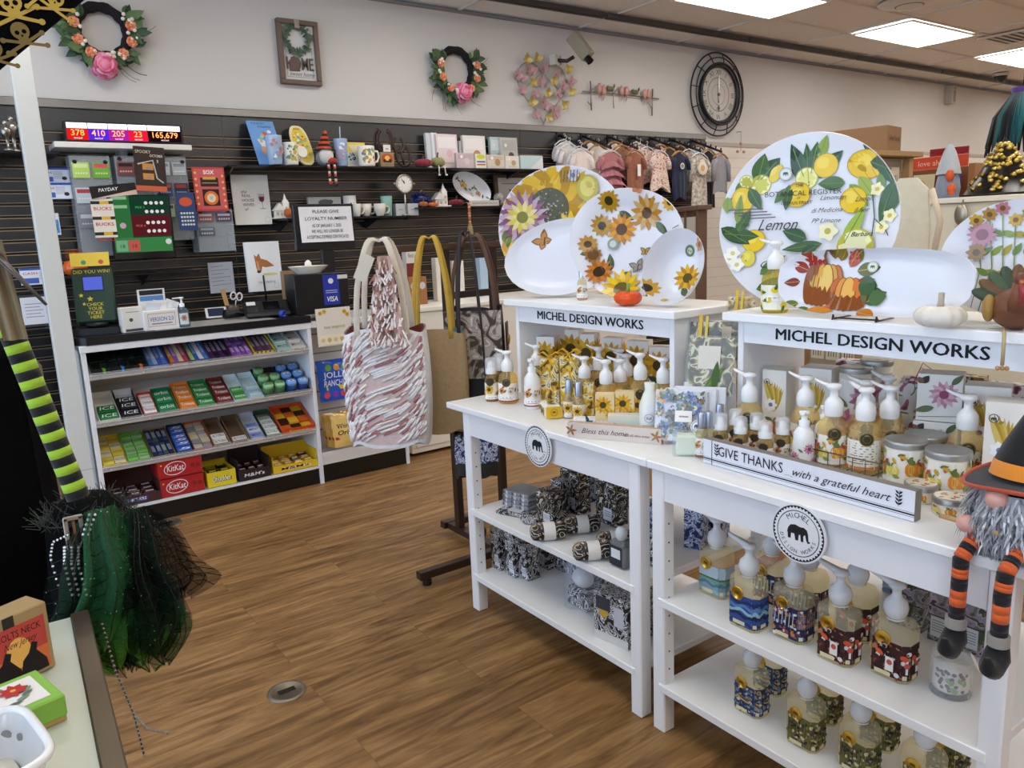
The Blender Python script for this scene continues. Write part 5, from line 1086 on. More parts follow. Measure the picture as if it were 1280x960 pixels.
def honey(A,w,h):
 A.rect(-w*.48,w*.48,-h*.48,h*.48,'d9dde4',2,2)
 g=random.Random(5)
 for i in range(44):x,y=g.uniform(-.4,.4),g.uniform(-.42,.42);c=g.choice(('c98a3a','6a7a8a','c9c8d8','8aa8a0','8a7458','4f68a8','6a5a3a','3f5a94','c8b07a','5a6a48','4a3a2a'));A.flower(x*w,y*h,g.uniform(.07,.14)*w,7,c,('3a3020','e8d8a0','5a4a2a')[i%3],.35,col2=mixh(c,'ffffff',.3));A.leaf(x*w,y*h,.13*w,.06*w,g.uniform(0,6),'5a7050')
 A.rect(-w*.08,w*.25,-h*.12,h*.1,'efe6d8');A.rect(-w*.0,w*.18,-h*.03,h*.0,'8a7a6a');A.disc(w*.36,-h*.2,w*.13,'eef0f2');A.ring(w*.36,-h*.2,w*.1,w*.11,'3a4250');elephant(A,w*.36,-h*.2,w*.11,'3a4250')
p=at(851,502,x=1.68)
for k in range(4):
 t=thing('napkin_pack','flower and honeybee printed napkin pack at the front of the leaning row' if k==0 else 'pale napkin pack leaning in the row behind the honeybee one','napkins',(0,0,0),None,'leaning napkin packs')
 b=MB();b.box(-.075,.075,-.075,.075,-.006,.006,'dfe1e6','satin',.003);part('pack',b,t)
 b=MB();A=Art(b,plane_S((0,0,.006),(1,0,0),(0,1,0)),'gloss');honey(A,.148,.148)if k==0 else A.rect(-.07,.07,-.07,.07,'e6e7ea');part('front_print',b,t)
 facing(t,(p.x+.026*k,p.y-.012*k,ZT+.083+.003*k),212,14,0)
p=at(852,572,z=ZT);t=thing('soap_box','pale mint soap wrapped in clear film at the joint of the two tables','soap',(p.x+.035,p.y+.005,ZT),222)
b=MB();b.box(-.02,.02,-.035,.035,.002,.06,'dfe8d4','satin',.006);part('soap',b,t)
b=MB();b.box(-.026,.026,-.045,.045,.0,.066,'e4f0ea','film',.004);part('clear_wrap',b,t)
q=at(880,520,x=1.62);room_spray('room_spray','small dark labelled roller bottle squeezed beside the give thanks sign',(1.625,q.y+.012,ZT),205)
for i,(px,py,w,h,x,az,ti,m_,lb)in enumerate(((893,458,.13,.17,1.80,205,14,'greenbrown','clear wrapped towel packet with green leaves, nearest the lemon riser'),(872,440,.1,.19,1.86,200,10,'greenbrown','yellow striped folded towel packet in the middle of the gap'),(852,436,.07,.2,1.90,195,6,'sunprint','sunflower towel packet against the left riser panel'),(908,405,.085,.17,1.97,200,12,'sunprint','sunflower towel packet standing highest between the risers'),(900,425,.13,.12,1.93,205,16,'greenbrown','white fronted towel packet tilted between the risers'))):
 q=at(px,py,x=x);t=thing('towel_packet',lb,'towels',(0,0,0),None,'wrapped towel packets')
 b=MB();b.box(-w/2,w/2,-h/2,h/2,-.006,.004,'ffffff',m_,.003);part('towel',b,t)
 b=MB();b.grid(lambda u,v:V(((u-.5)*w*1.08,(v-.5)*h*1.06,.0065+.002*math.sin(u*9+v*7))),8,8,'e9efe9','film');part('clear_wrap',b,t)
 if i in(1,3):b=MB();b.box(-w*.2,-w*.08,-h*.5,h*.62,.0085,.0105,'dcb32a','satin');b.box(w*.02,w*.1,-h*.5,h*.6,.0085,.0105,'e2c24a','satin');part('yellow_ribbon',b,t,'yellow ribbon')
 if i in(0,4):b=MB();b.box(-w*.3,w*.2,-h*.05,h*.35,.009,.0095,'dcd6ca','paper');A=Art(b,plane_S((0,0,.0095),(1,0,0),(0,1,0)),'paper');A.leaf(-w*.1,-h*.4,h*.5,h*.14,.9,'5a7a3a','9ab06a');A.leaf(w*.1,-h*.4,h*.5,h*.14,1.5,'44622e');part('paper_insert',b,t)
 facing(t,(x,1.545 if i==3 else q.y,max(q.z,ZT+h/2+.004)),az,ti)
# ================================================================ things on and above the slatwall
def prect(x0,y0,x1,y1,y):
 """centre, width and height (metres) of an upright patch of the plane y seen in this photo rectangle"""
 xm,ym=(x0+x1)/2,(y0+y1)/2
 return at(xm,ym,y=y),(at(x1,ym,y=y)-at(x0,ym,y=y)).length,(at(xm,y0,y=y)-at(xm,y1,y=y)).length
def leafshape(b,x,y,z,L,w,ang,tilt,col,mat='leafm',curl=.2):
 """one leaf with a raised midrib in the u-v-w frame of a wall piece"""
 T=TR(x,y,z)@Mx.Rotation(ang,4,'Z')@Mx.Rotation(-tilt,4,'Y')
 vs=[];n=5
 for i in range(n+1):
  t=i/n;h=w*.5*math.sin(PI*t**.85)if 0<t<1 else 0
  vs+=[(t*L,h,.25*h-curl*L*t*t),(t*L,0,-curl*L*t*t),(t*L,-h,.25*h-curl*L*t*t)]
 fs=[]
 for i in range(n):
  o=3*i;fs+=[(o+1,o+4,o+3,o),(o+2,o+5,o+4,o+1)]
 b.add(vs,fs,col,mat,True,T)
def rosehead(b,x,y,z,r,cols,n=3,mat='petal'):
 b.sph((x,y,z+r*.35),(r*.45,r*.45,r*.5),cols[0],mat,10,7)
 for k in range(n):
  m=5+2*k;rr=r*(.45+.55*(k+1)/n)
  for i in range(m):
   a=2*PI*i/m+k*.5;T=TR(x+math.cos(a)*rr*.55,y+math.sin(a)*rr*.55,z+r*(.42-.16*k))@Mx.Rotation(a,4,'Z')@Mx.Rotation(R(28+24*k),4,'Y')
   b.sph((0,0,0),(r*.12,r*.42,r*.42),cols[(k+i)%len(cols)],mat,8,6,T)
def wreath(label,px0,py0,px1,py1,seed,pe):
 g=random.Random(seed);c,w,h=prect(px0,py0,px1,py1,YW-.05);r=(w+h)/4*.62
 t=thing('wreath',label,'wreath',(0,0,0))
 b=MB();b.tube([(r*.92*math.cos(2*PI*i/40),r*.92*math.sin(2*PI*i/40),0)for i in range(40)],[.03+.004*math.sin(i*1.7)for i in range(40)],'1d1a1c','knit',10,True);part('twig_frame',b,t)
 b=MB()
 for i in range(150):
  a=g.uniform(R(150),R(400));k=g.choice((.85,1,1.15));L_=g.uniform(.05,.11)
  leafshape(b,r*k*math.cos(a),r*k*math.sin(a),.02+g.uniform(0,.03),L_,L_*.5,a+g.uniform(-1.2,1.2),g.uniform(-.2,.6),g.choice(('2c4a2c','3a5a34','24402a','4f6a40','5f7a4a')))
 part('foliage',b,t)
 b=MB();rosehead(b,*pe,.04,.085,('e88aa8','d8658c','f0a8bd'),4);part('peony',b,t,'large pink peony')
 for i in range(7):
  a=R(170+i*34);q=MB();rosehead(q,r*math.cos(a)*1.04,r*math.sin(a)*1.04,.045,.036,('e8906a','f0b090','dc7a58'),2);part('rose',q,t,'peach orange rose')
 b=MB()
 for i in range(22):a=g.uniform(R(150),R(400));b.sph((r*g.uniform(.8,1.2)*math.cos(a),r*g.uniform(.8,1.2)*math.sin(a),.06),.012,'f0ede0','petal',8,6)
 part('white_buds',b,t)['kind']='stuff'
 for i in range(6):
  a=g.uniform(R(200),R(390));q=MB();P=[V((r*math.cos(a),r*math.sin(a),.02))]
  for k in range(5):P.append(P[-1]+V((math.cos(a+k*.2)*.035,math.sin(a+k*.3)*.03-.01,.004)))
  q.tube(P,.0016,'6a5a48','matte',5);part('twig',q,t)
 return facing(t,(c.x,YW-.035,c.z),-90)
wreath('pink peony wreath on the wall above the lottery display, largest bloom low at its centre',72,-14,184,92,3,(-.02,-.2))
wreath('dark ringed flower wreath on the wall between the home sign and the butterfly heart',536,43,606,132,7,(.03,-.17))
c,w,h=prect(349,26,399,106,YW-.03);t=thing('framed_sign','brown framed white sign reading HOME sweet home with a little green wreath','sign')
b=MB()
for q in((-w/2,w/2,h/2-.03,h/2),(-w/2,w/2,-h/2,-h/2+.03),(-w/2,-w/2+.03,-h/2+.03,h/2-.03),(w/2-.03,w/2,-h/2+.03,h/2-.03)):b.box(*q,-.02,.025,'6a574a','wood',.003)
part('frame',b,t)
b=MB();b.box(-w/2+.03,w/2-.03,-h/2+.03,h/2-.03,-.02,.0,'d8d8d6','paper');A=Art(b,plane_S((0,0,0),(1,0,0),(0,1,0)),'paper')
iw,ih=w/2-.05,h/2-.05
for q in((-iw,iw,ih-.003,ih),(-iw,iw,-ih,-ih+.003),(-iw,-iw+.003,-ih,ih),(iw-.003,iw,-ih,ih)):A.rect(*q,'8a8a88')
A.script('sweet home',.01,-h*.33,w*.62,'55504c');part('board',b,t)
b=MB();b.text('HOME',.115,'55443a','wood',TR(0,-h*.18,.002),.008,depth=.006,fit=w*.66);b.prism([(-.075,-h*.18-.045),(-.005,-h*.18-.045),(-.005,-h*.18+.02),(-.04,-h*.18+.055),(-.075,-h*.18+.02)],.002,.01,'5f4a3e','wood');part('raised_letters',b,t,'raised brown HOME letters')
b=MB();g=random.Random(5)
for i in range(110):a=g.uniform(0,6.28);r=.085*g.uniform(.9,1.12);leafshape(b,r*math.cos(a)-.01,h*.2+r*math.sin(a),.012,.035,.018,g.uniform(0,6.28),.3,g.choice(('3f5a44','5a7258','2f4a38')))
b.tube([(.085*math.cos(i*.35)-.01,h*.2+.085*math.sin(i*.35),.01)for i in range(18)],.007,'4a5a44','leafm',6,True);part('little_wreath',b,t)
b=MB();b.box(-.025,.01,h*.2+.07,h/2,.026,.029,'a99a86','fabric');part('ribbon',b,t)
facing(t,(c.x,YW-.022,c.z),-90)
t=thing('butterfly_art','heart shaped wall art of pink and gold metal butterflies','wall art');c,w,h=prect(640,62,722,158,YW-.05)
gold=((172,225),(256,215),(505,305),(225,410),(390,400),(345,495),(215,565),(530,485),(475,590),(350,690));pink=((110,345),(150,365),(235,310),(325,290),(435,240),(430,340),(545,395),(300,405),(150,465),(255,500),(440,500),(480,430),(340,590),(410,625),(265,660),(425,665),(320,560),(200,300))
mk={}
for kind,lst,cc in(('g',gold,('dccb86','c9b468')),('p',pink,('c9a0a4','b58a92'))):
 for i,(x,y)in enumerate(lst):
  p=at(630+x/6.4,40+y/6.4,y=YW-.05);b=MB();s=.085
  b.T=TR(p.x-c.x,p.z-c.z,.012 if kind=='p' else.035)@Mx.Rotation((i*1.9)%1.6-.8,4,'Z')
  for sg in(1,-1):
   for(px_,L_,wd,an)in((0,.064,.046,.75),(0,.046,.036,-.6)):
    leafshape(b,0,0,0,L_,wd,(an if sg>0 else PI-an),.35,cc[0],'dullmetal' if kind=='g' else 'satin',-.1)
  b.tube([(0,.03,.004),(0,-.03,.004)],[.004,.006],cc[1],'dullmetal',6);part('butterfly',b,t,'gold butterfly' if kind=='g' else None)
b=MB();P_=[]
for i in range(40):a=2*PI*i/40;P_.append((.21*(math.sin(a)**3)*1.25,.21*(.8125*math.cos(a)-.3125*math.cos(2*a)-.125*math.cos(3*a)-.0625*math.cos(4*a))*1.3,.0))
b.tube(P_,.003,'b09a92','dullmetal',6,True);b.tube([P_[5],P_[28]],.003,'b09a92','dullmetal',6);b.tube([P_[35],P_[12]],.003,'b09a92','dullmetal',6);part('wire_frame',b,t)
facing(t,(c.x,YW-.02,c.z),-90)
p=at(722,64,y=YW-.22);t=thing('security_camera','beige security camera on the wall above the butterfly heart','camera',(p.x,p.y,p.z),20)
b=MB();b.T=TR(0,-.02,.03,rx=52,rz=0);b.box(-.045,.045,-.12,.12,-.045,.06,'a59c86','satin',.006);part('housing',b,t)
b=MB();b.T=TR(0,-.02,.03,rx=52);b.cyl(.03,0,.05,'141416','gloss',16,TR(-.01,-.12,.0,rx=90));part('lens',b,t)
b=MB();b.tube([(-.03,.02,-.045),(-.04,.08,-.07),(-.09,.165,-.06)],.016,'22242c','satin',8);b.box(-.13,-.05,.14,.2,-.1,-.02,'cfc9bf','satin',.004);part('wall_mount',b,t)
t=thing('bird_branch_art','thin metal wall art of pink birds sitting on a branch','wall art');c,w,h=prect(730,100,822,145,YW-.03)
def wp(x,y):q=at(630+x/6.4,40+y/6.4,y=YW-.03);return(q.x-c.x,q.z-c.z,.012)
b=MB()
for pts,r in(([(628,475),(900,495),(1240,535)],.006),([(692,392),(700,625)],.006),([(1190,455),(1185,670)],.006),([(672,560),(700,590)],.004),([(1150,560),(1185,610)],.004),([(870,470),(880,610)],.004),([(880,490),(920,440)],.004),([(1095,480),(1098,560)],.004),([(680,490),(730,440)],.003)):b.tube([wp(*q)for q in pts],r,'8f8378','dullmetal',6)
part('branch',b,t)
for x,y,k in((762,455,0),(797,468,0),(852,455,1),(943,472,0),(982,477,0),(1050,482,1),(1127,500,0),(1157,500,0)):
 b=MB();q=wp(x,y)
 if k==0:b.sph((q[0],q[1],.016),(.026,.04,.016),'d09a8c','satin',12,8);b.sph((q[0],q[1]+.032,.018),(.018,.018,.014),'d8a598','satin',10,7);leafshape(b,q[0],q[1]-.03,.012,.06,.02,-PI/2,0,'b58a7e','satin')
 else:b.sph((q[0],q[1],.016),(.04,.022,.014),'6f6a52','satin',12,8);leafshape(b,q[0]+.03,q[1]+.005,.012,.06,.022,.9,0,'4a4a3e','satin');b.sph((q[0]-.034,q[1]+.012,.016),.015,'7a7358','satin',8,6)
 part('bird',b,t,'olive bird with a raised tail' if k else None)
facing(t,(c.x,YW-.016,c.z),-90)
t=thing('wall_clock','large round black wire clock with roman numerals','clock');c,w,h=prect(864,65,934,171,YW-.05);r=.42*h/.84 if False else h/2
b=MB()
for q,z,th in((r*.985,.02,.008),(r*.86,.045,.006),(r*.72,.06,.012),(r*.665,.045,.014)):b.tube([(q*math.cos(2*PI*i/56),q*math.sin(2*PI*i/56),z)for i in range(56)],th,'17181c','satin',7,True)
for i in range(12):a=2*PI*(i+.5)/12+.1;b.tube([(r*.985*math.cos(a),r*.985*math.sin(a),.02),(r*.86*math.cos(a),r*.86*math.sin(a),.045),(r*.7*math.cos(a),r*.7*math.sin(a),.06)],.005,'17181c','satin',6)
part('wire_frame',b,t)
b=MB();b.lathe([(0,.03),(r*.66,.03)],48,'d6d1ca','paper',None,False);b.lathe([(r*.66,.0),(0,.0)],48,'2a2a2c','satin',None,False);b.lathe([(r*.66,.0),(r*.66,.03)],48,'2a2a2c','satin')
A=Art(b,plane_S((0,0,.03),(1,0,0),(0,1,0)),'paper',.0005)
for q in(.62,.4,.385,.24):A.ring(0,0,r*q,r*(q+.008),'55534f',44)
for i,n_ in enumerate(('XII','I','II','III','IIII','V','VI','VII','VIII','IX','X','XI')):
 a=PI/2-2*PI*i/12;A.text(n_,r*.52*math.cos(a),r*.52*math.sin(a),r*.17,'4a4845',ang=a-PI/2)
for i in range(60):a=2*PI*i/60;A.stroke([(r*.62*math.cos(a),r*.62*math.sin(a)),(r*.645*math.cos(a),r*.645*math.sin(a))],.003,'55534f')
part('dial',b,t)
b=MB();b.prism([(-.006,-.06),(.006,-.06),(.008,r*.4),(0,r*.5),(-.008,r*.4)],.036,.038,'8a8884','metal');b.prism([(-.008,-.08),(.008,-.08),(.006,r*.24),(0,r*.28),(-.006,r*.24)],.034,.0355,'3a3a3c','satin');b.prism([(0,-.1),(.018,-.13),(0,-.155),(-.018,-.13)],.036,.038,'3a3a3c','satin');b.cyl(.014,.03,.042,'2a2a2c','satin',14);part('clock_hands',b,t)
facing(t,(c.x,YW-.01,c.z),-90)
p=at(1188,119,y=YW-.06);b=MB();b.box(-.05,.05,-.05,.06,-.11,.11,'b5aa9c','satin',.006);b.box(-.03,.03,-.052,-.05,-.09,.05,'8f8578','matte');b.cyl(.01,0,.004,'6a6258','matte',10,TR(0,-.05,.08,rx=90));one('wall_speaker',b,'small beige wall box high on the back wall','wall box',(p.x,YW-.062,p.z))
SY0,SY1=5.13,5.412
def shelf(x0,x1,z,label,y0=SY0):
 t=thing('wall_shelf',label,'shelf',(x0,y0,z-.012));L_=x1-x0
 b=MB();b.box(0,L_,0,SY1-y0,0,.011,'111214','satin',.002);part('board',b,t)
 for x in(.03,L_-.3):
  b=MB();b.prism([(0,0),(SY1-y0-.05,0),(SY1-y0-.05,-.07)],x,x+.012,'141416','satin',T=Mx(((0,0,1,0),(1,0,0,.05),(0,1,0,-.001),(0,0,0,1))));part('shelf_bracket',b,t)
ZS1=1.937;ZS2=1.598;ZS3=1.655
shelf(1.55,4.13,ZS1,'long black top shelf with tumblers, horseshoes and baby gifts');shelf(1.885,2.87,ZS2,'black middle shelf with white mugs and the mint tumbler');shelf(2.88,4.1,ZS3,'black middle shelf with the pumpkins and the pumpkin platter')
def upright(name,label,cat,box,y,zs,col='e9e9e9',art=None,th=.012,lean=6,mat='paper',group=None,az=-90,back=None):
 """flat pack, card or board standing on a shelf, leaning back a little"""
 c,w,h=prect(*box,y);t=thing(name,label,cat,(0,0,0),None,group);h/=math.cos(R(lean))
 b=MB();b.box(-w/2,w/2,0,h,-th,0,back or col,mat,.001);part('panel',b,t)
 b=MB();A=Art(b,plane_S((0,h/2,0),(1,0,0),(0,1,0)),'paper',.0004);A.rect(-w*.497,w*.497,-h*.497,h*.497,col)
 if art:art(A,w,h)
 part('front_print',b,t)
 return facing(t,(c.x,y,(zs if zs is not None else c.z-h/2)+.001+th*math.sin(R(lean))),az,lean)
def spin(name,label,cat,box,y,zs,prof,col,mat='ceramic',art=None,handle=None,group=None,extra=None):
 """turned vessel: prof in fractions of its radius and height"""
 c,w,h=prect(*box,y);r=w/2;t=thing(name,label,cat,(c.x,y,zs+.001),None,group)
 if zs is not None:h=max(.02,at((box[0]+box[2])/2,box[1],y=y).z-zs)
 b=MB();b.lathe([(a*r,z*h)for a,z in prof],26,col,mat);part('body',b,t)
 if art:b=MB();A=Art(b,cyl_S(r*.985,h*.5,R(-90)),'paper',.0012);art(A,r*2.2,h*.8);part('print',b,t)
 if handle:b=MB();s=handle;b.tube([(r*.9*s,0,h*.78),(r*1.5*s,0,h*.75),(r*1.65*s,0,h*.5),(r*1.4*s,0,h*.25),(r*.85*s,0,h*.2)],.007,col,mat,8);part('handle',b,t)
 if extra:extra(t,r,h)
 return t
MUG=[(0,0),(.9,0),(.98,.04),(1,.1),(1,1),(.94,1),(.92,.1),(0,.08)];TUM=[(0,0),(.78,0),(.82,.02),(1,.95),(1,1),(.9,1.0),(.3,.99),(0,.99)]
def blob_art(cols,n=14,seed=1):
 def f(A,w,h):
  g=random.Random(seed)
  for i in range(n):A.disc(g.uniform(-.4,.4)*w,g.uniform(-.42,.42)*h,g.uniform(.05,.12)*min(w,h),g.choice(cols),n=9,rings=1)
 return f
def pyr(A,w,h):
 A.rect(-w*.5,w*.5,h*.36,h*.5,'6f9fd8');A.text('THE JERSEY',-w*.1,h*.44,h*.06,'101820',fit=w*.5);A.text('PYRAMID',w*.12,h*.36,h*.06,'101820',fit=w*.5)
 A.poly([(0,h*.26),(-w*.02,h*.26),(-w*.02,-h*.2),(0,-h*.2)],'223'*2);A.poly([(w*.02,h*.2),(w*.34,h*.0),(w*.02,h*.0)],'b8504a');A.poly([(-w*.3,h*.08),(w*.3,h*.0),(w*.2,-h*.14),(-w*.2,-h*.1)],'d8dce4');blob_art(('c85a52','e8e4d8','8ac0a0','d8a06a'),16,3)(A,w*.8,h*.6)
upright('cutting_board','light blue board printed with a sailing boat leaning on the top shelf','board',(322,147,356,206),5.16,ZS1,'6f9fd8',pyr,.01,33)
spin('tumbler','pale blue printed tumbler in front of the blue board','tumbler',(333,171,353,207),5.155,ZS1,TUM,'a9c0dc','gloss',blob_art(('e8c8c8','8aa8d0','f0f0f0','c88a8a'),18,2))
def tagx(t,r,h):b=MB();b.cyl(r*.75,-.002,.002,'e9e6dc','paper',18,TR(r*1.55,-.02,h*.6,rx=80,rz=10));part('round_tag',b,t)
spin('mug','white mug with a yellow print and a round tag beside the blue tumbler','mug',(350,179,368,207),5.155,ZS1,MUG,'e8e4dc','ceramic',blob_art(('c9b03a','a8b06a','6a8a9a'),20,5),1,None,tagx)
def yel(A,w,h):A.disc(0,0,w*.47,'e2c84a',h*.48,24);blob_art(('d8b02a','a9b46a','c86a4a','7ab0a8','f0e8c0'),46,6)(A,w*.85,h*.85);A.text('JERSEY',0,h*.42,h*.06,'8a6a1a')
c,w,h=prect(372,154,395,207,5.17);t=thing('serving_tray','yellow map printed oval tray leaning on the top shelf','tray');hh=h/math.cos(R(33))
b=MB();b.prism([(w*.5*math.copysign(abs(math.cos(a))**.7,math.cos(a)),hh*.5+hh*.5*math.copysign(abs(math.sin(a))**.7,math.sin(a)))for a in[2*PI*i/36 for i in range(36)]],-.012,0,'e8dcae','gloss');A=Art(b,plane_S((0,hh/2,0),(1,0,0),(0,1,0)),'paper');yel(A,w*.95,hh*.95);b.build('tray_body',t);facing(t,(c.x,5.17,ZS1+.009),-90,33)
p=at(407,205,y=5.17);t=thing('gnome_doll','little gnome with an orange and black striped hat on the top shelf','doll',(p.x,5.18,ZS1+.001),-90)
b=MB();b.sph((0,0,.055),(.055,.06,.055),'8d98a0','fabric',16,10);part('body',b,t)
b=MB();b.sph((.035,.0,.065),(.035,.05,.055),'d8d6d2','knit',14,10);part('beard',b,t)
b=MB();b.cyl(.075,.105,.11,'15151a','fabric',20);part('hat_brim',b,t)
b=MB()
for k in range(7):b.lathe([(.05-.006*k,.11+.017*k),(.0485-.006*k,.127+.017*k)],16,('d9552a','1a1618')[k%2],'fabric',TR(-.003*k*0,.003*k,0))
b.lathe([(.009,.228),(0,.236)],12,'d9552a','fabric',TR(0,.02,0));part('striped_hat',b,t,'striped witch hat')
b=MB();b.sph((.06,.03,.03),(.03,.034,.022),'a8362c','fabric',12,8);part('mitten',b,t)
for y,n in((-.012,7),(.03,8)):
 b=MB();P_=[V((.06,y,.012)),V((.085,y,.0))]+[V((.09,y,-.016*k-.008))for k in range(n)]
 for i in range(len(P_)-1):b.tube([P_[i],P_[i+1]],.0085,('1a1618','d8d4cc','d9552a')[i%3],'fabric',8)
 b.sph(tuple(P_[-1]+V((.01,0,-.01))),(.02,.011,.012),'17171a' if y>0 else 'd9552a','fabric',10,6);part('leg',b,t)
def strw(t,r,h):b=MB();b.tube([(0,0,h),(.003,0,h*1.45)],.004,'c9d4e0','gloss',6);part('straw',b,t)
spin('tumbler','blue and white tumbler with a straw right of the striped gnome','tumbler',(418,174,434,207),5.16,ZS1,TUM,'9fb8d4','gloss',blob_art(('c8a0b0','7aa0c8','e8e8f0'),16,9),None,None,strw)
def yel2(A,w,h):A.rect(-w*.5,w*.5,h*.1,h*.5,'e6cf5a');A.poly([(-w*.3,h*.4),(w*.3,h*.4),(0,-h*.05)],'e8e0c0');blob_art(('6a86a0','8a9aa8','3a4a5a','b8c8d0'),24,4)(A,w*.8,h*.5);A.rect(-w*.5,w*.5,-h*.5,-h*.38,'efece4')
upright('gift_box','yellow topped picture box between the straw tumbler and white mug','box',(432,176,458,207),5.22,ZS1,'dfe3e0',yel2,.02,5)
spin('mug','tall white mug with a map print right of the picture box','mug',(449,183,468,208),5.15,ZS1,MUG,'ece8de','ceramic',blob_art(('c9b03a','8aa06a','6a8a9a','b87a4a'),24,8),1)
def horseshoe(b,x,y,r,T=None,c='4a3f3a',z=.0,open_=60,up=True):
 P_=[(x+r*.82*math.cos(R(a)),y+r*math.sin(R(a)),z)for a in range(90+open_ if up else-90+open_,(450-open_ if up else 270-open_)+1,12)];b.tube(P_,.011,c,'dullmetal',7,flat=.6)
p,w,h=prect(474,187,491,208,5.16);t=thing('horseshoe_lantern','small lantern block with an orange silhouette scene under a horseshoe','lantern',(p.x,5.17,ZS1+.001))
b=MB();b.box(-w/2,w/2,-.03,.03,0,.022,'8a7a5a','wood',.002);b.box(-w/2,w/2,-.03,.03,.023,h*.86,'9a8560','wood',.002);part('block',b,t)
b=MB();A=Art(b,plane_S((0,-.03,h*.5),(1,0,0),(0,0,1)),'paper',.0006);A.poly([(-w*.4,-h*.2),(w*.4,-h*.2),(w*.4,h*.12),(w*.2,h*.24),(-w*.2,h*.24),(-w*.4,h*.12)],'b8482a');A.disc(0,-h*.02,w*.2,'f2b45a');A.rect(-w*.3,w*.3,-h*.24,-h*.14,'2a1a14');A.disc(-w*.2,-h*.14,w*.1,'2a1a14');A.disc(w*.2,-h*.12,w*.1,'2a1a14');part('scene_print',b,t)
b=MB();horseshoe(b,0,0,.085,z=0,open_=30);part('horseshoe',b,t).matrix_local=Mx.Translation((.0,.01,h*1.62))@Mx.Rotation(R(90),4,'X')
b=MB();horseshoe(b,0,0,.062,z=0,open_=30);part('horseshoe',b,t).matrix_local=Mx.Translation((.0,-.004,h*1.66))@Mx.Rotation(R(90),4,'X')
b=MB();b.box(-.028,.028,-.034,-.032,h*.88,h*1.3,'e4e2dc','paper');b.box(-.012,.012,-.0345,-.034,h*1.02,h*1.08,'8a8884','paper');part('price_tag',b,t,'white price tag')
for px,py0,py1,r,lb in((505,188,208,.07,'rusty horseshoe ring standing right of the lantern block'),(468,172,190,.05,'dark horseshoe ring partly behind the white map mug')):
 p=at(px,(py0+py1)/2,y=5.23);b=MB();horseshoe(b,0,r+.012 if px>500 else.0,r,open_=20);
 if px>500:horseshoe(b,-.03,r*2.3,r*.75,open_=20);b.tube([(.0,.02,0),(-.02,r*1.6,0)],.008,'4a3f3a','dullmetal',6)
 o=one('horseshoe_ornament',b,lb,'ornament');facing(o,(p.x,5.23,ZS1+.004 if px>500 else ZS1+.058),-90,6)
def felt_pumpkin(label,px,py0,py1,wpx,y,zs,col,stem,kind='felt_pumpkin',legs=False):
 p,w,h=prect(px-wpx/2,py0,px+wpx/2,py1,y);o=pumpkin('pumpkin',label,(p.x,y,zs+.001),w/2,h*.8,col,stem,'fabric')
 if legs:
  for s in(-1,1):b=MB();b.tube([(s*.02,-w*.42,.01),(s*.024,-w*.55,-.0),(s*.028,-w*.57,-.05)],.004,'e4ddd0','fabric',6);b.sph((s*.03,-w*.62,-.055),(.008,.016,.007),'e4ddd0','fabric',8,6);part('leg',b,o)
 return o
felt_pumpkin('small dark red felt pumpkin on the top shelf before the baby gifts',529,198,212,20,5.17,ZS1,'8a2230','3a3028')
felt_pumpkin('olive patchwork pumpkin with dangling white legs on the top shelf',547,196,213,16,5.18,ZS1,'8a8a5a','4a4a34',legs=True)
def babycard(c1,c2):
 def f(A,w,h):A.rect(-w*.42,w*.42,h*.1,h*.42,c1);A.disc(w*.1,-h*.05,w*.16,c2);A.rect(-w*.3,w*.3,-h*.36,-h*.3,'c9c4bc');A.disc(-w*.2,h*.26,w*.08,'f4f0ea')
 return f
for i,(bx,y,col,art,lb)in enumerate((((534,166,541,212),5.33,'dadde0',None,'grey edged gift bag at the left end of the baby gifts'),((541,166,548,212),5.31,'e4e6e8',None,'white gift bag second from the left in the baby gifts'),((547,167,573,211),5.28,'ead8d8',babycard('f2eeee','e4c0c4'),'tall pale pink gift bag in the baby gifts'),((575,169,582,206),5.34,'d4d8da',None,'thin grey card edge left of the white baby gift bag'),((580,168,608,211),5.31,'ebe8e2',babycard('f4f2ee','c98a6a'),'tall white gift bag with a small brown figure'),((614,169,630,211),5.33,'b9cdd0',babycard('d8e4e4','8ab0b4'),'pale blue card behind the grey penguin card'),((627,170,648,211),5.30,'c5c2bc',babycard('b9b6b0','5a4a4e'),'grey gift bag with a small penguin picture'),((571,192,593,211),5.18,'ccb8ba',babycard('c2acb0','d8c8c8'),'dusty pink baby album at the front of the top shelf'),((595,193,608,211),5.17,'e6e6d0',lambda A,w,h:(A.disc(0,h*.3,w*.4,'c9d03a',h*.16),A.rect(-w*.4,w*.4,-h*.1,0,'3a5a9a'),A.rect(-w*.4,w*.4,-h*.3,-h*.2,'c85a4a')),'small bright lettered card at the front of the top shelf'),((609,194,631,211),5.17,'d8ccc0',babycard('c9b8a8','b08a5a'),'beige baby frame at the front of the top shelf'),((632,195,649,211),5.17,'e4dcd0',babycard('e8e2d8','c0a070'),'cream box with a teddy next to the beige frame'),((651,194,679,211),5.18,'c5dcdc',lambda A,w,h:A.poly([(-w*.1,-h*.5),(w*.5,h*.4),(w*.5,-h*.5)],'e8e8ee'),'pale aqua wrapped blanket box at the shelf end'))):
 upright('baby_gift',lb,'gift',bx,y,ZS1,col,art,.03,3,group='baby gifts on the top shelf')
def pig(A,w,h):A.rect(-w*.46,w*.46,-h*.4,-h*.05,'8f918f');A.text('THIS LITTLE PIG',0,-h*.22,h*.18,'2a2a2c',fit=w*.8);A.disc(0,h*.24,w*.2,'5a5a58',h*.15);A.disc(w*.17,h*.27,w*.08,'5a5a58',h*.1);A.rect(-w*.14,-w*.1,h*.02,h*.15,'5a5a58');A.rect(w*.06,w*.1,h*.02,h*.15,'5a5a58')
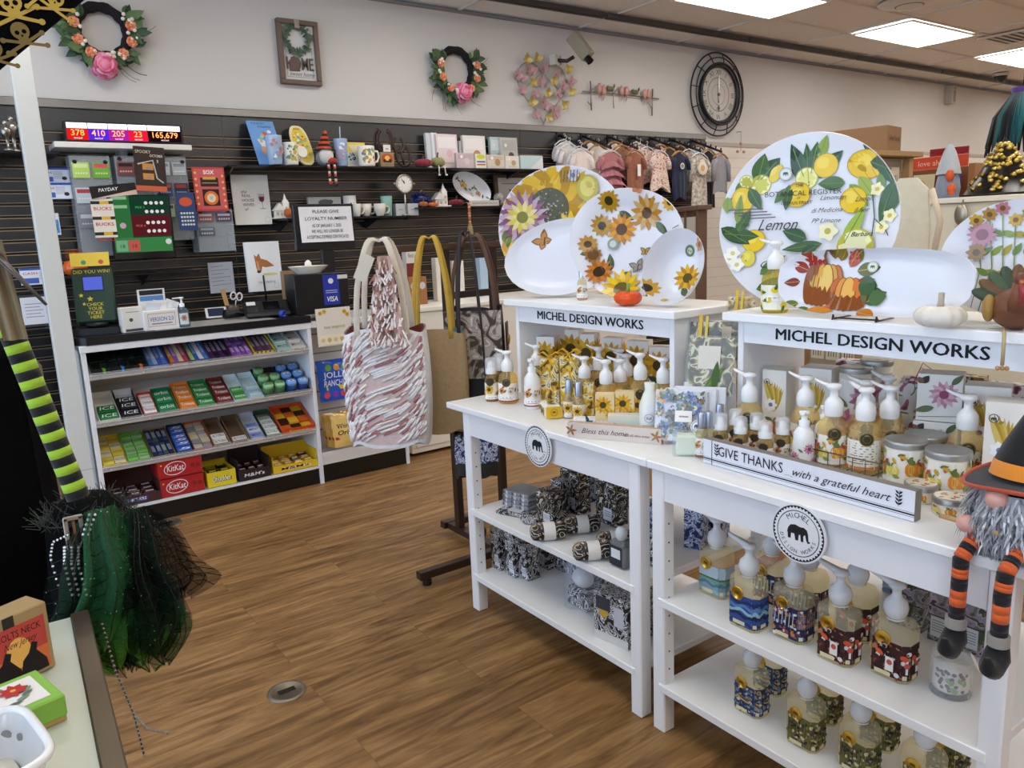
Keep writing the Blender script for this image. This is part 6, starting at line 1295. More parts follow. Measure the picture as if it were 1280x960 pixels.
upright('wooden_sign','grey block sign with a pig on the middle shelf behind the screen','sign',(386,240,427,266),5.3,ZS2,'b5b6b2',pig,.03,2)
spin('mug','white mug with a black script print standing behind the row of white mugs','mug',(430,245,445,271),5.3,ZS2,MUG,'dedcd8','ceramic',lambda A,w,h:A.text('Fa',0,0,h*.6,'202024',shear=.3))
for i,(x0,x1,lb)in enumerate(((442,452,'white teacup at the left end, mostly behind its neighbour'),(452,466,'white teacup in the middle of the mug row'),(468,482,'white teacup nearest the mint tumbler'))):
 spin('teacup',lb,'mug',(x0,255,x1,271),5.17+.01*i,ZS2,[(0,0),(.55,0),(.6,.05),(.85,.4),(1,1),(.94,1),(.8,.42),(0,.2)],'dad5ca','ceramic',None,1,'white teacups')
def lidx(t,r,h):b=MB();b.lathe([(r*1.02,h*.96),(r*1.04,h*1.01),(r*.9,h*1.03),(0,h*1.03)],20,'8ab4aa','satin');part('lid',b,t)
spin('tumbler','mint green tumbler on the middle shelf','tumbler',(477,246,490,270),5.2,ZS2,TUM,'8fc0b2','satin',None,None,None,lidx)
for x0,x1,lb in((495,507,'left pale grey square box beside the desk clock stem'),(510,523,'right pale grey square box beside the desk clock stem')):
 upright('gift_box',lb,'box',(x0,255,x1,270),5.2,ZS2,'c9ccd0',lambda A,w,h:A.rect(-w*.2,w*.2,-.003,.003,'8a8e94'),.05,0)
p=at(508,268,y=5.16);t=thing('desk_clock','round silver clock on a thin stem with a white dial','clock',(p.x+.0,5.165,ZS2+.001));r=.065
H=at(506,230,y=5.16).z-ZS2
b=MB();b.cyl(.03,0,.008,'b9b6ae','metal',18);b.tube([(0,0,.008),(0,0,H-r)],.006,'b9b6ae','metal',8);part('stem',b,t)
b=MB();b.T=TR(0,0,H,rx=90);b.lathe([(0,-.02),(r,-.02),(r*1.08,-.005),(r*1.08,.008),(r*.9,.014),(r*.88,.008)],26,'a59c8c','metal');b.cyl(.01,r*1.05,r*1.35,'a59c8c','metal',8,TR(ry=90));b.cyl(.01,r*1.05,r*1.35,'a59c8c','metal',8,TR(ry=-90));part('case',b,t)
b=MB();A=Art(b,lambda u,v,h_:V((u,-.008-h_,H+v)),'paper');A.disc(0,0,r*.88,'e6e4de',n=26);[A.stroke([(r*.7*math.cos(i*PI/6),r*.7*math.sin(i*PI/6)),(r*.82*math.cos(i*PI/6),r*.82*math.sin(i*PI/6))],.003,'3a3a3a')for i in range(12)];A.stroke([(0,0),(-r*.35,r*.5)],.006,'1a2030');A.stroke([(0,0),(-r*.1,r*.35)],.006,'1a2030');part('dial',b,t)
p,w,h=prect(516,235,537,257,5.22);t=thing('tinsel_pumpkin','dark blue tinsel pumpkin with a gold top on the middle shelf','pumpkin',(p.x,5.24,ZS3+.012));g=random.Random(1)
b=MB();b.sph((0,0,h*.36),(w*.42,w*.42,h*.36),'1d2450','foil',18,12)
for i in range(260):
 a,q=g.uniform(0,6.28),g.uniform(.2,2.8);d=V((math.sin(q)*math.cos(a),math.sin(q)*math.sin(a),math.cos(q)));s=V((0,0,h*.38))+V((d.x*w*.4,d.y*w*.4,d.z*h*.34));n=d.orthogonal()*.004;b.add([tuple(s-n),tuple(s+n),tuple(s+d*.022)],[(0,1,2)],g.choice(('2a3a9a','4a5ac0','1a2260','6a7ad0')),'foil')
part('body',b,t)
b=MB();b.tube([(0,0,h*.7),(.01,0,h*.85),(.03,0,h*.95)],[.014,.009,.005],'9a7a3a','metal',8);leafshape(b,0,0,h*.75,.06,.03,2.6,-.2,'8a7038','dullmetal');part('stem',b,t)
felt_pumpkin('tiny rust pumpkin in front of the blue tinsel pumpkin',529,249,258,10,5.155,ZS3,'a8602c','6a5a3a');felt_pumpkin('tiny bright orange pumpkin left of the white ceramic house',540,251,258,12,5.165,ZS3,'d8622a','7a5a3a')
def house(label,box,y,zs):
 p,w,h=prect(*box,y);t=thing('ceramic_house',label,'ornament',(p.x,y,zs+.001),-8);h=at((box[0]+box[2])/2,box[1],y=y).z-zs
 b=MB();b.box(-w*.5,w*.5,-w*.35,w*.35,0,h*.06,'e9e5dc','ceramic',.002);b.box(-w*.42,w*.12,-w*.28,w*.28,h*.06,h*.32,'e9e5dc','ceramic',.002);b.box(.0,w*.34,-w*.2,w*.2,h*.06,h*.62,'ece8e0','ceramic',.002);part('walls',b,t)
 b=MB();b.add([(-w*.5,-w*.34,h*.32),(w*.14,-w*.34,h*.32),(w*.14,w*.34,h*.32),(-w*.5,w*.34,h*.32),(-w*.18,-w*.34,h*.62),(-w*.18,w*.34,h*.62)],[(0,1,4),(2,3,5),(1,2,5,4),(3,0,4,5),(0,3,2,1)],'e4e0d6','ceramic');b.lathe([(w*.27,0),(w*.1,h*.16),(w*.06,h*.26),(0,h*.38)],4,'e6e2d8','ceramic',TR(w*.17,0,h*.62,rz=45),False);part('roofs',b,t)
 b=MB();A=Art(b,plane_S((0,-w*.285,0),(1,0,0),(0,0,1)),'paper',.001);[A.rect(x*w,(x+.12)*w,z*h,(z+.12)*h,'b5aa94')for x,z in((-.36,.12),(-.16,.12))];[A.rect(x*w,(x+.09)*w,z*h,(z+.1)*h,'a99e88')for x,z in((.12,.14),(.12,.36))];part('window_openings',b,t)
house('white ceramic haunted house on the middle shelf right of the blue pumpkin',(541,229,560,257),5.24,ZS3);house('white ceramic church at the left end of the middle shelf',(341,242,364,274),5.2,ZS2)
felt_pumpkin('little rust and white pumpkin beside the white ceramic church',361,258,274,12,5.17,ZS2,'b5622c','d8d0c0')
felt_pumpkin('dark red plaid pumpkin just left of the pumpkin platter',567,245,257,17,5.2,ZS3,'7a1f26','3a2a22')
c,w,h=prect(566,218,617,256,5.24)
def pp_art(A):
 pumpkin_art(A,-w*.18,0,w*.09,'d8922a','e8b860');pumpkin_art(A,w*.2,-h*.06,w*.06,'a84a44','d8a090');pumpkin_art(A,w*.06,-h*.2,w*.04,'c8c86a','e0dc9a')
 for i in range(12):A.leaf(-w*.4+i*w*.07,h*.05*math.sin(i),.035,.014,1.2+i,('5a6a3a','7a8a4a')[i%2])
platter('platter','oval white platter painted with small pumpkins on the middle shelf','platter',(c.x,5.28,c.z+.012),-90,9,lambda a:.95/math.sqrt((math.cos(a)/(w/2))**2+(math.sin(a)/(h/2))**2),COUPE,pp_art,roll=-24)
upright('wooden_sign','low grey lettered block sign at the foot of the pumpkin platter','sign',(588,250,624,257),5.17,ZS3,'c9c4ba',lambda A,w,h:A.text('thankful grateful blessed',0,0,h*.4,'4a4640',fit=w*.85),.02,0)
t=thing('hanging_tassel','wooden bead tassel hanging over the edge of the middle shelf','ornament',tuple(V((at(586,252,y=5.115).x,5.115,ZS3+.012))));b=MB()
for k in range(7):b.sph((0,.0,-.022*k),.0125,('c98a5a','d8a070','b5603a')[k%3],'satin',10,7)
b.tube([(0,.06,.014),(0,.02,.016),(0,0,.0)],.003,'b59a6a','fabric',6);part('beads',b,t)
b=MB();b.lathe([(.012,-.15),(.02,-.17),(.026,-.24),(0,-.242)],12,'a8946a','knit');b.lathe([(.0,-.14),(.016,-.145),(.014,-.16),(.012,-.165)],12,'8a7a4a','fabric');part('fringe',b,t)
c,w,h=prect(620,218,662,257,5.33);upright('framed_sign','brown framed picture of a pumpkin behind the big sunflower platter','picture',(620,218,662,257),5.33,ZS3,'5f4a3a',lambda A,w,h:(A.rect(-w*.4,w*.4,-h*.4,h*.4,'c4bfb8'),pumpkin_art(A,w*.02,-h*.15,w*.14,'b56a44','d8926a'),A.rect(-w*.3,w*.3,h*.2,h*.24,'8a847c')),.025,4,'wood')
p=at(624,244,y=5.2);t=thing('snow_globe','small glass globe with a dark figure in front of the pumpkin picture','ornament',(p.x,5.21,ZS3+.001));r=.042
b=MB();b.lathe([(0,0),(r*.8,0),(r*.75,.014),(r*.5,.018),(0,.018)],18,'6a4a2c','wood');part('base',b,t)
b=MB();b.sph((0,0,.018+r),r,'e8ecec','acrylic',18,12);part('globe',b,t)
b=MB();b.sph((0,0,.04),(r*.5,r*.4,r*.5),'3a2c24','satin',10,8);b.sph((0,-.01,.07),(r*.3,r*.3,r*.3),'b87a4a','satin',10,8);part('figure',b,t)
hooks=((699,169,748,207),(729,170,764,194),(762,171,795,186),(790,172,835,200),(815,173,846,194),(840,175,874,195),(866,176,899,197))
HK=[]
for i,(x0,y0,x1,y1)in enumerate(hooks):
 a=at(x0,y0,y=5.40);L_=.36
 t=thing('waterfall_hook','black slanted garment hook, number %s from the left of the baby clothes'%('one','two','three','four','five','six','seven')[i],'hook',(a.x,5.405,a.z))
 b=MB();b.box(-.02,.02,-.004,.006,-.06,.03,'141416','satin',.002);b.tube([(0,0,0),(0,-L_,-.14)],.011,'141416','satin',8);part('arm',b,t)
 b=MB()
 for k in range(6):f=.12+k*.17;b.tube([(0,-L_*f,-.14*f+.008),(0,-L_*f-.004,-.14*f+.032)],.007,'141416','satin',6)
 part('hook_pegs',b,t);HK.append((a.x,a.z))
def garment(label,hk,f,kind,col,mat='fabric',w=.27,h=.36,hang='wood',seed=1,extra=None,col2=None):
 w*=.84;x,z=HK[hk];y=5.405-.36*f;zz=z-.14*f+.016
 t=thing('baby_garment',label,'baby clothes',(x,y,zz),None,'baby clothes on slanted hooks');g=random.Random(seed)
 hc={'wood':'b98a58','white':'eeeeee'}[hang]
 b=MB();b.tube([(0,0,-.012),(.014,0,.002),(.004,0,.012),(-.012,0,.004)],.0025,'c9c9c9' if hang=='wood' else hc,'metal' if hang=='wood' else 'gloss',6)
 b.tube([(0,0,-.012),(0,0,-.035)],.003,hc,'satin',6);b.tube([(-w*.5,0,-.085),(-w*.25,0,-.05),(0,0,-.035),(w*.25,0,-.05),(w*.5,0,-.085)],.009 if hang=='wood' else.006,hc,'wood' if hang=='wood' else 'gloss',8,flat=1.);part('hanger',b,t)
 prof={'dress':lambda v:.40+.02*v+.3*max(0,v-.3)**1.,'romper':lambda v:.42+.06*math.sin(PI*v)-.16*max(0,v-.7),'top':lambda v:.44+.05*v,'long':lambda v:.4+.1*v}[kind]
 def S(sd):
  def f_(u,v):
   ww=w*prof(v)*2;a=(u-.5);th=.017*math.cos(PI*a)*(.5+.8*v)+.006*math.sin(u*22+seed)*v
   top=-.05-.05*abs(a)*1.6 if True else 0
   return V((a*ww,sd*th,top-(h-.05)*v+.008*math.sin(u*9+seed)*v))
  return f_
 b=MB();b.grid(S(-1),16,10,col,mat);b.grid(S(1),16,10,col,mat)
 if extra=='ruffle':
  for k in range(3):b.grid(lambda u,v:S(-1)(u,.25+.25*k+.16*v)+V(((u-.5)*.05*v,-.014-.022*v*(1+.6*math.sin(u*30+k)),0)),30,3,jit(col,8),mat)
 if kind=='romper' and extra!='sleeveless':pass
 part('cloth_body',b,t)
 if extra!='sleeveless':
  for s in(-1,1):q=MB();q.tube([(s*w*.38,0,-.1),(s*w*.5,-.004,-.15),(s*w*.54,-.004,-.2 if kind!='long' else-.3)],[.032,.034,.03],col2 or col,mat,8,flat=.6);part('sleeve',q,t)
 if extra=='tag':q=MB();q.box(-.01,.028,-.04,-.038,-.26,-.16,'f2f2f0','paper');part('price_tag',q,t,'white price tag')
 if extra=='bib':q=MB();q.prism([(.07*math.cos(a)*(1 if math.sin(a)<.3 else.7),-.17+.07*math.sin(a))for a in[2*PI*i/20 for i in range(20)]],.034,.038,'efe6d4','fabric',T=Mx.Rotation(R(90),4,'X'));A=Art(q,lambda u,v,h_:V((u,-.038-h_,-.18+v)),'fabric');A.disc(.0,0,.03,'d8a86a');A.ring(0,.01,.052,.058,'d8c8b0');part('bib',q,t,'cream bib')
 if extra=='patch':q=MB();A=Art(q,lambda u,v,h_:V((u,-.034-h_,-.17+v)),'fabric');A.disc(0,0,.028,'e4e0d8');A.disc(0,0,.018,'8a8a80');part('round_patch',q,t,'round white patch')
 return t
for k in range(5):garment(('white baby outfit at the back of the first hook','white baby outfit second on the first hook','white baby outfit third on the first hook','white baby outfit fourth on the first hook','front white baby outfit with pink flowers on the first hook')[k],0,.14+.18*k,'dress' if k<4 else 'romper',('ece8e2','f0eeea','ebe4de','f0ece8','eee0dc')[k],w=.26,hang='white',seed=k)
garment('white frilled top behind the dusty pink ruffle dress',1,.2,'top','eee8e2',w=.25,h=.28,seed=11);garment('cream top on the wooden hanger of the second hook',1,.5,'top','e2d8cc',w=.26,h=.3,seed=12)
garment('dusty pink ruffle dress at the front of the second hook',1,.95,'dress','b5757c',w=.3,h=.34,hang='white',seed=13,extra='ruffle')
garment('cream knit top at the back of the third hook',2,.2,'top','e8dcc8',w=.27,h=.3,seed=21);garment('tan brown dress behind the brown romper',2,.5,'dress','9a6a52',w=.26,h=.32,seed=22);garment('brown baby romper with white price tag on the third hook',2,.9,'romper','9c644c',w=.25,h=.4,seed=23,extra='tag')
garment('bright pink printed top at the back of the fourth hook',3,.16,'top','c85a7a',w=.25,h=.28,hang='white',seed=31);garment('white printed top second on the fourth hook',3,.36,'top','f0e2de','babyprint',w=.25,h=.3,hang='white',seed=32);garment('pale pink printed dress third on the fourth hook',3,.6,'dress','e8c8c0','babyprint',w=.25,h=.34,hang='white',seed=33);garment('floral pink baby dress at the front of the fourth hook',3,.9,'dress','e4b8b0','babyprint',w=.25,h=.36,hang='white',seed=34,col2='e0a49c')
garment('pink long garment hanging behind the navy romper',4,.3,'long','dca8a0',w=.25,h=.4,seed=41);garment('tan hangered dark top on the fifth hook',4,.6,'top','4a3c3a',w=.24,h=.3,seed=42);garment('navy blue baby romper with a round patch on the fifth hook',4,.93,'romper','1c2742',w=.25,h=.44,seed=43,extra='patch')
garment('black striped pants behind the beige plaid outfit',5,.3,'long','3a3c44',w=.24,h=.46,seed=51);garment('pale plaid shirt second on the sixth hook',5,.6,'top','d0c8bc','plaidprint',w=.26,h=.4,hang='white',seed=52);garment('beige plaid outfit with a cream bib at the front of the sixth hook',5,.93,'long','cfc6ba','plaidprint',w=.27,h=.52,hang='white',seed=53,extra='bib')
garment('light blue top at the back of the seventh hook',6,.2,'top','b4ccd8',w=.25,h=.3,seed=61);garment('black long outfit on the seventh hook',6,.55,'long','17181e',w=.24,h=.56,seed=62);garment('grey hooded baby jacket at the front of the seventh hook',6,.93,'long','9a9aa0',w=.25,h=.38,seed=63)
p=at(932,190,y=5.3);t=thing('hanging_mobile','tiny pink mobile hanging in front of the pale wall panel','ornament',(p.x,5.36,p.z+.11));b=MB();b.tube([(0,0,.1),(0,0,-.1)],.002,'9a8a84','matte',5);b.box(-.005,.005,0,.055,.095,.1,'9a8a84');part('string',b,t)
for x,z in((0,-.02),(-.05,-.1),(.05,-.1)):b=MB();b.sph((x,0,z),(.022,.012,.016),'c49aa4','satin',10,7);leafshape(b,x,z,0,.03,.02,.6,0,'b58a94','satin')if False else None;part('charm',b,t)
# ================================================================ candy on the sloping shelves
def candy(row,p0,p1,label,col,art=None,packs=None,L_=.24,h=.03,lip=.02,inner=None,name='candy_box',cat='candy box'):
 """open carton on a sloping shelf, front edge between photo columns p0 and p1; packs = (columns, rows, colours, word, word colour)"""
 z=ROWZ[row];yl=(455,520,575)[row]
 x0,x1=at(p0,yl,y=CY).x+.002,at(p1,yl,y=CY).x-.002;w=x1-x0
 t=thing(name,label,cat,((x0+x1)/2,CY+.004,z+.002),(TILT,0,0))
 b=MB();tk=.0015
 b.box(-w/2,w/2,0,L_,0,.0015,inner or 'b9a588','paper');b.box(-w/2,w/2,0,tk,.0015,lip,col,'paper')
 for s in(-1,1):b.add([(s*w/2,0,0),(s*w/2,L_,0),(s*w/2,L_,h*1.3),(s*w/2,0,lip),(s*(w/2-tk),0,0),(s*(w/2-tk),L_,0),(s*(w/2-tk),L_,h*1.3),(s*(w/2-tk),0,lip)],[(0,1,2,3),(4,7,6,5),(2,6,7,3)],col,'paper')
 b.box(-w/2,w/2,L_-tk,L_,.0015,h*1.3,inner or col,'paper')
 part('carton',b,t)
 if art:b=MB();art(Art(b,plane_S((0,-.0002,lip/2),(1,0,0),(0,0,1)),'paper',.0003),w,lip);part('front_print',b,t)
 if packs:
  nc,nr,cols,word,wc=packs[:5];fill=packs[5]if len(packs)>5 else nr;pw=(w-.006)/nc;pl=(L_-.006)/nr
  for j in range(fill):
   for i in range(nc):
    b=MB();x=-w/2+.003+pw*(i+.5);y=.004+pl*(j+.5);c=cols[(i+j)%len(cols)];zz=h*(.75+.12*((i*3+j*5)%3))
    b.box(x-pw*.47,x+pw*.47,y-pl*.47,y+pl*.47,.0018,zz,jit(c,6),'satin',.0015)
    if word:b.text(word,min(pl*.7,pw*.5),wc,'paper',TR(x,y,zz+.0004),.004,.15,fit=pw*.8)
    elif nr<nc:b.box(x-pw*.3,x+pw*.3,y-pl*.2,y+pl*.25,zz,zz+.0003,mixh(c,'ffffff',.45),'paper')
    part('candy_pack',b,t)
 return t
W_='f2f2f2'
def word(st,c=W_,bg=None,fw=.8):
 def f(A,w,h):
  if bg:A.rect(-w*.5,w*.5,-h*.5,h*.5,bg)
  A.text(st,0,0,h*.62,c,.006,.15,fit=w*fw)
 return f
def swirl(c):return lambda A,w,h:[A.leaf(w*.1+w*.03*i,-h*.4+h*.16*i,w*.3,h*.3,1.2+.3*i,c)for i in range(5)]
for i,(a,c,q,n_)in enumerate(((113,138,'5fae2a','green'),(138,161,'2f8ad0','blue'),(161,184.5,'d8622a','orange'))):
 candy(0,a,c,'dark gum carton with a %s splash at the left of the top candy shelf'%n_,'141a16',swirl(q),(2,3,('161c18','1a2420'),None,q),lip=.04,h=.036)
for a,c,col,n_,bg in((185,211,('5a86c4','a9c0e0','3a5aa8'),'blue mint roll box with white lettering on the top candy shelf','2a4aa0'),(212,238,('d88a3a','8a5ab4','e8d0a0','b54a5a'),'orange and purple mint roll box on the top candy shelf','8a3a3a'),(238,263,('b8d86a','3a6ab0','e4e8f0','5a8ad0'),'green, white and blue mint roll box on the top candy shelf','3a4a8a')):
 candy(0,a,c,n_,bg,word('mentos',W_,bg),(4,1,col,None,W_),lip=.028)
candy(0,263,291,'dark purple gum box on the top candy shelf','3a2a4a',None,(4,1,('4a2a5a','2a1a34'),None,W_));candy(0,291,318,'magenta topped violet gum box on the top candy shelf','8a2a5a',None,(4,2,('7a4a9a','9a6ab8'),None,W_));candy(0,319,346,'yellow fronted gum box on the top candy shelf','e2c81f',lambda A,w,h:[A.rect(w*(-.4+.2*i),w*(-.32+.2*i),h*.1,h*.5,'2a2a20')for i in range(5)],(4,1,('5a3a4a','6a4a6a'),None,W_),lip=.03)
for a,c,q,n_ in((348,366,'b9d8d0','mint green'),(366,384,'e8e0da','cream')):candy(0,a,c,n_+' mint carton at the right end of the top candy shelf',q,word('MINTS','5a6a6a',q,.7),(1,3,(q,),'MINTS','4a5a5a'),L_=.2,h=.035,lip=.03)
candy(1,123,151,'tall white carton with two green gum packs at the left of the second shelf','e6e4dc',None,(1,4,('1f7a3a',),'ICE',W_,2),inner='dedbd0');candy(1,152,178,'black gum carton with three black packs on the second shelf','17171c',None,(1,4,('1c1a22',),'ICE',W_,3),inner='e8e8ea')
candy(1,180,199,'white and red gum carton on the second shelf','b5362c',None,(1,3,('e8e6e2',),'Dentyne','a83a3a'),L_=.18);candy(1,199,224,'green gum carton with round blue marks on the second shelf','1f7a4a',None,(1,3,('23864e',),'orbit',W_),L_=.2)
for a,c,q,n_ in((226,249,'e0862a','orange'),(249,272,'2a8a44','bright green'),(273,295,'7a2f2a','brick brown')):candy(1,a,c,n_+' gum carton with four lettered packs on the second shelf',q,None,(1,4,(q,),'Trident',W_),L_=.23)
for a,c,q,n_ in((295,313,'4aa04a','light green'),(314,333,'a9c8d4','pale blue')):candy(1,a,c,n_+' gum carton with white lettering on the second shelf','d4e6ea',None,(1,4,(q,),'extra',W_,2),L_=.24,inner='d8e8ec')
def cups(p0,p1,label,c1,c2):
 t=candy(1,p0,p1,label,'3a3a3c' if c1=='8fc08a' else '2a3a6a',None,None,L_=.26,h=.03,lip=.02);x0,x1=at(p0,520,y=CY).x,at(p1,520,y=CY).x;w=x1-x0
 for i in range(2):
  for j in range(3):
   if c1=='8fc08a' and i==1 and j==2:continue
   b=MB();T=TR(-w*.25+w*.5*i,.04+.085*j,.002);r=w*.22;b.lathe([(0,0),(r*.95,0),(r,.004),(r,.045),(r*.8,.052)],16,c2,'satin',T);b.lathe([(r*1.0,.048),(r*1.02,.06),(r*.9,.066),(0,.066)],16,c1,'gloss',T);b.text('ICE',r*.9,W_ if c1!='8fc08a' else '2f7a3a','paper',TR(-w*.25+w*.5*i,.04+.085*j,.069),.01);part('gum_bottle',b,t)
cups(333,362,'carton of green capped gum bottles on the second shelf','8fc08a','4a7a4a');cups(362,391,'carton of blue capped gum bottles at the right end of the second shelf','6a9ad8','2a4a8a')
candy(2,126,159,'yellow chewy candy carton at the left of the third shelf','d8c04a',None,(2,4,('e2c83a','d8d0a0'),'NOW','5a4a8a'));candy(2,159,190,'light green chewy candy carton on the third shelf','6aa83a',None,(2,5,('7ac04a','8fb87a'),'NOW','4a3a7a'))
candy(2,191,221,'dark blue gum tube carton on the third shelf','9a7a5a',None,(4,2,('1f2a4a','2a3a5a','3a4a4a'),None,W_));candy(2,222,244,'blue gum carton with white tips on the third shelf','2a2a34',None,(1,6,('2f5ab0','3a6ac0'),'5',W_));candy(2,244,269,'silver and tan wrapped candy carton on the third shelf','b5503a',None,(2,6,('b5aa98','8a8a8c','c9b890'),None,W_))
candy(2,269,290,'brown mint carton with two white tins, left of its twin on the third shelf','8a6a4a',word('ALTOIDS','2a2a2a','a89880'),(1,5,('e4e2da',),'ALTOIDS','2a2a2a',2),inner='6a543c',lip=.03);candy(2,293,314,'brown mint carton with a single white tin on the third shelf','8a6a4a',word('ALTOIDS','2a2a2a','a89880'),(1,5,('e4e2da',),'ALTOIDS','2a2a2a',1),inner='6a543c',lip=.03)
candy(2,316,334,'pale blue and white mint carton on the third shelf','c9ced8',None,(1,5,('8a9ac8','d8dce8'),'MINT','3a4a9a',3),inner='c5c8d0');candy(2,336,355,'dark green mint tin carton on the third shelf','2a5a44',word('ALTOIDS','2a2a2a','9aa890'),(1,5,('dfe4de',),'ALTOIDS','1f4a34',4),lip=.026)
candy(2,356,396,'big orange peanut butter cup carton at the right end of the third shelf','e0561c',word("Reese's",'f0c81f','e0561c',.6),(3,4,('d8641f','3a2018','e8b02a'),None,W_),lip=.045,h=.038)
def carton(p0,p1,y0,y1,label,col,txt,tc,bg=None,d=.2,stack=0,packs=None,lip=None,oval=False,out=None):
 a,c=at(p0,y1,y=CY+.012),at(p1,y1,y=CY+.012);z=.1135;x0,x1=a.x+.002,c.x-.002;w=x1-x0;h=max(.03,at((p0+p1)/2,y0,y=CY+.012).z-at((p0+p1)/2,y1,y=CY+.012).z)
 t=thing('candy_box',label,'candy box',((x0+x1)/2,CY+.014,z+stack*(h+.001)));lp=lip or h
 b=MB();b.box(-w/2,w/2,0,.003,0,lp,col,'paper');b.box(-w/2,-w/2+.003,.003,d,0,h,col,'paper');b.box(w/2-.003,w/2,.003,d,0,h,col,'paper');b.box(-w/2,w/2,d-.003,d,0,h*1.25,col,'paper');b.box(-w/2,w/2,0,d,0,.002,col,'paper')
 if stack or(lip is None and not packs):b.box(-w/2,w/2,0,d,h-.002,h,col,'paper')
 part('carton',b,t)
 b=MB();A=Art(b,plane_S((0,-.0002,lp/2),(1,0,0),(0,0,1)),'paper',.0003)
 if oval:A.disc(-w*.12,0,w*.25,W_,lp*.36,28,.12);A.disc(-w*.12,0,w*.235,col,lp*.32,28,.12)
 if bg:A.poly([(-w*.28,-lp*.26),(w*.2,-lp*.26),(w*.24,lp*.26),(-w*.24,lp*.26)],bg)
 if out:A.text(txt,-w*(.12 if oval else 0)+.0016,-.0016,lp*.5,out,.012,.12,fit=w*(.4 if oval else.66))
 A.text(txt,-w*(.12 if oval else.02),0,lp*(.46),tc,.008,.12,fit=w*(.38 if oval else.42 if bg else.64))
 if oval:A.disc(w*.28,0,w*.05,'8a2018',lp*.12);A.disc(w*.4,-lp*.02,w*.05,'8a2018',lp*.12);A.disc(-w*.42,lp*.25,w*.02,'e8c84a')
 part('front_print',b,t)
 if packs:
  g=random.Random(p0)
  for k in range(packs[0]):
   i,j=k%packs[1],k//packs[1];b=MB();x=-w/2+.012+(w-.024)*(i+.5)/packs[1];y=.02+(d-.04)*(j+.5)/max(1,math.ceil(packs[0]/packs[1]));pw=(w-.024)/packs[1]*.46
   b.T=TR(x,y,lp*.82+.006*(j%3),rz=g.uniform(-8,8),rx=12);b.box(-pw,pw,-.016,.016,-.008,.008,g.choice(packs[2]),'foil',.005);b.box(-pw*.6,pw*.6,-.007,.007,.0082,.0086,packs[3],'paper');part('candy_bar',b,t)
 return t
carton(140,205,606,636,'brown chocolate bar carton at the left end of the bottom candy shelf','4a2620','SNICKERS',W_,'3a3a8a',packs=(9,3,('3a2220','4a2a28','5a3a3a'),'cfc4d0'),lip=.05)
c_=carton(201,258,597,620,'lower red wafer bar carton of the stacked pair on the bottom candy shelf','b5201f','KitKat',W_,oval=True);carton(201,258,597,620,'upper red wafer bar carton of the stacked pair on the bottom candy shelf','b5201f','KitKat',W_,oval=True,stack=1)
carton(260,297,588,607,'yellow jelly candy carton with black lettering on the bottom candy shelf','e8d01f','Chuckles',W_,out='141414',packs=(4,2,('8a8a2a','2a2a1a'),'c8c83a'))
carton(299,340,574,600,'dark brown chocolate candy carton on the bottom candy shelf','2a1a18',"M&M's",W_,packs=(6,3,('2a1a18','3a2620'),'c9b8b0'),lip=.06,out='0a0808');carton(342,399,570,591,'yellow peanut candy carton at the right end of the bottom candy shelf','e8bc1f',"M&M's",'3a2018',packs=(12,4,('c8981f','3a2a18','d8b02a'),'e8e0c8'),lip=.045,out='f0e8d8')
def candybag(label,px0,py0,px1,py1,y,col,txt,tc,bg=None,tilt=8,group=None,rz=0):
 c,w,h=prect(px0,py0,px1,py1,y);t=thing('candy_bag',label,'candy bag',(0,0,0),None,group)
 def S(sd):return lambda u,v:V(((u-.5)*w*(1+.03*math.sin(v*21)),(v-.5)*h,sd*.012*(max(0,math.sin(PI*u))**.6)*(max(0,math.sin(PI*v))**.5)+.002*math.sin(u*13+v*9)))
 b=MB();b.grid(S(1),14,14,col,'gloss');b.grid(S(-1),14,14,col,'gloss');part('foil_bag',b,t)
 b=MB();F=S(1);A=Art(b,lambda u,v,h_:F(max(0,min(1,u/w+.5)),max(0,min(1,v/h+.5)))+V((0,0,h_+.001)),'gloss')
 if bg:bg(A,w,h)
 for k,s in enumerate(txt):A.text(s,0,h*(.12-.2*k),h*.2,tc,.008,.1,fit=w*.72)
 part('front_print',b,t);facing(t,(c.x,y,max(c.z,.2+h/2)),-90+rz,tilt);return t
candybag('bright blue hard candy bag hanging on the display bay',398,449,440,500,4.50,'1f5ad0',('JOLLY','RANCHER'),W_,lambda A,w,h:([A.disc(w*(-.3+.12*i),h*(.3 if i%2 else-.35),w*.09,('d84a6a','6ab03a','8a4ac0','e8a02a')[i%4])for i in range(6)],A.rect(-w*.3,w*.35,-h*.24,-h*.14,'e8e02a')))
for k in range(4):candybag(('front gold caramel candy bag with a red stripe in the display bay' if k==3 else 'gold caramel candy bag standing in the row behind the front one'),404+4*k,516,440+5*k,556,4.475-.026*k,('c9a050','d8b060','c9a050','dcb868')[k],("Werther's",'Original'),'2a2018',lambda A,w,h:(A.stroke([(-w*.46,-h*.24),(w*.46,-h*.12)],h*.09,'b5352c'),A.disc(w*.25,-h*.38,w*.12,'b8842a')),14,'gold caramel candy bags')
candybag('dark blue candy bag low in the display bay behind the tote',457,538,486,560,4.45,'2a3f8a',('CANDY',),'e8d84a',None,20)
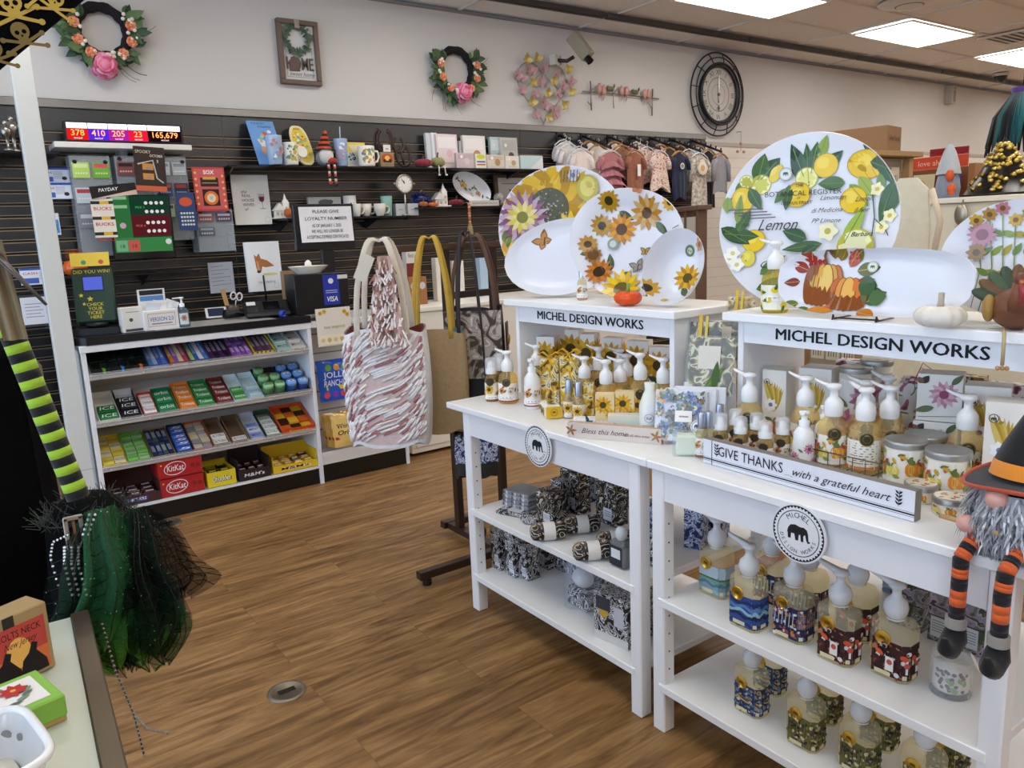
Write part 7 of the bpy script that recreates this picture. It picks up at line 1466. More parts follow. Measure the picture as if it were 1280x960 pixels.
t=upright('jewelry_card','cream card of little bee jewelry on the display bay','card',(397,385,440,432),4.372,None,'e6dfd2',lambda A,w,h:([A.flower(x*w,y*h,w*.07,6,'d8b02a','b5881a')for x,y in((-.38,.38),(-.26,.42),(.32,.38),(.4,.3))],A.text('bee inspired',0,.0,h*.12,'b59a4a',fit=w*.6),A.rect(-w*.46,w*.46,-h*.46,-h*.2,'efe6c8'),[A.disc(w*(-.36+.18*i),-h*.34,w*.06,('d8c88a','c9b06a')[i%2])for i in range(5)]),.008,2);b=MB();b.box(-.01,.01,-.012,.002,.11,.125,'c9c9c6','acrylic');part('hanging_clip',b,t)
ZK=1.0215
p=at(122,416,z=ZK);t=thing('ticket_checker','dark green DID YOU WIN ticket checker with a blue screen','ticket scanner',(p.x+.02,4.50,ZK),-14)
b=MB();b.prism([(-.1,-.07),(.1,-.07),(.11,.09),(-.11,.09)],0,.035,'1c1c1f','satin');b.lathe([(.0,.0352),(.05,.0352),(.055,.05),(.05,.06),(0,.06)],20,'101012','satin',TR(0,.0,0));part('base',b,t)
b=MB();b.T=TR(0,.03,.05,rx=-14);b.box(-.095,.095,-.03,.05,0,.29,'1d3a2c','satin',.01);part('body',b,t)
b=MB();A=Art(b,plane_S(b.T@V((0,0,0))if False else TR(0,.03,.05,rx=-14)@V((0,-.03,.145)),(1,0,0),TR(rx=-14)@V((0,0,1))),'paper',.0006);A.text('DID YOU WIN?',0,.122,.026,'e0c83a',.004,fit=.17)
for i,s in enumerate(('CHECK','YOUR','TICKET','HERE')):A.text(s,.0,-.05-.022*i,.024,'d8c83a',.004)
for x,y,r in((-.06,-.0,.012),(-.02,-.02,.016),(-.05,-.045,.01)):A.fan([(x+r*math.cos(PI/2+i*PI/5)*(1 if i%2==0 else.42),y+r*math.sin(PI/2+i*PI/5)*(1 if i%2==0 else.42))for i in range(10)],'d8c83a')
A.rect(-.05,.05,.02,.1,'22222a');part('front_print',b,t)
b=MB();A=Art(b,plane_S(TR(0,.03,.05,rx=-14)@V((0,-.031,.205)),(1,0,0),TR(rx=-14)@V((0,0,1))),'screen',.001);A.rect(-.044,.044,-.034,.034,'5a6ad8');part('screen',b,t,'lit blue screen')
b=MB();b.T=TR(0,.05,.345,rx=-14);b.box(-.09,.09,-.002,.002,.0,.07,'e8c84a','paper');A=Art(b,plane_S((0,-.002,.02),(1,0,0),(0,0,1)),'paper');A.disc(-.03,0,.012,'4a9a6a');A.disc(.05,0,.012,'c85a4a');part('yellow_card',b,t,'yellow card')
def boxat(name,label,cat,bx,d,z,col,art=None,mat='paper',rz=0,dy=0,tilt=0):
 p=at((bx[0]+bx[2])/2,bx[3],z=z);p.y=max(p.y,4.41);p.x=at((bx[0]+bx[2])/2,bx[3],y=p.y).x;c,w,h=prect(bx[0],bx[1],bx[2],bx[3],p.y);t=thing(name,label,cat,(p.x,p.y+dy,z),(tilt,0,rz));b=MB();b.box(-w/2,w/2,0,d,0,h,col,mat,.002);part('body',b,t)
 if art:b=MB();art(Art(b,plane_S((0,0,h/2),(1,0,0),(0,0,1)),'paper',.0005),w,h);part('front_print',b,t)
 return t,w,h
boxat('card_stack','white card holder with a green dot in front of the ticket checker','card holder',(156,384,184,415),.06,ZK,'e4e2dc',lambda A,w,h:(A.disc(-w*.1,0,w*.09,'4a5a3a'),A.rect(-w*.4,w*.4,-h*.46,-h*.36,'4a4a50'),A.rect(-w*.3,w*.3,h*.3,h*.33,'9a9a98')),rz=8)
t,w,h=boxat('leaflet_box','white leaflet box lettered VERSION 2.0 holding printed leaflets','leaflet holder',(182,388,226,412),.07,ZK,'e9e8e4',lambda A,w,h:(A.rect(-w*.4,w*.4,-h*.3,h*.36,'b54a5a'),A.rect(-w*.39,w*.39,-h*.28,h*.34,'e6e4e4'),A.text('VERSION 2.0',0,h*.05,h*.3,'3a4a9a',.008,fit=w*.7),A.rect(-w*.3,w*.3,-h*.2,-h*.14,'77767a')),rz=6)
b=MB();b.box(-w*.5,w*.3,.066,.07,h,h*2.1,'e6e6e6','paper');A=Art(b,plane_S((-w*.1,.066,h*1.6),(1,0,0),(0,0,1)),'paper');A.rect(-w*.34,w*.34,h*.2,h*.45,'22242a');A.rect(-w*.34,w*.34,-h*.1,h*.15,'5a8ac8');part('back_card',b,t)
for k in range(4):b=MB();b.T=TR(-w*.2+w*.16*k,.03+.006*k,h*.6,ry=8+5*k);b.box(-w*.2,w*.2,0,.002,0,h*(.8+.1*(k%2)),('cfd6e0','e9e9e9','dfe4ea','efefef')[k],'paper');part('leaflet',b,t)
p=at(228,407,z=ZK);t=thing('sanitizer_bottle','clear blue hand sanitizer pump bottle on the counter','bottle',(at(228,407,y=4.46).x,4.46,ZK))
b=MB();b.lathe([(0,0),(.03,0),(.032,.005),(.032,.08),(.022,.1),(.012,.106),(0,.106)],20,'a9c8d8','liquid');part('bottle',b,t)
b=MB();b.lathe([(.013,.1065),(.014,.125),(.006,.127),(.006,.15),(.014,.152),(.012,.16),(0,.16)],14,'eceff2','gloss');b.box(-.045,.0,-.006,.006,.152,.159,'eceff2','gloss',.002);part('pump',b,t)
b=MB();A=Art(b,cyl_S(.0325,.045,R(-95)),'paper',.0006);A.rect(-.024,.024,-.03,.03,'d0dce4',4,1);A.flower(0,.005,.018,6,'c88a5a','5a6ab0');part('front_label',b,t)
t=thing('credit_terminal','black payment terminal tilted on the counter right of the scissors','payment terminal',(1.50,4.54,ZK),-12)
b=MB();b.T=TR(rx=24);b.box(-.13,.13,-.05,.12,.02,.05,'19191c','satin',.012);part('body',b,t)
b=MB();b.T=TR(rx=24);b.box(-.02,.07,.0,.09,.05,.053,'0c0c0e','gloss');[b.box(-.11+.02*i,-.095+.02*i,-.03+.02*j,-.016+.02*j,.05,.054,'3a3a3e','satin')for i in range(3)for j in range(3)];b.box(-.11,-.06,.06,.1,.05,.052,'dcdcd8','paper');part('keypad',b,t)
b=MB();b.box(-.1,.1,.0,.1,0,.02,'141416','satin',.004);part('stand',b,t)
t,w,h=boxat('receipt_printer','black box printer with a blue card payment sticker on the counter end','printer',(366,346,432,396),.2,ZK,'18181a',lambda A,w,h:(A.rect(w*.02,w*.32,-h*.3,h*.46,'22349a'),A.text('VISA',w*.17,-h*.16,h*.18,W_,.012,.2,fit=w*.2),A.disc(w*.17,h*.3,w*.05,'dfe2f0'),A.rect(w*.06,w*.28,h*.05,h*.07,'b5bce0'),A.rect(w*.06,w*.28,h*.0,h*.02,'b5bce0'),A.rect(w*.3,w*.49,h*.34,h*.44,'d8d8d6')),'satin',-4)
p=at(397,343,y=t.location.y+.1);t2=thing('scalloped_dish','white scalloped dish standing on the black printer','dish',(t.location.x-.0,t.location.y+.1,ZK+h+.001));b=MB()
b.grid(lambda u,v:V(((.07+.05*v)*math.cos(2*PI*u)*(1+.04*v*math.sin(24*PI*u)),(.05+.035*v)*math.sin(2*PI*u)*(1+.04*v*math.sin(24*PI*u)),.045*v)),60,4,'e9e6dc','ceramic');b.lathe([(0,.001),(.07,.001)],24,'e9e6dc','ceramic',None,True,None,1,.72);part('bowl',b,t2)
b=MB();b.sph((0,0,.05),(.022,.016,.03),'f0eee8','ceramic',12,8);b.lathe([(0,.002),(.02,.003),(.014,.03),(0,.03)],12,'f0eee8','ceramic');part('knob',b,t2)
c,w,h=prect(378,258,444,302,4.62);t=thing('cash_register_screen','black register screen with a white paper note about the loyalty number','screen',(c.x,4.66,ZK))
H=c.z-ZK;b=MB();b.box(-w*.6,w*.55,0,.03,H-h*.72,H+h*.58,'141416','satin',.006);part('panel',b,t)
b=MB();b.box(-.03,.05,.03,.07,.0,H,'1c1c20','satin',.004);b.box(-.1,.12,.0,.16,0,.012,'1c1c20','satin',.004);part('stand',b,t)
b=MB();b.grid(lambda u,v:V(((u-.5)*w,-.004-.012*(1-v)**2,H+(v-.5)*h)),6,6,'e9e9ec','paper');A=Art(b,lambda u,v,h_:V((u,-.005-.012*(.5-v/h)**2-h_,H+v)),'paper',.001)
for s,y,f in(('PLEASE GIVE',.36,.5),('LOYALTY NUMBER',.16,.8),('AS OF JANUARY 1, 2025',-.04,.55),('WE WILL NO LONGER BE',-.2,.6),('ACCEPTING EXPIRED CERTIFICATES',-.36,.8)):A.text(s,0,h*y,h*.13,'26262c',.002,fit=w*f)
part('paper_note',b,t,'white paper note with printed lines')
p=at(312,388,z=ZK);t=thing('desk_cup','dark cup with white handled scissors and a wooden ruler','pen cup',(1.37,4.78,ZK));b=MB();b.lathe([(0,.001),(.04,.001),(.042,.07),(.039,.07),(.037,.006),(0,.006)],20,'4a4238','satin');part('cup',b,t)
b=MB();b.T=TR(.01,0,.02,ry=12)
for s in(-1,1):b.tube([(s*.018+.016*math.cos(a),0,.1+.022*math.sin(a))for a in[i*PI/7 for i in range(14)]],.005,'e4dce2','gloss',6,True)
b.tube([(0,0,.0),(0,0,.08)],.005,'a9a9ac','metal',6);part('scissors',b,t,'white handled scissors')
b=MB();b.T=TR(-.02,.0,.02,ry=-10);b.box(-.013,.013,0,.003,0,.15,'c29a68','wood');part('ruler',b,t)
p=at(351,393,z=ZK);t=thing('tape_roll','small round blue tape roll on the counter edge','tape',(1.545,4.42,ZK),30);b=MB();b.T=TR(0,0,.021,rx=90);b.lathe([(.011,-.012),(.021,-.012),(.021,.012),(.011,.012),(.011,-.012)],22,'2a4ab0','satin');part('roll',b,t)
p=at(288,392,z=ZK);t=thing('tablet','white framed small tablet lying back on the counter','tablet',(1.26,4.72,ZK+.003),-10);b=MB();b.T=TR(rx=40);b.box(-.06,.06,0,.085,.001,.01,'dcdcda','satin',.003);part('body',b,t);b=MB();b.T=TR(rx=40);b.box(-.046,.046,.01,.075,.0102,.0108,'1f2a4a','gloss');part('screen',b,t)
t=thing('barcode_scanner','black hand scanner lying between scissors and payment terminal','scanner',(1.33,4.62,ZK+.003),20);b=MB();b.tube([(-.06,0,.03),(0,0,.022),(.06,0,.016)],[.028,.02,.014],'141416','satin',12);part('body',b,t);b=MB();b.tube([(.06,0,.016),(.1,.01,.006),(.12,.03,.005)],.004,'141416','satin',6);part('cable',b,t)
t=thing('desk_phone','black office machine with cables behind the white leaflet box','machine',(.93,4.72,ZK));b=MB();b.grid(lambda u,v:V(((u-.5)*.34,.12*v,.11*math.sin(PI*u)**.5*(.6+.4*v))),16,6,'131315','satin');b.box(-.17,.17,.12,.16,0,.1,'131315','satin',.01);part('body',b,t)
b=MB();b.tube([(-.15,-.02,.02),(-.1,-.04,.06),(-.02,-.02,.05),(.05,-.04,.02),(.1,-.03,.006)],.005,'1c1c1e','satin',6);part('cable',b,t)
o=boxat('handwritten_note','small pale handwritten note sheet behind the counter','note',(264,333,291,366),.004,1.12,'dcdde6',lambda A,w,h:[A.stroke([(-w*.4,h*(.36-.12*i)),(w*(.1+.25*(i%2)),h*(.38-.12*i))],.002,'4a4a7a')for i in range(6)],dy=0)[0]
c,w,h=prect(264,333,291,366,5.40);o.location=(c.x,5.404,c.z-h/2);o.scale=(1.12,1,1.12)
t=upright('tea_towel','white towel printed the REAL HOUSE WIVES of COLTS NECK with a wine glass','towel',(292,219,338,281),5.33,None,'f4f2ec',lambda A,w,h:([A.text(s,x*w,y*h,h*z,'2a2a2c',.004 if s.isupper()else 0,0 if s.isupper()else.4)for s,x,y,z in(('the',-.2,.16,.09),('REAL',-.14,.08,.08),('HOUSE',-.1,-.01,.08),('WIVES',-.1,-.1,.08),('of',-.18,-.19,.08))],A.text('COLTS NECK',.1,-.28,h*.08,'2a2a2c',.004,fit=w*.62),A.fan([(w*.18,h*.12),(w*.36,h*.12),(w*.34,-h*.02),(w*.28,-h*.06),(w*.2,-h*.02)],'c9c6c2'),A.fan([(w*.19,h*.06),(w*.35,h*.06),(w*.33,-h*.02),(w*.28,-h*.05),(w*.21,-h*.02)],'7a2a34'),A.rect(w*.272,w*.285,-h*.18,-h*.05,'9a9896'),A.disc(w*.28,-h*.18,w*.1,'b5b2ae',h*.01),A.ring(w*.38,-h*.4,w*.07,w*.075,'8a8a88')),.014,2,'paper')
b=MB();b.tube([(0,.03,0),(0,.03,-.05)],.008,'1a1a1a','satin',6);part('wall_mount',b,t)
c,w,h=prect(312,298,352,360,4.98);t=upright('tea_towel','white towel with a chestnut horse head on a black stand','towel',(309,298,352,360),5.0,1.14,'f2f3f4',lambda A,w,h:(A.fan([(-w*.25,h*.1),(-w*.27,h*.25),(-w*.2,h*.2),(-w*.12,h*.27),(-w*.08,h*.16),(w*.1,h*.12),(w*.3,h*.0),(w*.05,-h*.02),(-w*.06,.0),(-w*.1,-h*.1),(-w*.2,-h*.12),(-w*.24,.0)],'b5703f'),A.fan([(-w*.22,h*.12),(-w*.16,h*.1),(-w*.13,-h*.08),(-w*.2,-h*.1)],'d89a6a'),A.disc(-w*.17,-h*.1,w*.06,'4a3a34',h*.03),A.disc(w*.15,-h*.16,w*.22,'dccf8a',h*.03),A.text('COLTS NECK NJ',w*.02,-h*.32,h*.06,'5a5a60',fit=w*.5),A.ring(w*.3,-h*.4,w*.07,w*.075,'8a8a90')),.03,3,'paper')
b=MB();b.tube([(-w*.1,.1,.02),(-w*.1,-.16,.03),(-w*.35,-.165,.07)],.006,'141416','satin',6);b.tube([(-w*.1,-.15,.03),(w*.2,-.165,.06)],.006,'141416','satin',6);b.box(-w*.4,w*.4,-.02,0,-.03,.06,'141416','satin');part('stand',b,t,'black easel stand')
t=upright('gift_bag','brown kraft bag between the horse towel and the register','bag',(353,303,374,352),4.86,1.0215,'a5845c',lambda A,w,h:A.stroke([(-w*.5,-h*.4),(w*.5,-h*.34)],.003,'8a6a44'),.06,0,'kraft')
c,w,h=prect(84,153,232,178,5.2);t=thing('jackpot_sign','lit lottery jackpot sign with red numbers on a white ledge','sign',(c.x,5.22,c.z),(-6,0,0))
b=MB();b.box(-w/2,w/2,0,.05,-h/2,h/2,'16161a','satin',.004);part('housing',b,t)
b=MB();A=Art(b,plane_S((0,0,0),(1,0,0),(0,0,1)),'led',.001)
xs=(-.48,-.31,-.145,.02,.185,.48);cc=('c81414','2a1f8a','6a1a6a','a01430','14060c')
for i in range(5):
 A.rect(xs[i]*w,xs[i+1]*w,-h*.42,h*.14,('a01010','3a1a9a','7a1470','a80f28','100408')[i]);A.rect(xs[i]*w+.002,xs[i+1]*w-.002,h*.15,h*.42,'d8dcf4');A.text(('378','410','205','23','165,679')[i],(xs[i]+xs[i+1])/2*w,-h*.08,h*.42,'ff9a4a',.006)
 A.text(('PICK 3','PICK 4','CASH','MEGA','JERSEY')[i],(xs[i]+xs[i+1])/2*w,h*.28,h*.17,'3a4ac8');A.text('PAYOUT',(xs[i]+xs[i+1])/2*w,-h*.34,h*.1,'f0c8c8')
part('lit_face',b,t,'glowing number panel')
b=MB();b.box(-.01,.01,.05,.19,-.02,.02,'222226','satin');part('wall_mount',b,t)
c,w,h=prect(72,177,243,186,5.15);t=thing('wall_shelf','narrow white ledge under the jackpot sign','shelf',(c.x,5.15,c.z));b=MB();b.box(-w/2,w/2,0,.262,-.02,.012,'e6e4dc','laminate',.003);part('board',b,t);b=MB();b.box(-.02,.02,.1,.262,-.05,-.02,'8a8a88','satin');part('shelf_bracket',b,t)
def dispenser(label,bx,y,cells,tick):
 c,w,h=prect(*bx,y);t=thing('ticket_dispenser',label,'ticket dispenser',(c.x,y,c.z))
 b=MB()
 for q in((-w/2,-w/2+.004,0,.15),(w/2-.004,w/2,0,.15)):b.box(q[0],q[1],q[2],q[3],-h/2,h/2,'dfe6ea','acrylic')
 b.box(-w/2,w/2,.0,.003,-h/2,h/2,'dfe6ea','acrylic');b.box(-w/2,w/2,.15,.153,-h/2,h/2,'55585c','satin')
 for i in range(cells+1):z=-h/2+h*i/cells;b.box(-w/2,w/2,0,.15,z-.002,z+.002,'e8eef0','acrylic')
 part('clear_case',b,t)
 for i,(cl,c2)in enumerate(tick):
  b=MB();z=h/2-h*(i//2+.5)/cells;x=-w*.25+w*.5*(i%2);hh=h/cells*.62;b.box(x-w*.21,x+w*.21,-.006,-.003,z-hh*.6,z+hh*.4,cl,'paper');A=Art(b,plane_S((x,-.006,z),(1,0,0),(0,0,1)),'paper');A.rect(-w*.17,w*.17,hh*.05,hh*.3,c2);[A.disc(-w*.13+w*.065*k,-hh*.3,w*.025,mixh(cl,'ffffff',.6))for k in range(5)];part('ticket',b,t)
 for s in(-1,1):b=MB();b.cyl(.012,0,.004,'141416','satin',12,TR(s*w*.38,-.002,h*.44,rx=90));part('screw_cap',b,t)
 b=MB();b.box(-.02,.02,.153,.22,-.03,.03,'3a3a3c','satin');part('wall_mount',b,t)
dispenser('clear ticket dispenser with two green tickets at the left of the lottery corner',(95,196,145,320),5.19,4,(('b5d86a','d8e8a0'),('7ab83a','d8506a'),('c8d0d8','b5404a'),('9a9aa0','4a4a50'),('8a8a90','c8c8cc')))
dispenser('clear ticket dispenser with a red number ticket in the middle of the lottery corner',(147,196,196,250),5.19,2,(('8a4a44','2a2020'),('a0584a','c8b0a0')));dispenser('clear empty ticket dispenser at the right of the jackpot ledge',(198,197,238,300),5.19,4,(('c9ced2','8a8f94'),('b5babf','8a8f94'),('3a4a7a','c85a2a'),('2a3a5a','a83a2a'),('c8d8c0','5a6a5a'),('3a3f4a','b5b8c0')))
dispenser('clear drawer style dispenser under the red SOX poster',(247,262,293,314),5.16,3,(('8a5a5a','d8c8c8'),('5a4a5a','c8c0c8'),('5a6068','9aa0a8')))
def poster(label,bx,y,col,art,tilt=4,rz=0,roll=0,name='lottery_poster'):
 c,w,h=prect(*bx,y);t=thing(name,label,'poster');b=MB();b.box(-w/2,w/2,-h/2,h/2,-.003,0,col,'paper');part('sheet',b,t);b=MB();art(Art(b,plane_S((0,0,0),(1,0,0),(0,1,0)),'paper',.0005),w,h);part('print',b,t)
 b=MB();b.box(-.01,.01,-.01,.01,-.1,-.003,'55585c','acrylic');part('hanger_mount',b,t);return facing(t,(c.x,y,c.z),-90+rz,tilt,roll)
def sox(A,w,h):
 A.rect(-w*.46,w*.46,-h*.46,h*.46,'c85a5a');A.text('SOX',0,h*.38,h*.12,W_,.02);A.rect(-w*.28,w*.28,h*.06,h*.26,'2a1a14');A.rect(-w*.2,w*.2,h*.22,h*.28,'d8a03a');A.rect(-w*.26,w*.26,-h*.38,-.0,'241812');A.disc(0,-h*.2,w*.22,'d8702a',h*.16);A.disc(0,-h*.2,w*.14,'e8c8a0',h*.1);A.disc(0,-h*.2,w*.05,'9ac0d0',h*.04)
 for i in range(12):A.disc(w*(-.42 if i%2 else.42),h*(-.4+.07*i),w*.04,'e8b84a');A.disc(w*(-.22+.04*i),h*.14,w*.014,'e8d08a',n=6)
poster('red scratch ticket poster lettered SOX beside the lottery corner',(243,209,283,264),5.14,'b8403f',sox)
poster('dark brown hanging ticket poster with gold panels over the lottery corner',(169,185,207,240),5.14,'33261f',lambda A,w,h:(A.text('SPOOKY',-w*.2,h*.38,h*.1,'d8c8b0',fit=w*.5),A.text('OCTOBER',w*.22,h*.3,h*.08,'e8e0d8',fit=w*.42),A.text('3',w*.25,h*.18,h*.09,W_),[A.rect(-w*.25,w*.1,h*y-h*.14,h*y,'c98a3a')for y in(.12,-.1)],[A.rect(-w*.15,w*.02,h*y-h*.12,h*y-.02,'8a8a8c')for y in(.12,-.1)],A.stroke([(-w*.4,h*.1),(w*.1,h*.2),(w*.2,-h*.2),(w*.4,-h*.3)],.008,'b8b4ae'),A.rect(-w*.5,w*.5,-h*.5,-h*.38,'c8603a')),roll=-3)
poster('black and cream banner card slanting across the lottery corner',(113,231,171,246),5.10,'1a1412',lambda A,w,h:(A.text('PAYDAY',-w*.12,h*.12,h*.4,W_,.01,.2),A.poly([(-w*.5,-h*.5),(w*.5,-h*.5),(w*.5,-h*.1)],'d8b8a8')),roll=6)
poster('strip of white scratch tickets hanging beside the green screen',(116,249,144,297),5.12,'e6ddd0',lambda A,w,h:[(A.rect(-w*.5,w*.5,h*y,h*(y+.08),'2a2418'),A.rect(-w*.1,w*.3,h*y,h*(y+.08),'e0b02a'),A.text('BUCKS',0,h*(y-.12),h*.12,'b5352c',.01,fit=w*.8))for y in(.36,-.04,-.44)])
poster('white and green scratch ticket leaning at the right of the lottery screen',(222,241,245,288),5.13,'2a3f6a',lambda A,w,h:(A.disc(0,h*.25,w*.35,'c8502a',h*.12),[A.disc(w*(-.3+.15*i),-h*(.05+.1*j),w*.06,'c9d0c8')for i in range(5)for j in range(4)]))
c,w,h=prect(139,244,217,320,5.08);t=thing('lottery_screen','flat green and red lottery results screen on the wall','screen',(c.x,5.09,c.z),(2,0,-2))
b=MB();b.box(-w/2,w/2,0,.04,-h/2-.02,h/2,'0e0e10','gloss',.005);part('bezel',b,t)
b=MB();A=Art(b,plane_S((0,0,.01),(1,0,0),(0,0,1)),'screen',.0012);A.rect(-w*.46,w*.46,-h*.46,h*.46,'1a3a2a');A.rect(-w*.46,-w*.16,-h*.46,h*.46,'2f6a3a');A.rect(-w*.16,w*.46,-h*.2,h*.14,'561c22');A.rect(-w*.46,w*.46,-h*.46,-h*.22,'3a7a44');A.rect(-w*.44,-w*.26,-h*.44,-h*.26,'6aa07a');A.rect(-w*.25,-w*.07,-h*.44,-h*.26,'b5564a')
for y in(.34,.2,.02,-.12):[A.disc(w*(.1+.085*i),h*y,w*.03,'d8d8d8',n=10)for i in range(4)]
for y in(.4,.26):A.rect(-w*.44,-w*.2,h*y,h*(y+.05),'8ab08a')
A.text('PICK 3',-w*.0,h*.27,h*.05,'4ac05a');A.text('PICK 4',-w*.02,-h*.03,h*.05,'d86a5a');A.disc(-w*.3,-h*.02,w*.05,'b59aa8');A.text('18',-w*.16,-h*.36,h*.09,'7a1a1a');A.text('18',-w*.35,-h*.36,h*.09,'1a4a2a');A.disc(w*.4,-h*.3,w*.05,'c9c9c0');part('lit_panel',b,t,'lit results panel')
b=MB();b.box(-.06,.06,.04,.31,-.05,.05,'222224','satin');part('wall_mount',b,t)
def pam(A,w,h):A.rect(-w*.5,w*.5,h*.36,h*.5,'3a5ab0');A.rect(-w*.46,w*.0,-h*.42,-h*.1,'4a6ac0');A.text('CASH',-w*.22,h*.16,h*.2,'c8504a',.01,fit=w*.4);[A.rect(w*.02,w*.3,h*(.2-.1*i),h*(.24-.1*i),'b5b8c4')for i in range(5)];A.disc(w*.34,-h*.2,w*.08,'3a2a2a',h*.12)
for bx,y,lb in(((45,210,87,229),5.33,'upper blue and white pamphlet pack beside the white post'),((48,229,90,249),5.30,'lower blue and white pamphlet pack beside the white post'),((28,335,73,356),5.33,'blue and white pamphlet pack low behind the white post')):
 t=upright('pamphlet_pack',lb,'pamphlets',bx,y,None,'eceef4',pam,.03,3);b=MB();b.box(-.012,.012,.01,.03,-.07,-.03,'55585c','satin');part('wall_mount',b,t)
t=upright('gift_card_pack','white hang card with a blue phone picture beside the post','card',(56,267,75,294),5.34,None,'e4e6e8',lambda A,w,h:(A.rect(-w*.44,w*.44,-h*.42,h*.2,'4a9ad0'),A.rect(w*.1,w*.3,-h*.3,h*.0,'1a1a1e'),A.disc(0,h*.4,w*.08,'1a1a1a')),.02,2);b=MB();b.box(-.008,.008,.03,.04,-.06,-.02,'8a8a8c','metal');part('wall_mount',b,t)
ZF=at(40,410,y=5.2).z;shelf(.12,.9,ZF,'black lower shelf at the far left with the framed notice',5.1)
t=upright('framed_notice','dark framed white notice on the lower left shelf','frame',(24,366,62,406),5.2,ZF,'3a3a3c',lambda A,w,h:(A.rect(-w*.42,w*.42,-h*.42,h*.42,'dddfe6'),[A.rect(-w*.3,w*(.3-.1*(i%2)),h*(.2-.1*i),h*(.225-.1*i),'9a9aa8')for i in range(5)]),.02,10)
t=upright('gift_card_pack','blue card left of the framed notice','card',(12,384,29,407),5.25,ZF,'2f55a8',lambda A,w,h:A.disc(0,h*.2,w*.2,'b5c8e8'),.02,5)
ZG=at(20,190,y=5.2).z;shelf(.1,.62,ZG,'dark upper shelf at the far left with silver ornaments',5.14)
for i,(px,py,r)in enumerate(((6,158,.03),(14,152,.034),(24,160,.036),(34,154,.03),(39,166,.03))):
 q=at(px,py,y=5.22);t=thing('silver_ornament','silver ornament on the far left shelf, number %s from the left'%('one','two','three','four','five')[i],'ornament',(q.x,5.2+.03*(i%3),ZG+.001));b=MB();h=max(.06,q.z-ZG);b.lathe([(0,0),(r,0),(r*.9,.012),(r*.3,.02),(r*.3,h*.5),(r*.8,h*.6),(r,h*.8),(r*.6,h),(0,h)],18,('9a948c','a9a6a0','8a7a6c')[i%3],'metal');part('body',b,t)
 b=MB();b.sph((0,0,h+r*.4),r*.45,'b5b2ac','metal',12,8);part('knob',b,t)
ZH=1.30;shelf(.5,1.3,ZH,'black shelf under the lottery screen holding the pumpkin jar',5.12)
p=at(92,320,y=5.2);t=pumpkin('pumpkin','orange grinning pumpkin jar on the shelf left of the green screen',(p.x,5.2,ZH+.001),.065,.1,'e2601f','c8451c','gloss');b=MB();b.lathe([(.042,.105),(.045,.15),(.05,.155),(.0,.158)],18,'b5582c','acrylic');A=Art(b,lambda u,v,h_:V((u,-.064-h_+u*u*9+(v-.05)**2*6,v)),'paper',.003);[A.disc(x,.065,.009,'1a1210')for x in(-.02,.02)];A.poly([(-.03,.045),(.03,.045),(.0,.028)],'1a1210');part('jar_top',b,t)
# ================================================================ bag rack and white cabinet behind it
t=thing('bag_rack','dark brown metal bag rack with a long rail and scrolled foot','rack',(1.45,2.97,0));D_='33251f'
b=MB();b.box(-.02,.72,-.24,-.2,.03,.065,D_,'satin',.003);b.box(.36,.9,.2,.24,.03,.065,D_,'satin',.003);b.box(.38,.42,-.2,.2,.03,.06,D_,'satin');b.cyl(.02,0,.03,'1a1614','satin',12,TR(.02,-.22,0));b.cyl(.02,0,.03,'1a1614','satin',12,TR(.86,.22,0));b.tube([(.3+.05*k/14*math.cos(k*.6),-.2,.14+.05*k/14*math.sin(k*.6))for k in range(15)],.006,D_,'satin',6);part('foot',b,t)
for x in(.4,.66):b=MB();b.box(x-.018,x+.018,.1,.136,.06,1.42,D_,'satin',.003);part('post',b,t)
b=MB();b.box(-.02,.72,-.008,.008,1.385,1.412,'4a362a','satin',.003);[b.box(x-.01,x+.01,.008,.1,1.388,1.408,'4a362a','satin')for x in(.4,.66)];part('rail',b,t)
for z in(.72,1.16):b=MB();b.box(.42,.64,.106,.13,z,z+.03,D_,'satin');part('crossbar',b,t)
def smooth(P,k=4):
 P=[V(p)for p in P];o=[]
 for i in range(len(P)-1):
  a,b,c,d=P[max(0,i-1)],P[i],P[i+1],P[min(len(P)-1,i+2)]
  for j in range(k):
   t=j/k;o.append(.5*(2*b+(c-a)*t+(2*a-5*b+4*c-d)*t*t+(3*b-a-3*c+d)*t**3))
 return o+[P[-1]]
def tote(name,label,x,y,rz,w,d,z0,z1,col,mat,lin_,strap,sw,sx=.3,front=None,smat='leather',zt=1.432):
 t=thing(name,label,'bag',(x,y,0),rz);h=z1-z0
 def F(u,v,k=1.):
  a=2*PI*u;c,s=math.cos(a),math.sin(a);n=.5;q=.82+.22*math.sin(PI*min(1,v*.55+.2))
  return V((k*w/2*math.copysign(abs(c)**n,c)*q,k*d/2*math.copysign(abs(s)**n,s)*(1.15-.3*v),z0+h*v+.012*math.sin(3*a)*v-.03*v*abs(math.cos(a))**2*0+.02*math.sin(a*5)*(1-v)*.5))
 b=MB();b.grid(F,48,12,col,mat);b.grid(lambda u,v:F(u,0,v),48,2,col,mat);b.grid(lambda u,v:F(-u,.2+.8*v,.95),48,4,lin_,'fabric');part('body',b,t)
 if front:b=MB();front(b,F);part('stitched_front',b,t)
 for s in(-1,1):
  b=MB();y0=s*d*.42;b.tube(smooth([(-w*sx,y0,z1-.03),(-w*sx*.85,y0*.9,z1+(zt-z1)*.5),(-w*sx*.4,y0*.5,zt-.004),(0,0,zt+.006),(w*sx*.4,y0*.5,zt-.004),(w*sx*.85,y0*.9,z1+(zt-z1)*.5),(w*sx,y0,z1-.03)]),sw,strap,smat,8,flat=.3);part('strap',b,t)
 return t
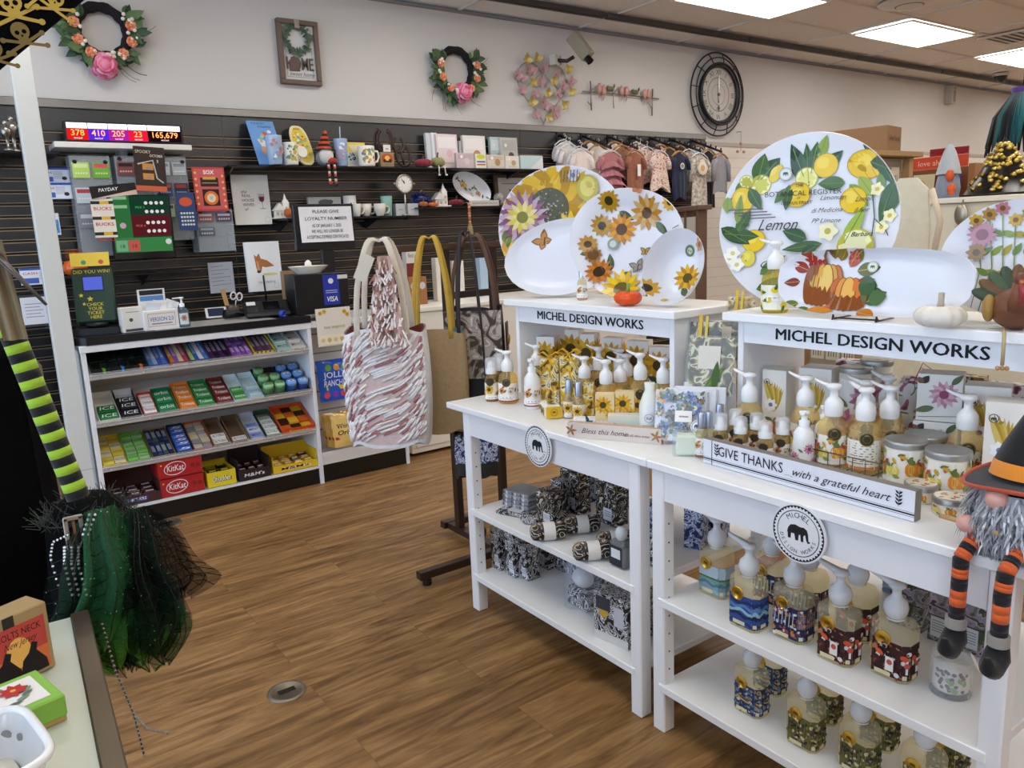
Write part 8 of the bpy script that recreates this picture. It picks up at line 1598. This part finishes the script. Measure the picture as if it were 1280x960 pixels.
def macrame(b,F):
 g=random.Random(6)
 b.grid(lambda u,v:F(.56+.33*u,.03+.94*v,1.006),14,10,'cbb4b0','knit')
 for k in range(330):
  u=g.uniform(.56,.88);v=g.uniform(.04,.92);q=F(u,v,1.01);e=F(min(.9,u+.035),min(.97,v+.07),1.03);b.tube([q,(q+e)/2+(q-V((0,0,q.z)))*.03,e],.0055,('eae6e4','dfdad8','e6e2e0','e2dedc','a87474')[k%5],'knit',5)
tote('tote_bag','large white woven tote with dusty pink macrame front and red lining',1.40,2.83,-38,.33,.17,.63,1.09,'d8d8da','knit','7a2a22','cfc4b0',.012,front=macrame,smat='fabric')
tote('tote_bag','tan burlap tote with mustard straps behind the white woven one',1.665,2.90,-38,.26,.14,.62,1.05,'a8916c','knit','7a9a9a','c09a34',.009)
t=tote('satchel_bag','black and grey cowhide satchel with brown leather straps on the rack',1.90,2.93,-42,.24,.14,.68,1.12,'232326','leather','1a1a1c','5f4330',.009,.4)
b=MB();b.grid(lambda u,v:V(((u-.5)*.25,-.094-.012*math.sin(PI*v),.82+.3*v)),10,10,'ffffff','cowhide');part('hide_flap',b,t,'mottled cowhide flap')
b=MB();b.box(.132,.14,-.03,.03,.72,1.06,'4f3826','leather',.003);b.tube([(.143,.025*math.cos(a),.98+.02*math.sin(a))for a in[i*PI/6 for i in range(12)]],.004,'b59a5a','metal',6,True);part('side_buckle',b,t)
tote('shoulder_bag','dark bag with blue pattern hanging low behind the table leg',1.80,2.83,-30,.2,.1,.4,.6,'2a2422','leather','1a1a1c','2a2422',.008,.3,lambda b,F:b.grid(lambda u,v:F(.6+.3*u,.3+.65*v,1.02),10,6,'ffffff','bluewhite'))
t=thing('fringed_scarf','fluffy rust and white fringed scarf hung over the front of the white tote','scarf',(1.345,2.70,0),-38);b=MB();g=random.Random(9)
b.grid(lambda u,v:V(((u-.5)*(.05+.08*v),.03*(1-v)-.02*math.sin(u*9),1.38-.31*v)),10,10,'c0a09a','knit')
for k in range(170):u,v=g.random(),g.random();q=V(((u-.5)*(.06+.09*v),.03*(1-v)-.012,1.37-.31*v));b.tube([q,q+V((g.uniform(-.02,.02),-.014,-.03))],.004,g.choice(('e6ded8','d8ccc6','e0d6d0','b08078','8a6a5a')),'knit',4)
part('cloth',b,t);b=MB();b.box(-.025,.025,-.002,.002,-.05,.05,'c9c0b0','paper',T=TR(x=-.07,y=-.01,z=1.34,ry=25));part('price_tag',b,t)
t=thing('white_cabinet','long white low cabinet behind the bag rack','cabinet',(2.36,4.5,0));b=MB();b.box(0,2.2,0,.45,.02,.96,'ece8dc','laminate',.004);part('body',b,t);b=MB();b.box(-.01,2.22,-.02,.47,.961,.99,'f2efe6','laminate',.003);part('top',b,t)
for i in range(3):b=MB();b.box(.03+.73*i,.71+.73*i,-.012,-.001,.06,.93,'f0ece2','laminate',.003);o=part('door',b,t);b=MB();b.cyl(.012,0,.02,'b5b0a4','metal',10,TR(.66+.73*i,-.012,.6,rx=90));b.build('knob',o)
ZB=.9915
for bx,y,col,art,lb,nm,ct_,mt in(((508,310,526,348),4.75,'d8d4cc',lambda A,w,h:(A.rect(-w*.5,w*.5,-h*.5,0,'7a2a24'),A.text('find joy',0,h*.25,h*.2,'2a2a2a',fit=w*.7)),'white and dark red lettered block behind the mustard straps','wooden_sign','sign','paper'),((512,346,534,384),4.68,'a06a44',lambda A,w,h:[A.disc(x*w,h*.2,w*.17,'c9c4c8',h*.12)for x in(-.25,.25)],'brown glasses holder block with spectacles','glasses_stand','stand','wood'),((545,322,562,350),4.8,'e2ddd2',lambda A,w,h:A.disc(0,h*.1,w*.2,'2a2a2c'),'white box with a black cat shape behind the brown straps','gift_box','box','paper'),((566,326,580,352),4.82,'e4e0d8',None,'rounded white box right of the black cat box','gift_box','box','paper'),((600,322,622,344),4.82,'a9c4d8',lambda A,w,h:A.leaf(0,-h*.3,h*.7,w*.3,1.2,'3a7a3a'),'pale blue box with a green leaf behind the rack post','gift_box','box','paper')):
 c,w,h=prect(*bx,y);z0=max(ZB,c.z-h/2)if False else ZB;h=c.z+h/2-z0;t=thing(nm,lb,ct_,(c.x,y,z0));b=MB();b.box(-w/2,w/2,0,.06,0,h,col,mt,.002);part('block',b,t)
 if art:b=MB();A=Art(b,plane_S((0,0,h-(at(bx[0],bx[1],y=y).z-at(bx[0],bx[3],y=y).z)/2),(1,0,0),(0,0,1)),'paper',.0005);art(A,w,at(bx[0],bx[1],y=y).z-at(bx[0],bx[3],y=y).z);part('front_print',b,t)
# ================================================================ costumes and counter at the left front
t=thing('glass_counter','pale counter top with a brown metal edge in the left foreground','counter',(.107,1.315,0),-2.9)
b=MB();b.box(-.62,-.0255,-1.6,0,.87,.895,'c2c6b8','satin');part('top',b,t)
b=MB();b.box(-.025,.0,-1.6,.004,.865,.9,'6d6152','dullmetal',.002);part('metal_edge',b,t,'brown metal edge strip')
b=MB();b.box(-.6,-.006,-1.58,-.01,0,.864,'e9eaea','laminate');part('body',b,t)
ZC2=.8965
def at2(px,py):return at(px,py,z=ZC2)
p=at2(25,848);t=thing('gift_set_box','kraft carton with a red sunset horse print lettered COLTS NECK','box',(p.x+.004,p.y+.01,ZC2),26);t.scale=(.72,.72,.95)
b=MB();b.box(-.075,.045,-.03,.03,0,.1,'a58a5e','kraft',.002);part('carton',b,t)
b=MB();A=Art(b,plane_S((-.015,-.03,.05),(1,0,0),(0,0,1)),'paper',.0005);A.rect(-.05,.052,-.044,.034,'c0453a');A.rect(-.05,.052,-.044,-.01,'d8703a');A.disc(.0,-.006,.022,'f0b45a');A.text('COLTS NECK',.004,.022,.014,'1a1214',.004,fit=.08);A.script('New Jersey',.004,.008,.06,'1a1214')
for x in(-.025,.022):A.fan([(x-.026,-.044),(x-.018,-.02),(x-.006,-.012),(x+.002,.002),(x+.012,-.002),(x+.008,-.012),(x+.024,-.03),(x+.026,-.044)],'120c0e')
A.rect(-.02,.0,.034,.05,'2a2622');part('print',b,t)
p=at2(30,905);t=thing('card_box','lime green card box with a red poinsettia wreath under its clear lid','box',(p.x-.016,p.y+.005,ZC2),14);t.scale=(1.15,1.15,1.1)
b=MB();b.box(-.09,.045,-.04,.04,.0045,.03,'86b84a','paper',.002);b.box(-.088,.0435,-.0385,.0385,0,.005,'b59a5a','paper');part('box_body',b,t)
b=MB();A=Art(b,plane_S((-.02,0,.03),(1,0,0),(0,1,0)),'paper',.0004);A.rect(-.06,.055,-.03,.03,'e2e0dc')
for i in range(22):a=i*.29;A.leaf(.026*math.cos(a)*1.5,.022*math.sin(a),.014,.006,a+1,('5a6a58','7a8a78')[i%2])
A.flower(.032,.008,.014,8,'b52a24','d8b04a',.2);A.script('Merry',-.005,.004,.03,'6a6a68');part('wreath_print',b,t)
p=at2(20,985);t=thing('basket','white plastic basket with round holes at the bottom left','basket',(p.x-.06,p.y-.0,ZC2),10)
b=MB();sq=lambda u,v:V(((.075+.015*v)*math.copysign(abs(math.cos(2*PI*u))**.4,math.cos(2*PI*u)),(.06+.012*v)*math.copysign(abs(math.sin(2*PI*u))**.4,math.sin(2*PI*u)),.05*v));b.grid(sq,60,4,'dedede','gloss');b.grid(lambda u,v:sq(-u,v)*.96+V((0,0,.001)),60,4,'d2d2d2','gloss');b.tube([sq(i/60,1)for i in range(60)],.005,'e9e9e9','gloss',8,True);b.box(-.07,.07,-.055,.055,.0,.003,'cfcab8','kraft');part('body',b,t)
b=MB()
for i in range(12):q=sq(i/12+.04,.55);b.cyl(.006,-.0008,.0004,'8a8a84','matte',10,Mx.Translation(q*.955+V((0,0,.0)))@Mx.Rotation(PI*2*(i/12+.04),4,'Z')@Mx.Rotation(R(90),4,'Y'))
part('vent_holes',b,t)
t=thing('witch_costume','long black costume hanging at the left edge with a lime striped leg','costume',(-.09,1.64,0));b=MB()
b.grid(lambda u,v:V(((.19+.03*v+.014*math.sin(u*44))*math.cos(2*PI*u),(.08+.06*v)*math.sin(2*PI*u)+.012*math.sin(u*44),1.27-1.0*v)),80,14,'050506','blackcloth');b.sph((0,0,1.27),(.19,.08,.05),'050506','blackcloth');part('black_gown',b,t)
b=MB();p0,p1=at(2,385,y=1.36),at(98,622,y=1.33);o=V((-.09,1.64,0));n=22
for k in range(n):b.tube([p0+(p1-p0)*(k/n)-o,p0+(p1-p0)*((k+1)/n)-o],.0165,('9ac02c','0a0a0c')[k%2],'fabric',12)
part('striped_leg',b,t,'lime and black striped leg')
b=MB();p0,p1=at(-14,300,y=1.3),at(20,425,y=1.3);b.grid(lambda u,v:p0+(p1-p0)*v-o+V((.03*(u-.5),.006*math.sin(u*12),0)),8,8,'8a7a5e','fabric');b.tube([at(-5,318,y=1.29)-o,at(58,381,y=1.27)-o],[.012,.005],'5a5450','dullmetal',8,flat=.3);part('hem_trim',b,t)
p=at(60,470,y=4.6);t=thing('cardboard_box','plain brown cardboard box standing behind the white post','box',(.1,4.62,.0));b=MB();b.box(-.1,.24,0,.3,0,.88,'8a6f50','kraft',.003);part('carton',b,t)
b=MB();b.box(.06,.1,-.001,0,0,.88,'a58a68','satin');part('tape',b,t)
c=at(112,660,y=1.46);t=thing('witch_hat','black witch hat with studded band, buckle and glittering green web veil','hat',tuple(c));g=random.Random(12)
b=MB();b.lathe([(0,.055),(.035,.05),(.055,.03),(.068,-.0),(.075,-.1),(.07,-.16)],24,'0b0b0c','blackcloth')
for i in range(420):a=g.uniform(0,6.28);r=.07*math.sqrt(g.random())+.01;q=V((r*math.cos(a),r*math.sin(a),.05-r*.5));b.tube([q,q+V((g.uniform(-.025,.025),g.uniform(-.025,.025),g.uniform(.0,.03)))],.0006,g.choice(('1c1f16','2c3322','3a3a30')),'fabric',3)
part('crown',b,t)
b=MB();q=at(93,672,y=1.37)-c
for s in(-1,1):b.box(q.x+s*.011-.0035,q.x+s*.011+.0035,q.y-.003,q.y+.003,q.z-.026,q.z+.026,'c9c9c6','metal',.001);b.box(q.x-.014,q.x+.014,q.y-.003,q.y+.003,q.z+s*.024-.0035,q.z+s*.024+.0035,'c9c9c6','metal',.001)
b.box(q.x-.002,q.x+.002,q.y-.004,q.y+.003,q.z-.02,q.z+.02,'b08a7a','metal');part('buckle',b,t,'glittering square buckle')
def studs(pts,n,r=.0025,cb='f4f6f6'):
 b=MB();P_=[at(x,y,y=d)-c for x,y,d in pts]
 n=max(4,int(sum((x-y).length for x,y in zip(P_,P_[1:]))/.0062))
 for k in range(n):
  f=k/(n-1)*(len(P_)-1);i=min(len(P_)-2,int(f));b.sph(tuple(P_[i].lerp(P_[i+1],f-i)),r,cb,'gloss',6,4)
 b.tube(P_,.0012,'0c0c0c','satin',6);part('studded_cord',b,t)
for dx in(0,7):studs([(112+dx,650,1.36),(104+dx,675,1.355)],10)
for dx in(0,9,18):studs([(80+dx,692,1.355),(80+dx,715,1.345),(90+dx,752,1.335)],26)
studs([(84,676,1.36),(65,685,1.36),(62,705,1.35),(72,740,1.34)],30,.002);studs([(128,790,1.27),(145,850,1.18),(168,905,1.08),(185,925,1.06),(212,930,1.05)],60,.0022,'8a8278');studs([(168,905,1.07),(182,960,1.0)],20,.0022,'8a8278')
for k in range(20):
 f=k/19;lay=k%4;x0=112+70*f;x1=104+128*f+g.uniform(-6,6);y1=842-34*abs(f-.45)-(60 if f>.85 else 0)+g.uniform(-18,8);dp=1.40-.05*(lay==0)-.03*(lay==1)-.02*math.sin(f*9)
 A0,A1=at(x0,648+8*math.sin(k),y=dp+.03)-c,at(x1,y1,y=dp)-c;wd=.026+.022*g.random();ph=g.uniform(0,6);b=MB();dark=lay==0 and k%8==0 or f>.86
 def veil(u,v):
  q=A0 .lerp(A1,v);ww=wd*(.5+1.5*v)*(1-max(0,v-.72)**2*11.5);return q+V(((u-.5)*2*ww+.006*math.sin(v*9+ph),.016*math.sin(u*11+ph)*(.3+v)-.03*math.sin(PI*v),-.012*abs(u-.5)*v))
 b.grid(veil,14,18,(lambda u,v:'0b100d')if dark else(lambda u,v:mixh(('194a2b','225a34','28602e')[k%3],'7ab82c',max(0,v-.66)*1.7)),'tulle' if dark else 'sheer')
 for i in range(1,6):b.tube([veil(i/6,j/10)for j in range(11)],.0008,'040704','satin',3)
 for j in range(2,11):b.tube([veil(i/6,j/10-.03*(i%2))for i in range(7)],.0008,'040704','satin',3)
 for j in range(14):q=veil(g.random(),g.random()*.9);b.sph((q.x,q.y-.004,q.z),.0009,'e4f0e8','metal',4,3)
 part('veil',b,t,'black net veil' if dark else 'green spider web veil')
D0=1.0;pp=[at(x,y,y=D0)for x,y in((-40,120),(-2,89),(106,-1),(150,-40),(-40,-60))];c=pp[1]
t=thing('hanging_hat','black hat brim printed with gold skulls in the top left corner','hat',tuple(c));b=MB();q=[(p-c)for p in pp];b.prism([(v.x,v.z)for v in q],-.004,.004,'060609','blackcloth',T=Mx.Rotation(R(90),4,'X'));part('brim',b,t)
b=MB();A=Art(b,lambda u,v,h:V((u,-.0045-h,v)),'dullmetal',.0005)
for x,y,s,rz in((14,8,.0165,.2),(68,3,.013,-.3),(26,44,.014,.3),(-8,66,.013,.1),(44,-14,.013,.4)):
 k=at(x,y,y=D0)-c;R2=lambda a,d:(k.x+(a*math.cos(rz)-d*math.sin(rz))*s,k.z+(a*math.sin(rz)+d*math.cos(rz))*s);gc='b59a4a' if y<20 else '7a6a40'
 for e in(1,-1):A.stroke([R2(-1.3*e,-1.1),R2(1.3*e,-.2)],s*.22,gc);[A.disc(*R2(sx*1.35*e,-1.1 if sx<0 else-.2),s*.2,gc,n=8)for sx in(-1,1)]
 A.disc(*R2(0,.2),s*.62,gc,n=16);A.disc(*R2(0,-.42),s*.36,gc,n=12);[A.disc(*R2(e*.24,.12),s*.16,'08080a',n=10)for e in(1,-1)];A.disc(*R2(0,-.14),s*.08,'08080a',n=6)
part('gold_print',b,t)
# ================================================================ far right of the shop
t=thing('earring_spinner','wooden earring display tower behind the lemon platter','display stand',(6.0,3.58,0));zt=1.93
b=MB()
for x in(-.28,.28):
 for y in(-.25,.25):b.box(x-.03,x+.03,y-.03,y+.03,0,zt-.04,'b08d5e','wood',.003)
b.box(-.36,.36,-.33,.33,zt-.039,zt,'b08d5e','wood',.004);b.box(-.3,.3,-.28,.28,.0,.1,'b08d5e','wood',.004);part('wood_frame',b,t)
b=MB();b.box(-.25,.25,-.22,.22,.12,zt-.045,'a39a84','satin')
for A in(Art(b,plane_S((-.25,0,0),(0,-1,0),(0,0,1)),'paper',.002),Art(b,plane_S((0,-.22,0),(1,0,0),(0,0,1)),'paper',.002)):
 for i in range(3):
  for j in range(9):x,z=-.14+.14*i,zt-.18-.17*j;A.rect(x-.06,x+.06,z-.07,z+.07,'d8d2bc');[A.rect(x-.04+.022*k,x-.032+.022*k,z-.045,z+.01,('4a4438','8a7a5a')[k%2])for k in range(4)]
part('earring_cards',b,t)
t=thing('cardboard_box','open cardboard carton lying on the earring display tower','box',(6.0,3.62,zt+.001),100);b=MB();b.box(-.3,.3,-.15,.15,0,.19,'a07c5a','kraft',.003);b.tube([(-.12,-.152,.17),(0,-.16,.12),(.12,-.152,.17)],.012,'7a5c42','kraft',6);part('carton',b,t)
b=MB();b.text('Silver Forest',.06,'6a4f3a','paper',Mx(((0,0,-1,-.3012),(-1,0,0,0),(0,1,0,.1),(0,0,0,1))),0,.3,fit=.22);part('lettering',b,t)
t=thing('card_rack','reddish wood greeting card rack beyond the earring tower','rack',(7.6,3.85,0));b=MB();b.box(-.03,.4,-.42,.42,0,1.86,'8f5636','wood',.004);b.box(-.06,.42,-.46,-.4,0,1.88,'a5764a','wood',.004)
for z in(1.2,1.52):b.box(-.1,-.03,-.42,.42,z,z+.02,'8f5636','wood')
part('wood_body',b,t)
for y,z,col,lb,ac in((.22,1.53,'2a4a9a','dark blue greeting card in the wooden rack','a9c0d8'),(-.02,1.53,'e4dcb8','cream greeting card in the wooden rack','c8b46a'),(-.26,1.53,'5f3a6a','purple heart greeting card in the wooden rack','c9c4c0')):
 o=thing('greeting_card',lb,'card');b=MB();b.box(-.1,.1,0,.26,-.003,0,col,'paper');A=Art(b,plane_S((0,.14,0),(1,0,0),(0,1,0)),'paper',.001)
 A.disc(-.03,.02,.05,ac)if y>0 or y>-.1 else A.poly([(0,-.08),(.07,.02),(.05,.07),(0,.045),(-.05,.07),(-.07,.02)],ac);part('card',b,o);facing(o,(7.5,3.85+y,z+.021-.03+.032),180,6)
for x,y,w,h,col,lb in((7.75,3.85,.6,.12,'d8573a','orange red sign strip on top of the card rack'),(7.9,3.8,.36,.2,'8f2430','dark red curved sign behind the orange strip')):
 o=thing('shop_sign',lb,'sign',(x,y,1.861));b=MB();b.box(0,.01,-w/2,w/2,0,h,col,'satin',.002);part('panel',b,o);b=MB();b.text('love always' if w>.5 else 'YOU',.07,'f0d8cc','paper',Mx(((0,0,-1,-.001),(-1,0,0,0),(0,1,0,h/2),(0,0,0,1))));part('lettering',b,o)
t=thing('shop_gondola','cream shop shelving unit behind the wildflower platter','shelving',(4.4,1.3,0));b=MB();b.box(0,.6,0,1.25,0,1.50,'e4dec6','laminate',.004);part('body',b,t);b=MB();b.box(-.02,.62,-.02,1.27,1.501,1.53,'efe9d6','laminate',.003);part('top',b,t)
c,w,h=at(1133,280,x=3.3),.13,.34;t=thing('tote_bag','plain cream canvas tote with cord handles left of the cream shelving','bag',(3.3,c.y,0),-70)
b=MB();b.prism([(-.085,0),(.085,0),(.09,1.4),(.075,1.55),(.03,1.6),(-.03,1.6),(-.075,1.55),(-.09,1.4)],-.03,.03,'e2dcc4','fabric',T=Mx.Rotation(R(90),4,'X'));part('body',b,t)
for s in(-1,1):b=MB();b.tube([(s*.1,-.04*s,1.2),(s*.13,-.04*s,1.42),(s*.09,-.03*s,1.55)],.012,'d8c8b0','fabric',8);part('handle',b,t)
ZW=1.531
for px,py,y,tp,r,lb in((1262,272,1.62,172,.16,'front black witch hat with gold foil on the cream shelving'),):
 p=at(1238,262,z=ZW);t=thing('witch_hat',lb,'hat',(4.67,at(1250,262,x=4.67).y,ZW));H=at(1250,172,x=4.67).z-ZW;g=random.Random(5)
 b=MB();b.lathe([(0,.001),(.2,.001),(.21,.008),(.18,.015),(.12,H*.35),(.055,H*.75),(.0,H)],26,'0c0c0e','satin');part('cone',b,t)
 b=MB()
 for k in range(90):z=g.uniform(.03,H*.9);a=g.uniform(2.,5.2);r=.178*(1-z/H)**.95+.004;b.sph((r*math.cos(a),r*math.sin(a),z),(.016,.016,.012),g.choice(('c9ae5a','e0c878','a58a40')),'metal',7,5)
 part('gold_foil',b,t)['kind']='stuff'
p=at(1222,235,x=4.52);t=thing('gnome_doll','white hatted gnome with orange pumpkins beside the gold foil hat','doll',(4.5,p.y+.13,ZW));t.scale=(.62,.62,.9);b=MB();b.lathe([(0,0),(.09,0),(.1,.06),(.08,.14),(0,.16)],18,'8a94a4','fabric');part('body',b,t);b=MB();b.lathe([(.1,.14),(.08,.2),(.05,.27),(.02,.31),(0,.315)],16,'b9c0c4','fabric');part('white_hat',b,t)
for y,z in((-.07,.05),(-.05,.13)):b=MB();b.sph((-.08,y,z),.035,'e0602a','satin',12,8);part('pumpkin_button',b,t)
p=at(1194,255,x=4.30);t=thing('oval_mirror','small silver oval ornament on the corner of the cream shelving','ornament',(4.37,p.y,1.44));b=MB();b.sph((0,0,0),(.008,.035,.055),'b5aa94','metal',18,10);part('face',b,t);b=MB();b.tube([(0,0,.05),(.015,0,.075),(.024,0,.075)],.004,'a59a84','metal',6);part('wall_mount',b,t)
p=at(1266,118,x=4.9);t=thing('feather_costume','teal and black feather skirt hanging at the far right edge','costume',(4.9,p.y-.05,p.z));b=MB();g=random.Random(3)
for k in range(70):a=g.uniform(0,6.28);r=.16;b.tube([(.05*math.cos(a),.05*math.sin(a),0),(r*.8*math.cos(a),r*.8*math.sin(a),-.12),(r*math.cos(a),r*math.sin(a),-.3+g.uniform(-.03,.03))],[.012,.02,.006],g.choice(('0f4a4e','155f60','0c1c22','0a0a10')),'fabric',6,flat=.4)
part('feathers',b,t);b=MB();b.lathe([(.05,-.02),(.055,.03),(0,.035)],16,'5a3a8a','fabric');b.tube([(0,0,.03),(0,0,ZC-p.z-.005)],.003,'3a3a3c','satin',5);part('hanging_waistband',b,t)
t=thing('card_stand','brown wooden card display between the tipped bowl and the lemon platter','display stand',(2.6,at(862,320,x=2.6).y,0),60);z1=at(862,258,x=2.6).z
b=MB();[b.box(x,x+.025,-.02,.02,0,z1-.02,'6b4f3e','wood',.002)for x in(-.16,-.01,.13)];b.box(-.19,.18,-.03,.03,z1-.019,z1,'6b4f3e','wood',.002);[b.box(-.14,.13,-.015,.015,z1-.02-.13*k,z1-.035-.13*k,'6b4f3e','wood')for k in range(1,6)];part('wood_frame',b,t)
b=MB();[b.box(x,x+.11,.016,.02,z1-.13*k-.02,z1-.13*k+.085,'c9bfb2','paper')for k in range(1,6)for x in(-.13,.018)];part('cards',b,t)
for q in '''
baby_garment,19.7,1.8 baby_garment.001,-19.7,-1.7 baby_garment.002,-35.5,-2.9 baby_garment.003,19.7,1.5 baby_garment.004,-19.8,-1.3 baby_garment.005,19.8,1.2 baby_garment.006,19.8,1 baby_garment.007,-2.7,-2.9
baby_garment.008,13.7,14.5 baby_garment.009,-19.8,-0.4 baby_garment.010,14.1,14.2 baby_garment.011,19.7,19.9 baby_garment.012,-19.8,0.1 baby_garment.013,-19.8,0.2 baby_garment.014,-0.6,-27.7 baby_garment.015,14.5,13.8
baby_garment.016,14.6,13.6 baby_garment.017,-0.6,-12.9 baby_garment.018,14.8,13.4 baby_garment.019,15,13.3 baby_garment.020,-0.9,-12.8 baby_garment.021,15.1,13.1 baby_garment.022,15.2,12.9 baby_garment.023,-1.2,-12.8
baby_gift.003,2.2,3.4 baby_gift.005,2.3,3.3 butterfly_art,8.1,10.1 candle,-24.1,-14.2 candle.004,-7.2,-3.5 candle_box,-4.4,-27.4 candle_box.002,18.3,-7.4 candle_box.004,-12.3,-15.7
candle_box.006,-36.2,-41.4 candle_box.009,-0.2,-7.9 candy_bag.001,1.5,3.7 candy_bag.002,-2.2,0.9 candy_bag.004,-1.6,-3.7 candy_box.022,2.4,-0.3 candy_box.033,0.8,3.9 card_box,-0.2,4
card_stack.001,-4.7,0.8 foaming_soap.002,-5,-19.1 foaming_soap.003,-7.7,-26.6 foaming_soap.005,1.5,-1.9 foaming_soap.011,-35.9,-41.7 foaming_soap.013,30.9,32.7 foaming_soap.017,27.7,1 gift_bag.004,42.5,-13.3
gift_box.020,1.3,7.8 gift_box.023,-7.8,-18.2 gnome_doll.002,-18.7,6.6 hand_lotion.001,11,6.9 lottery_poster.001,-12.1,-57.7 lottery_poster.002,-3.3,-19.7 lottery_poster.003,-6.9,-44.5 lottery_poster.004,-10.6,-43.7
mug,11.3,-25.3 mug.001,-3.7,-1.3 napkin_pack.007,27.5,23.2 oval_mirror,-3.6,-1.7 pamphlet_pack.002,-8.3,9.8 pumpkin.001,-41.8,15.5 pumpkin.005,3.3,-12.4 pumpkin.006,-15.6,-42.2
pumpkin.007,27,6.3 receipt_printer,40.8,17.8 room_spray.005,-3,-2.6 sanitizer_bottle,6.9,-10.9 silver_ornament,-1,-13 silver_ornament.002,2.4,27.9 silver_ornament.004,1.3,12.9 soap_bar.001,-27.6,-2.8
soap_box,2.7,7.5 soap_box.001,7.2,3.4 soap_box.003,-0.8,19.8 soap_box.004,13.8,14.4 soap_box.005,2.8,2.9 soap_roll,-44.3,-5.1 soap_roll.001,-36.2,-41.4 tea_towel.001,6.3,19
teacup,-3.7,-1.3 teacup.001,-4.2,12.2 teacup.002,-20.2,-40.2 ticket_checker,-21.5,28.4 ticket_dispenser.001,-3.3,-2.2 towel_packet,-5,6 towel_packet.001,-1.9,-27.7 towel_packet.003,15.7,12.3
towel_packet.004,-1.2,-12.8 tumbler,-15.2,-42.3 tumbler.001,3.7,1.4 turkey_figurine,-3.7,-1.5 wire_caddy,-6.9,-4.1 witch_hat,3.8,27.7 wooden_sign.001,-5.7,5.3
'''.split():
 n,dx,dy=q.split(',');bpy.data.objects[n].location+=V((float(dx)/1000,float(dy)/1000,0))
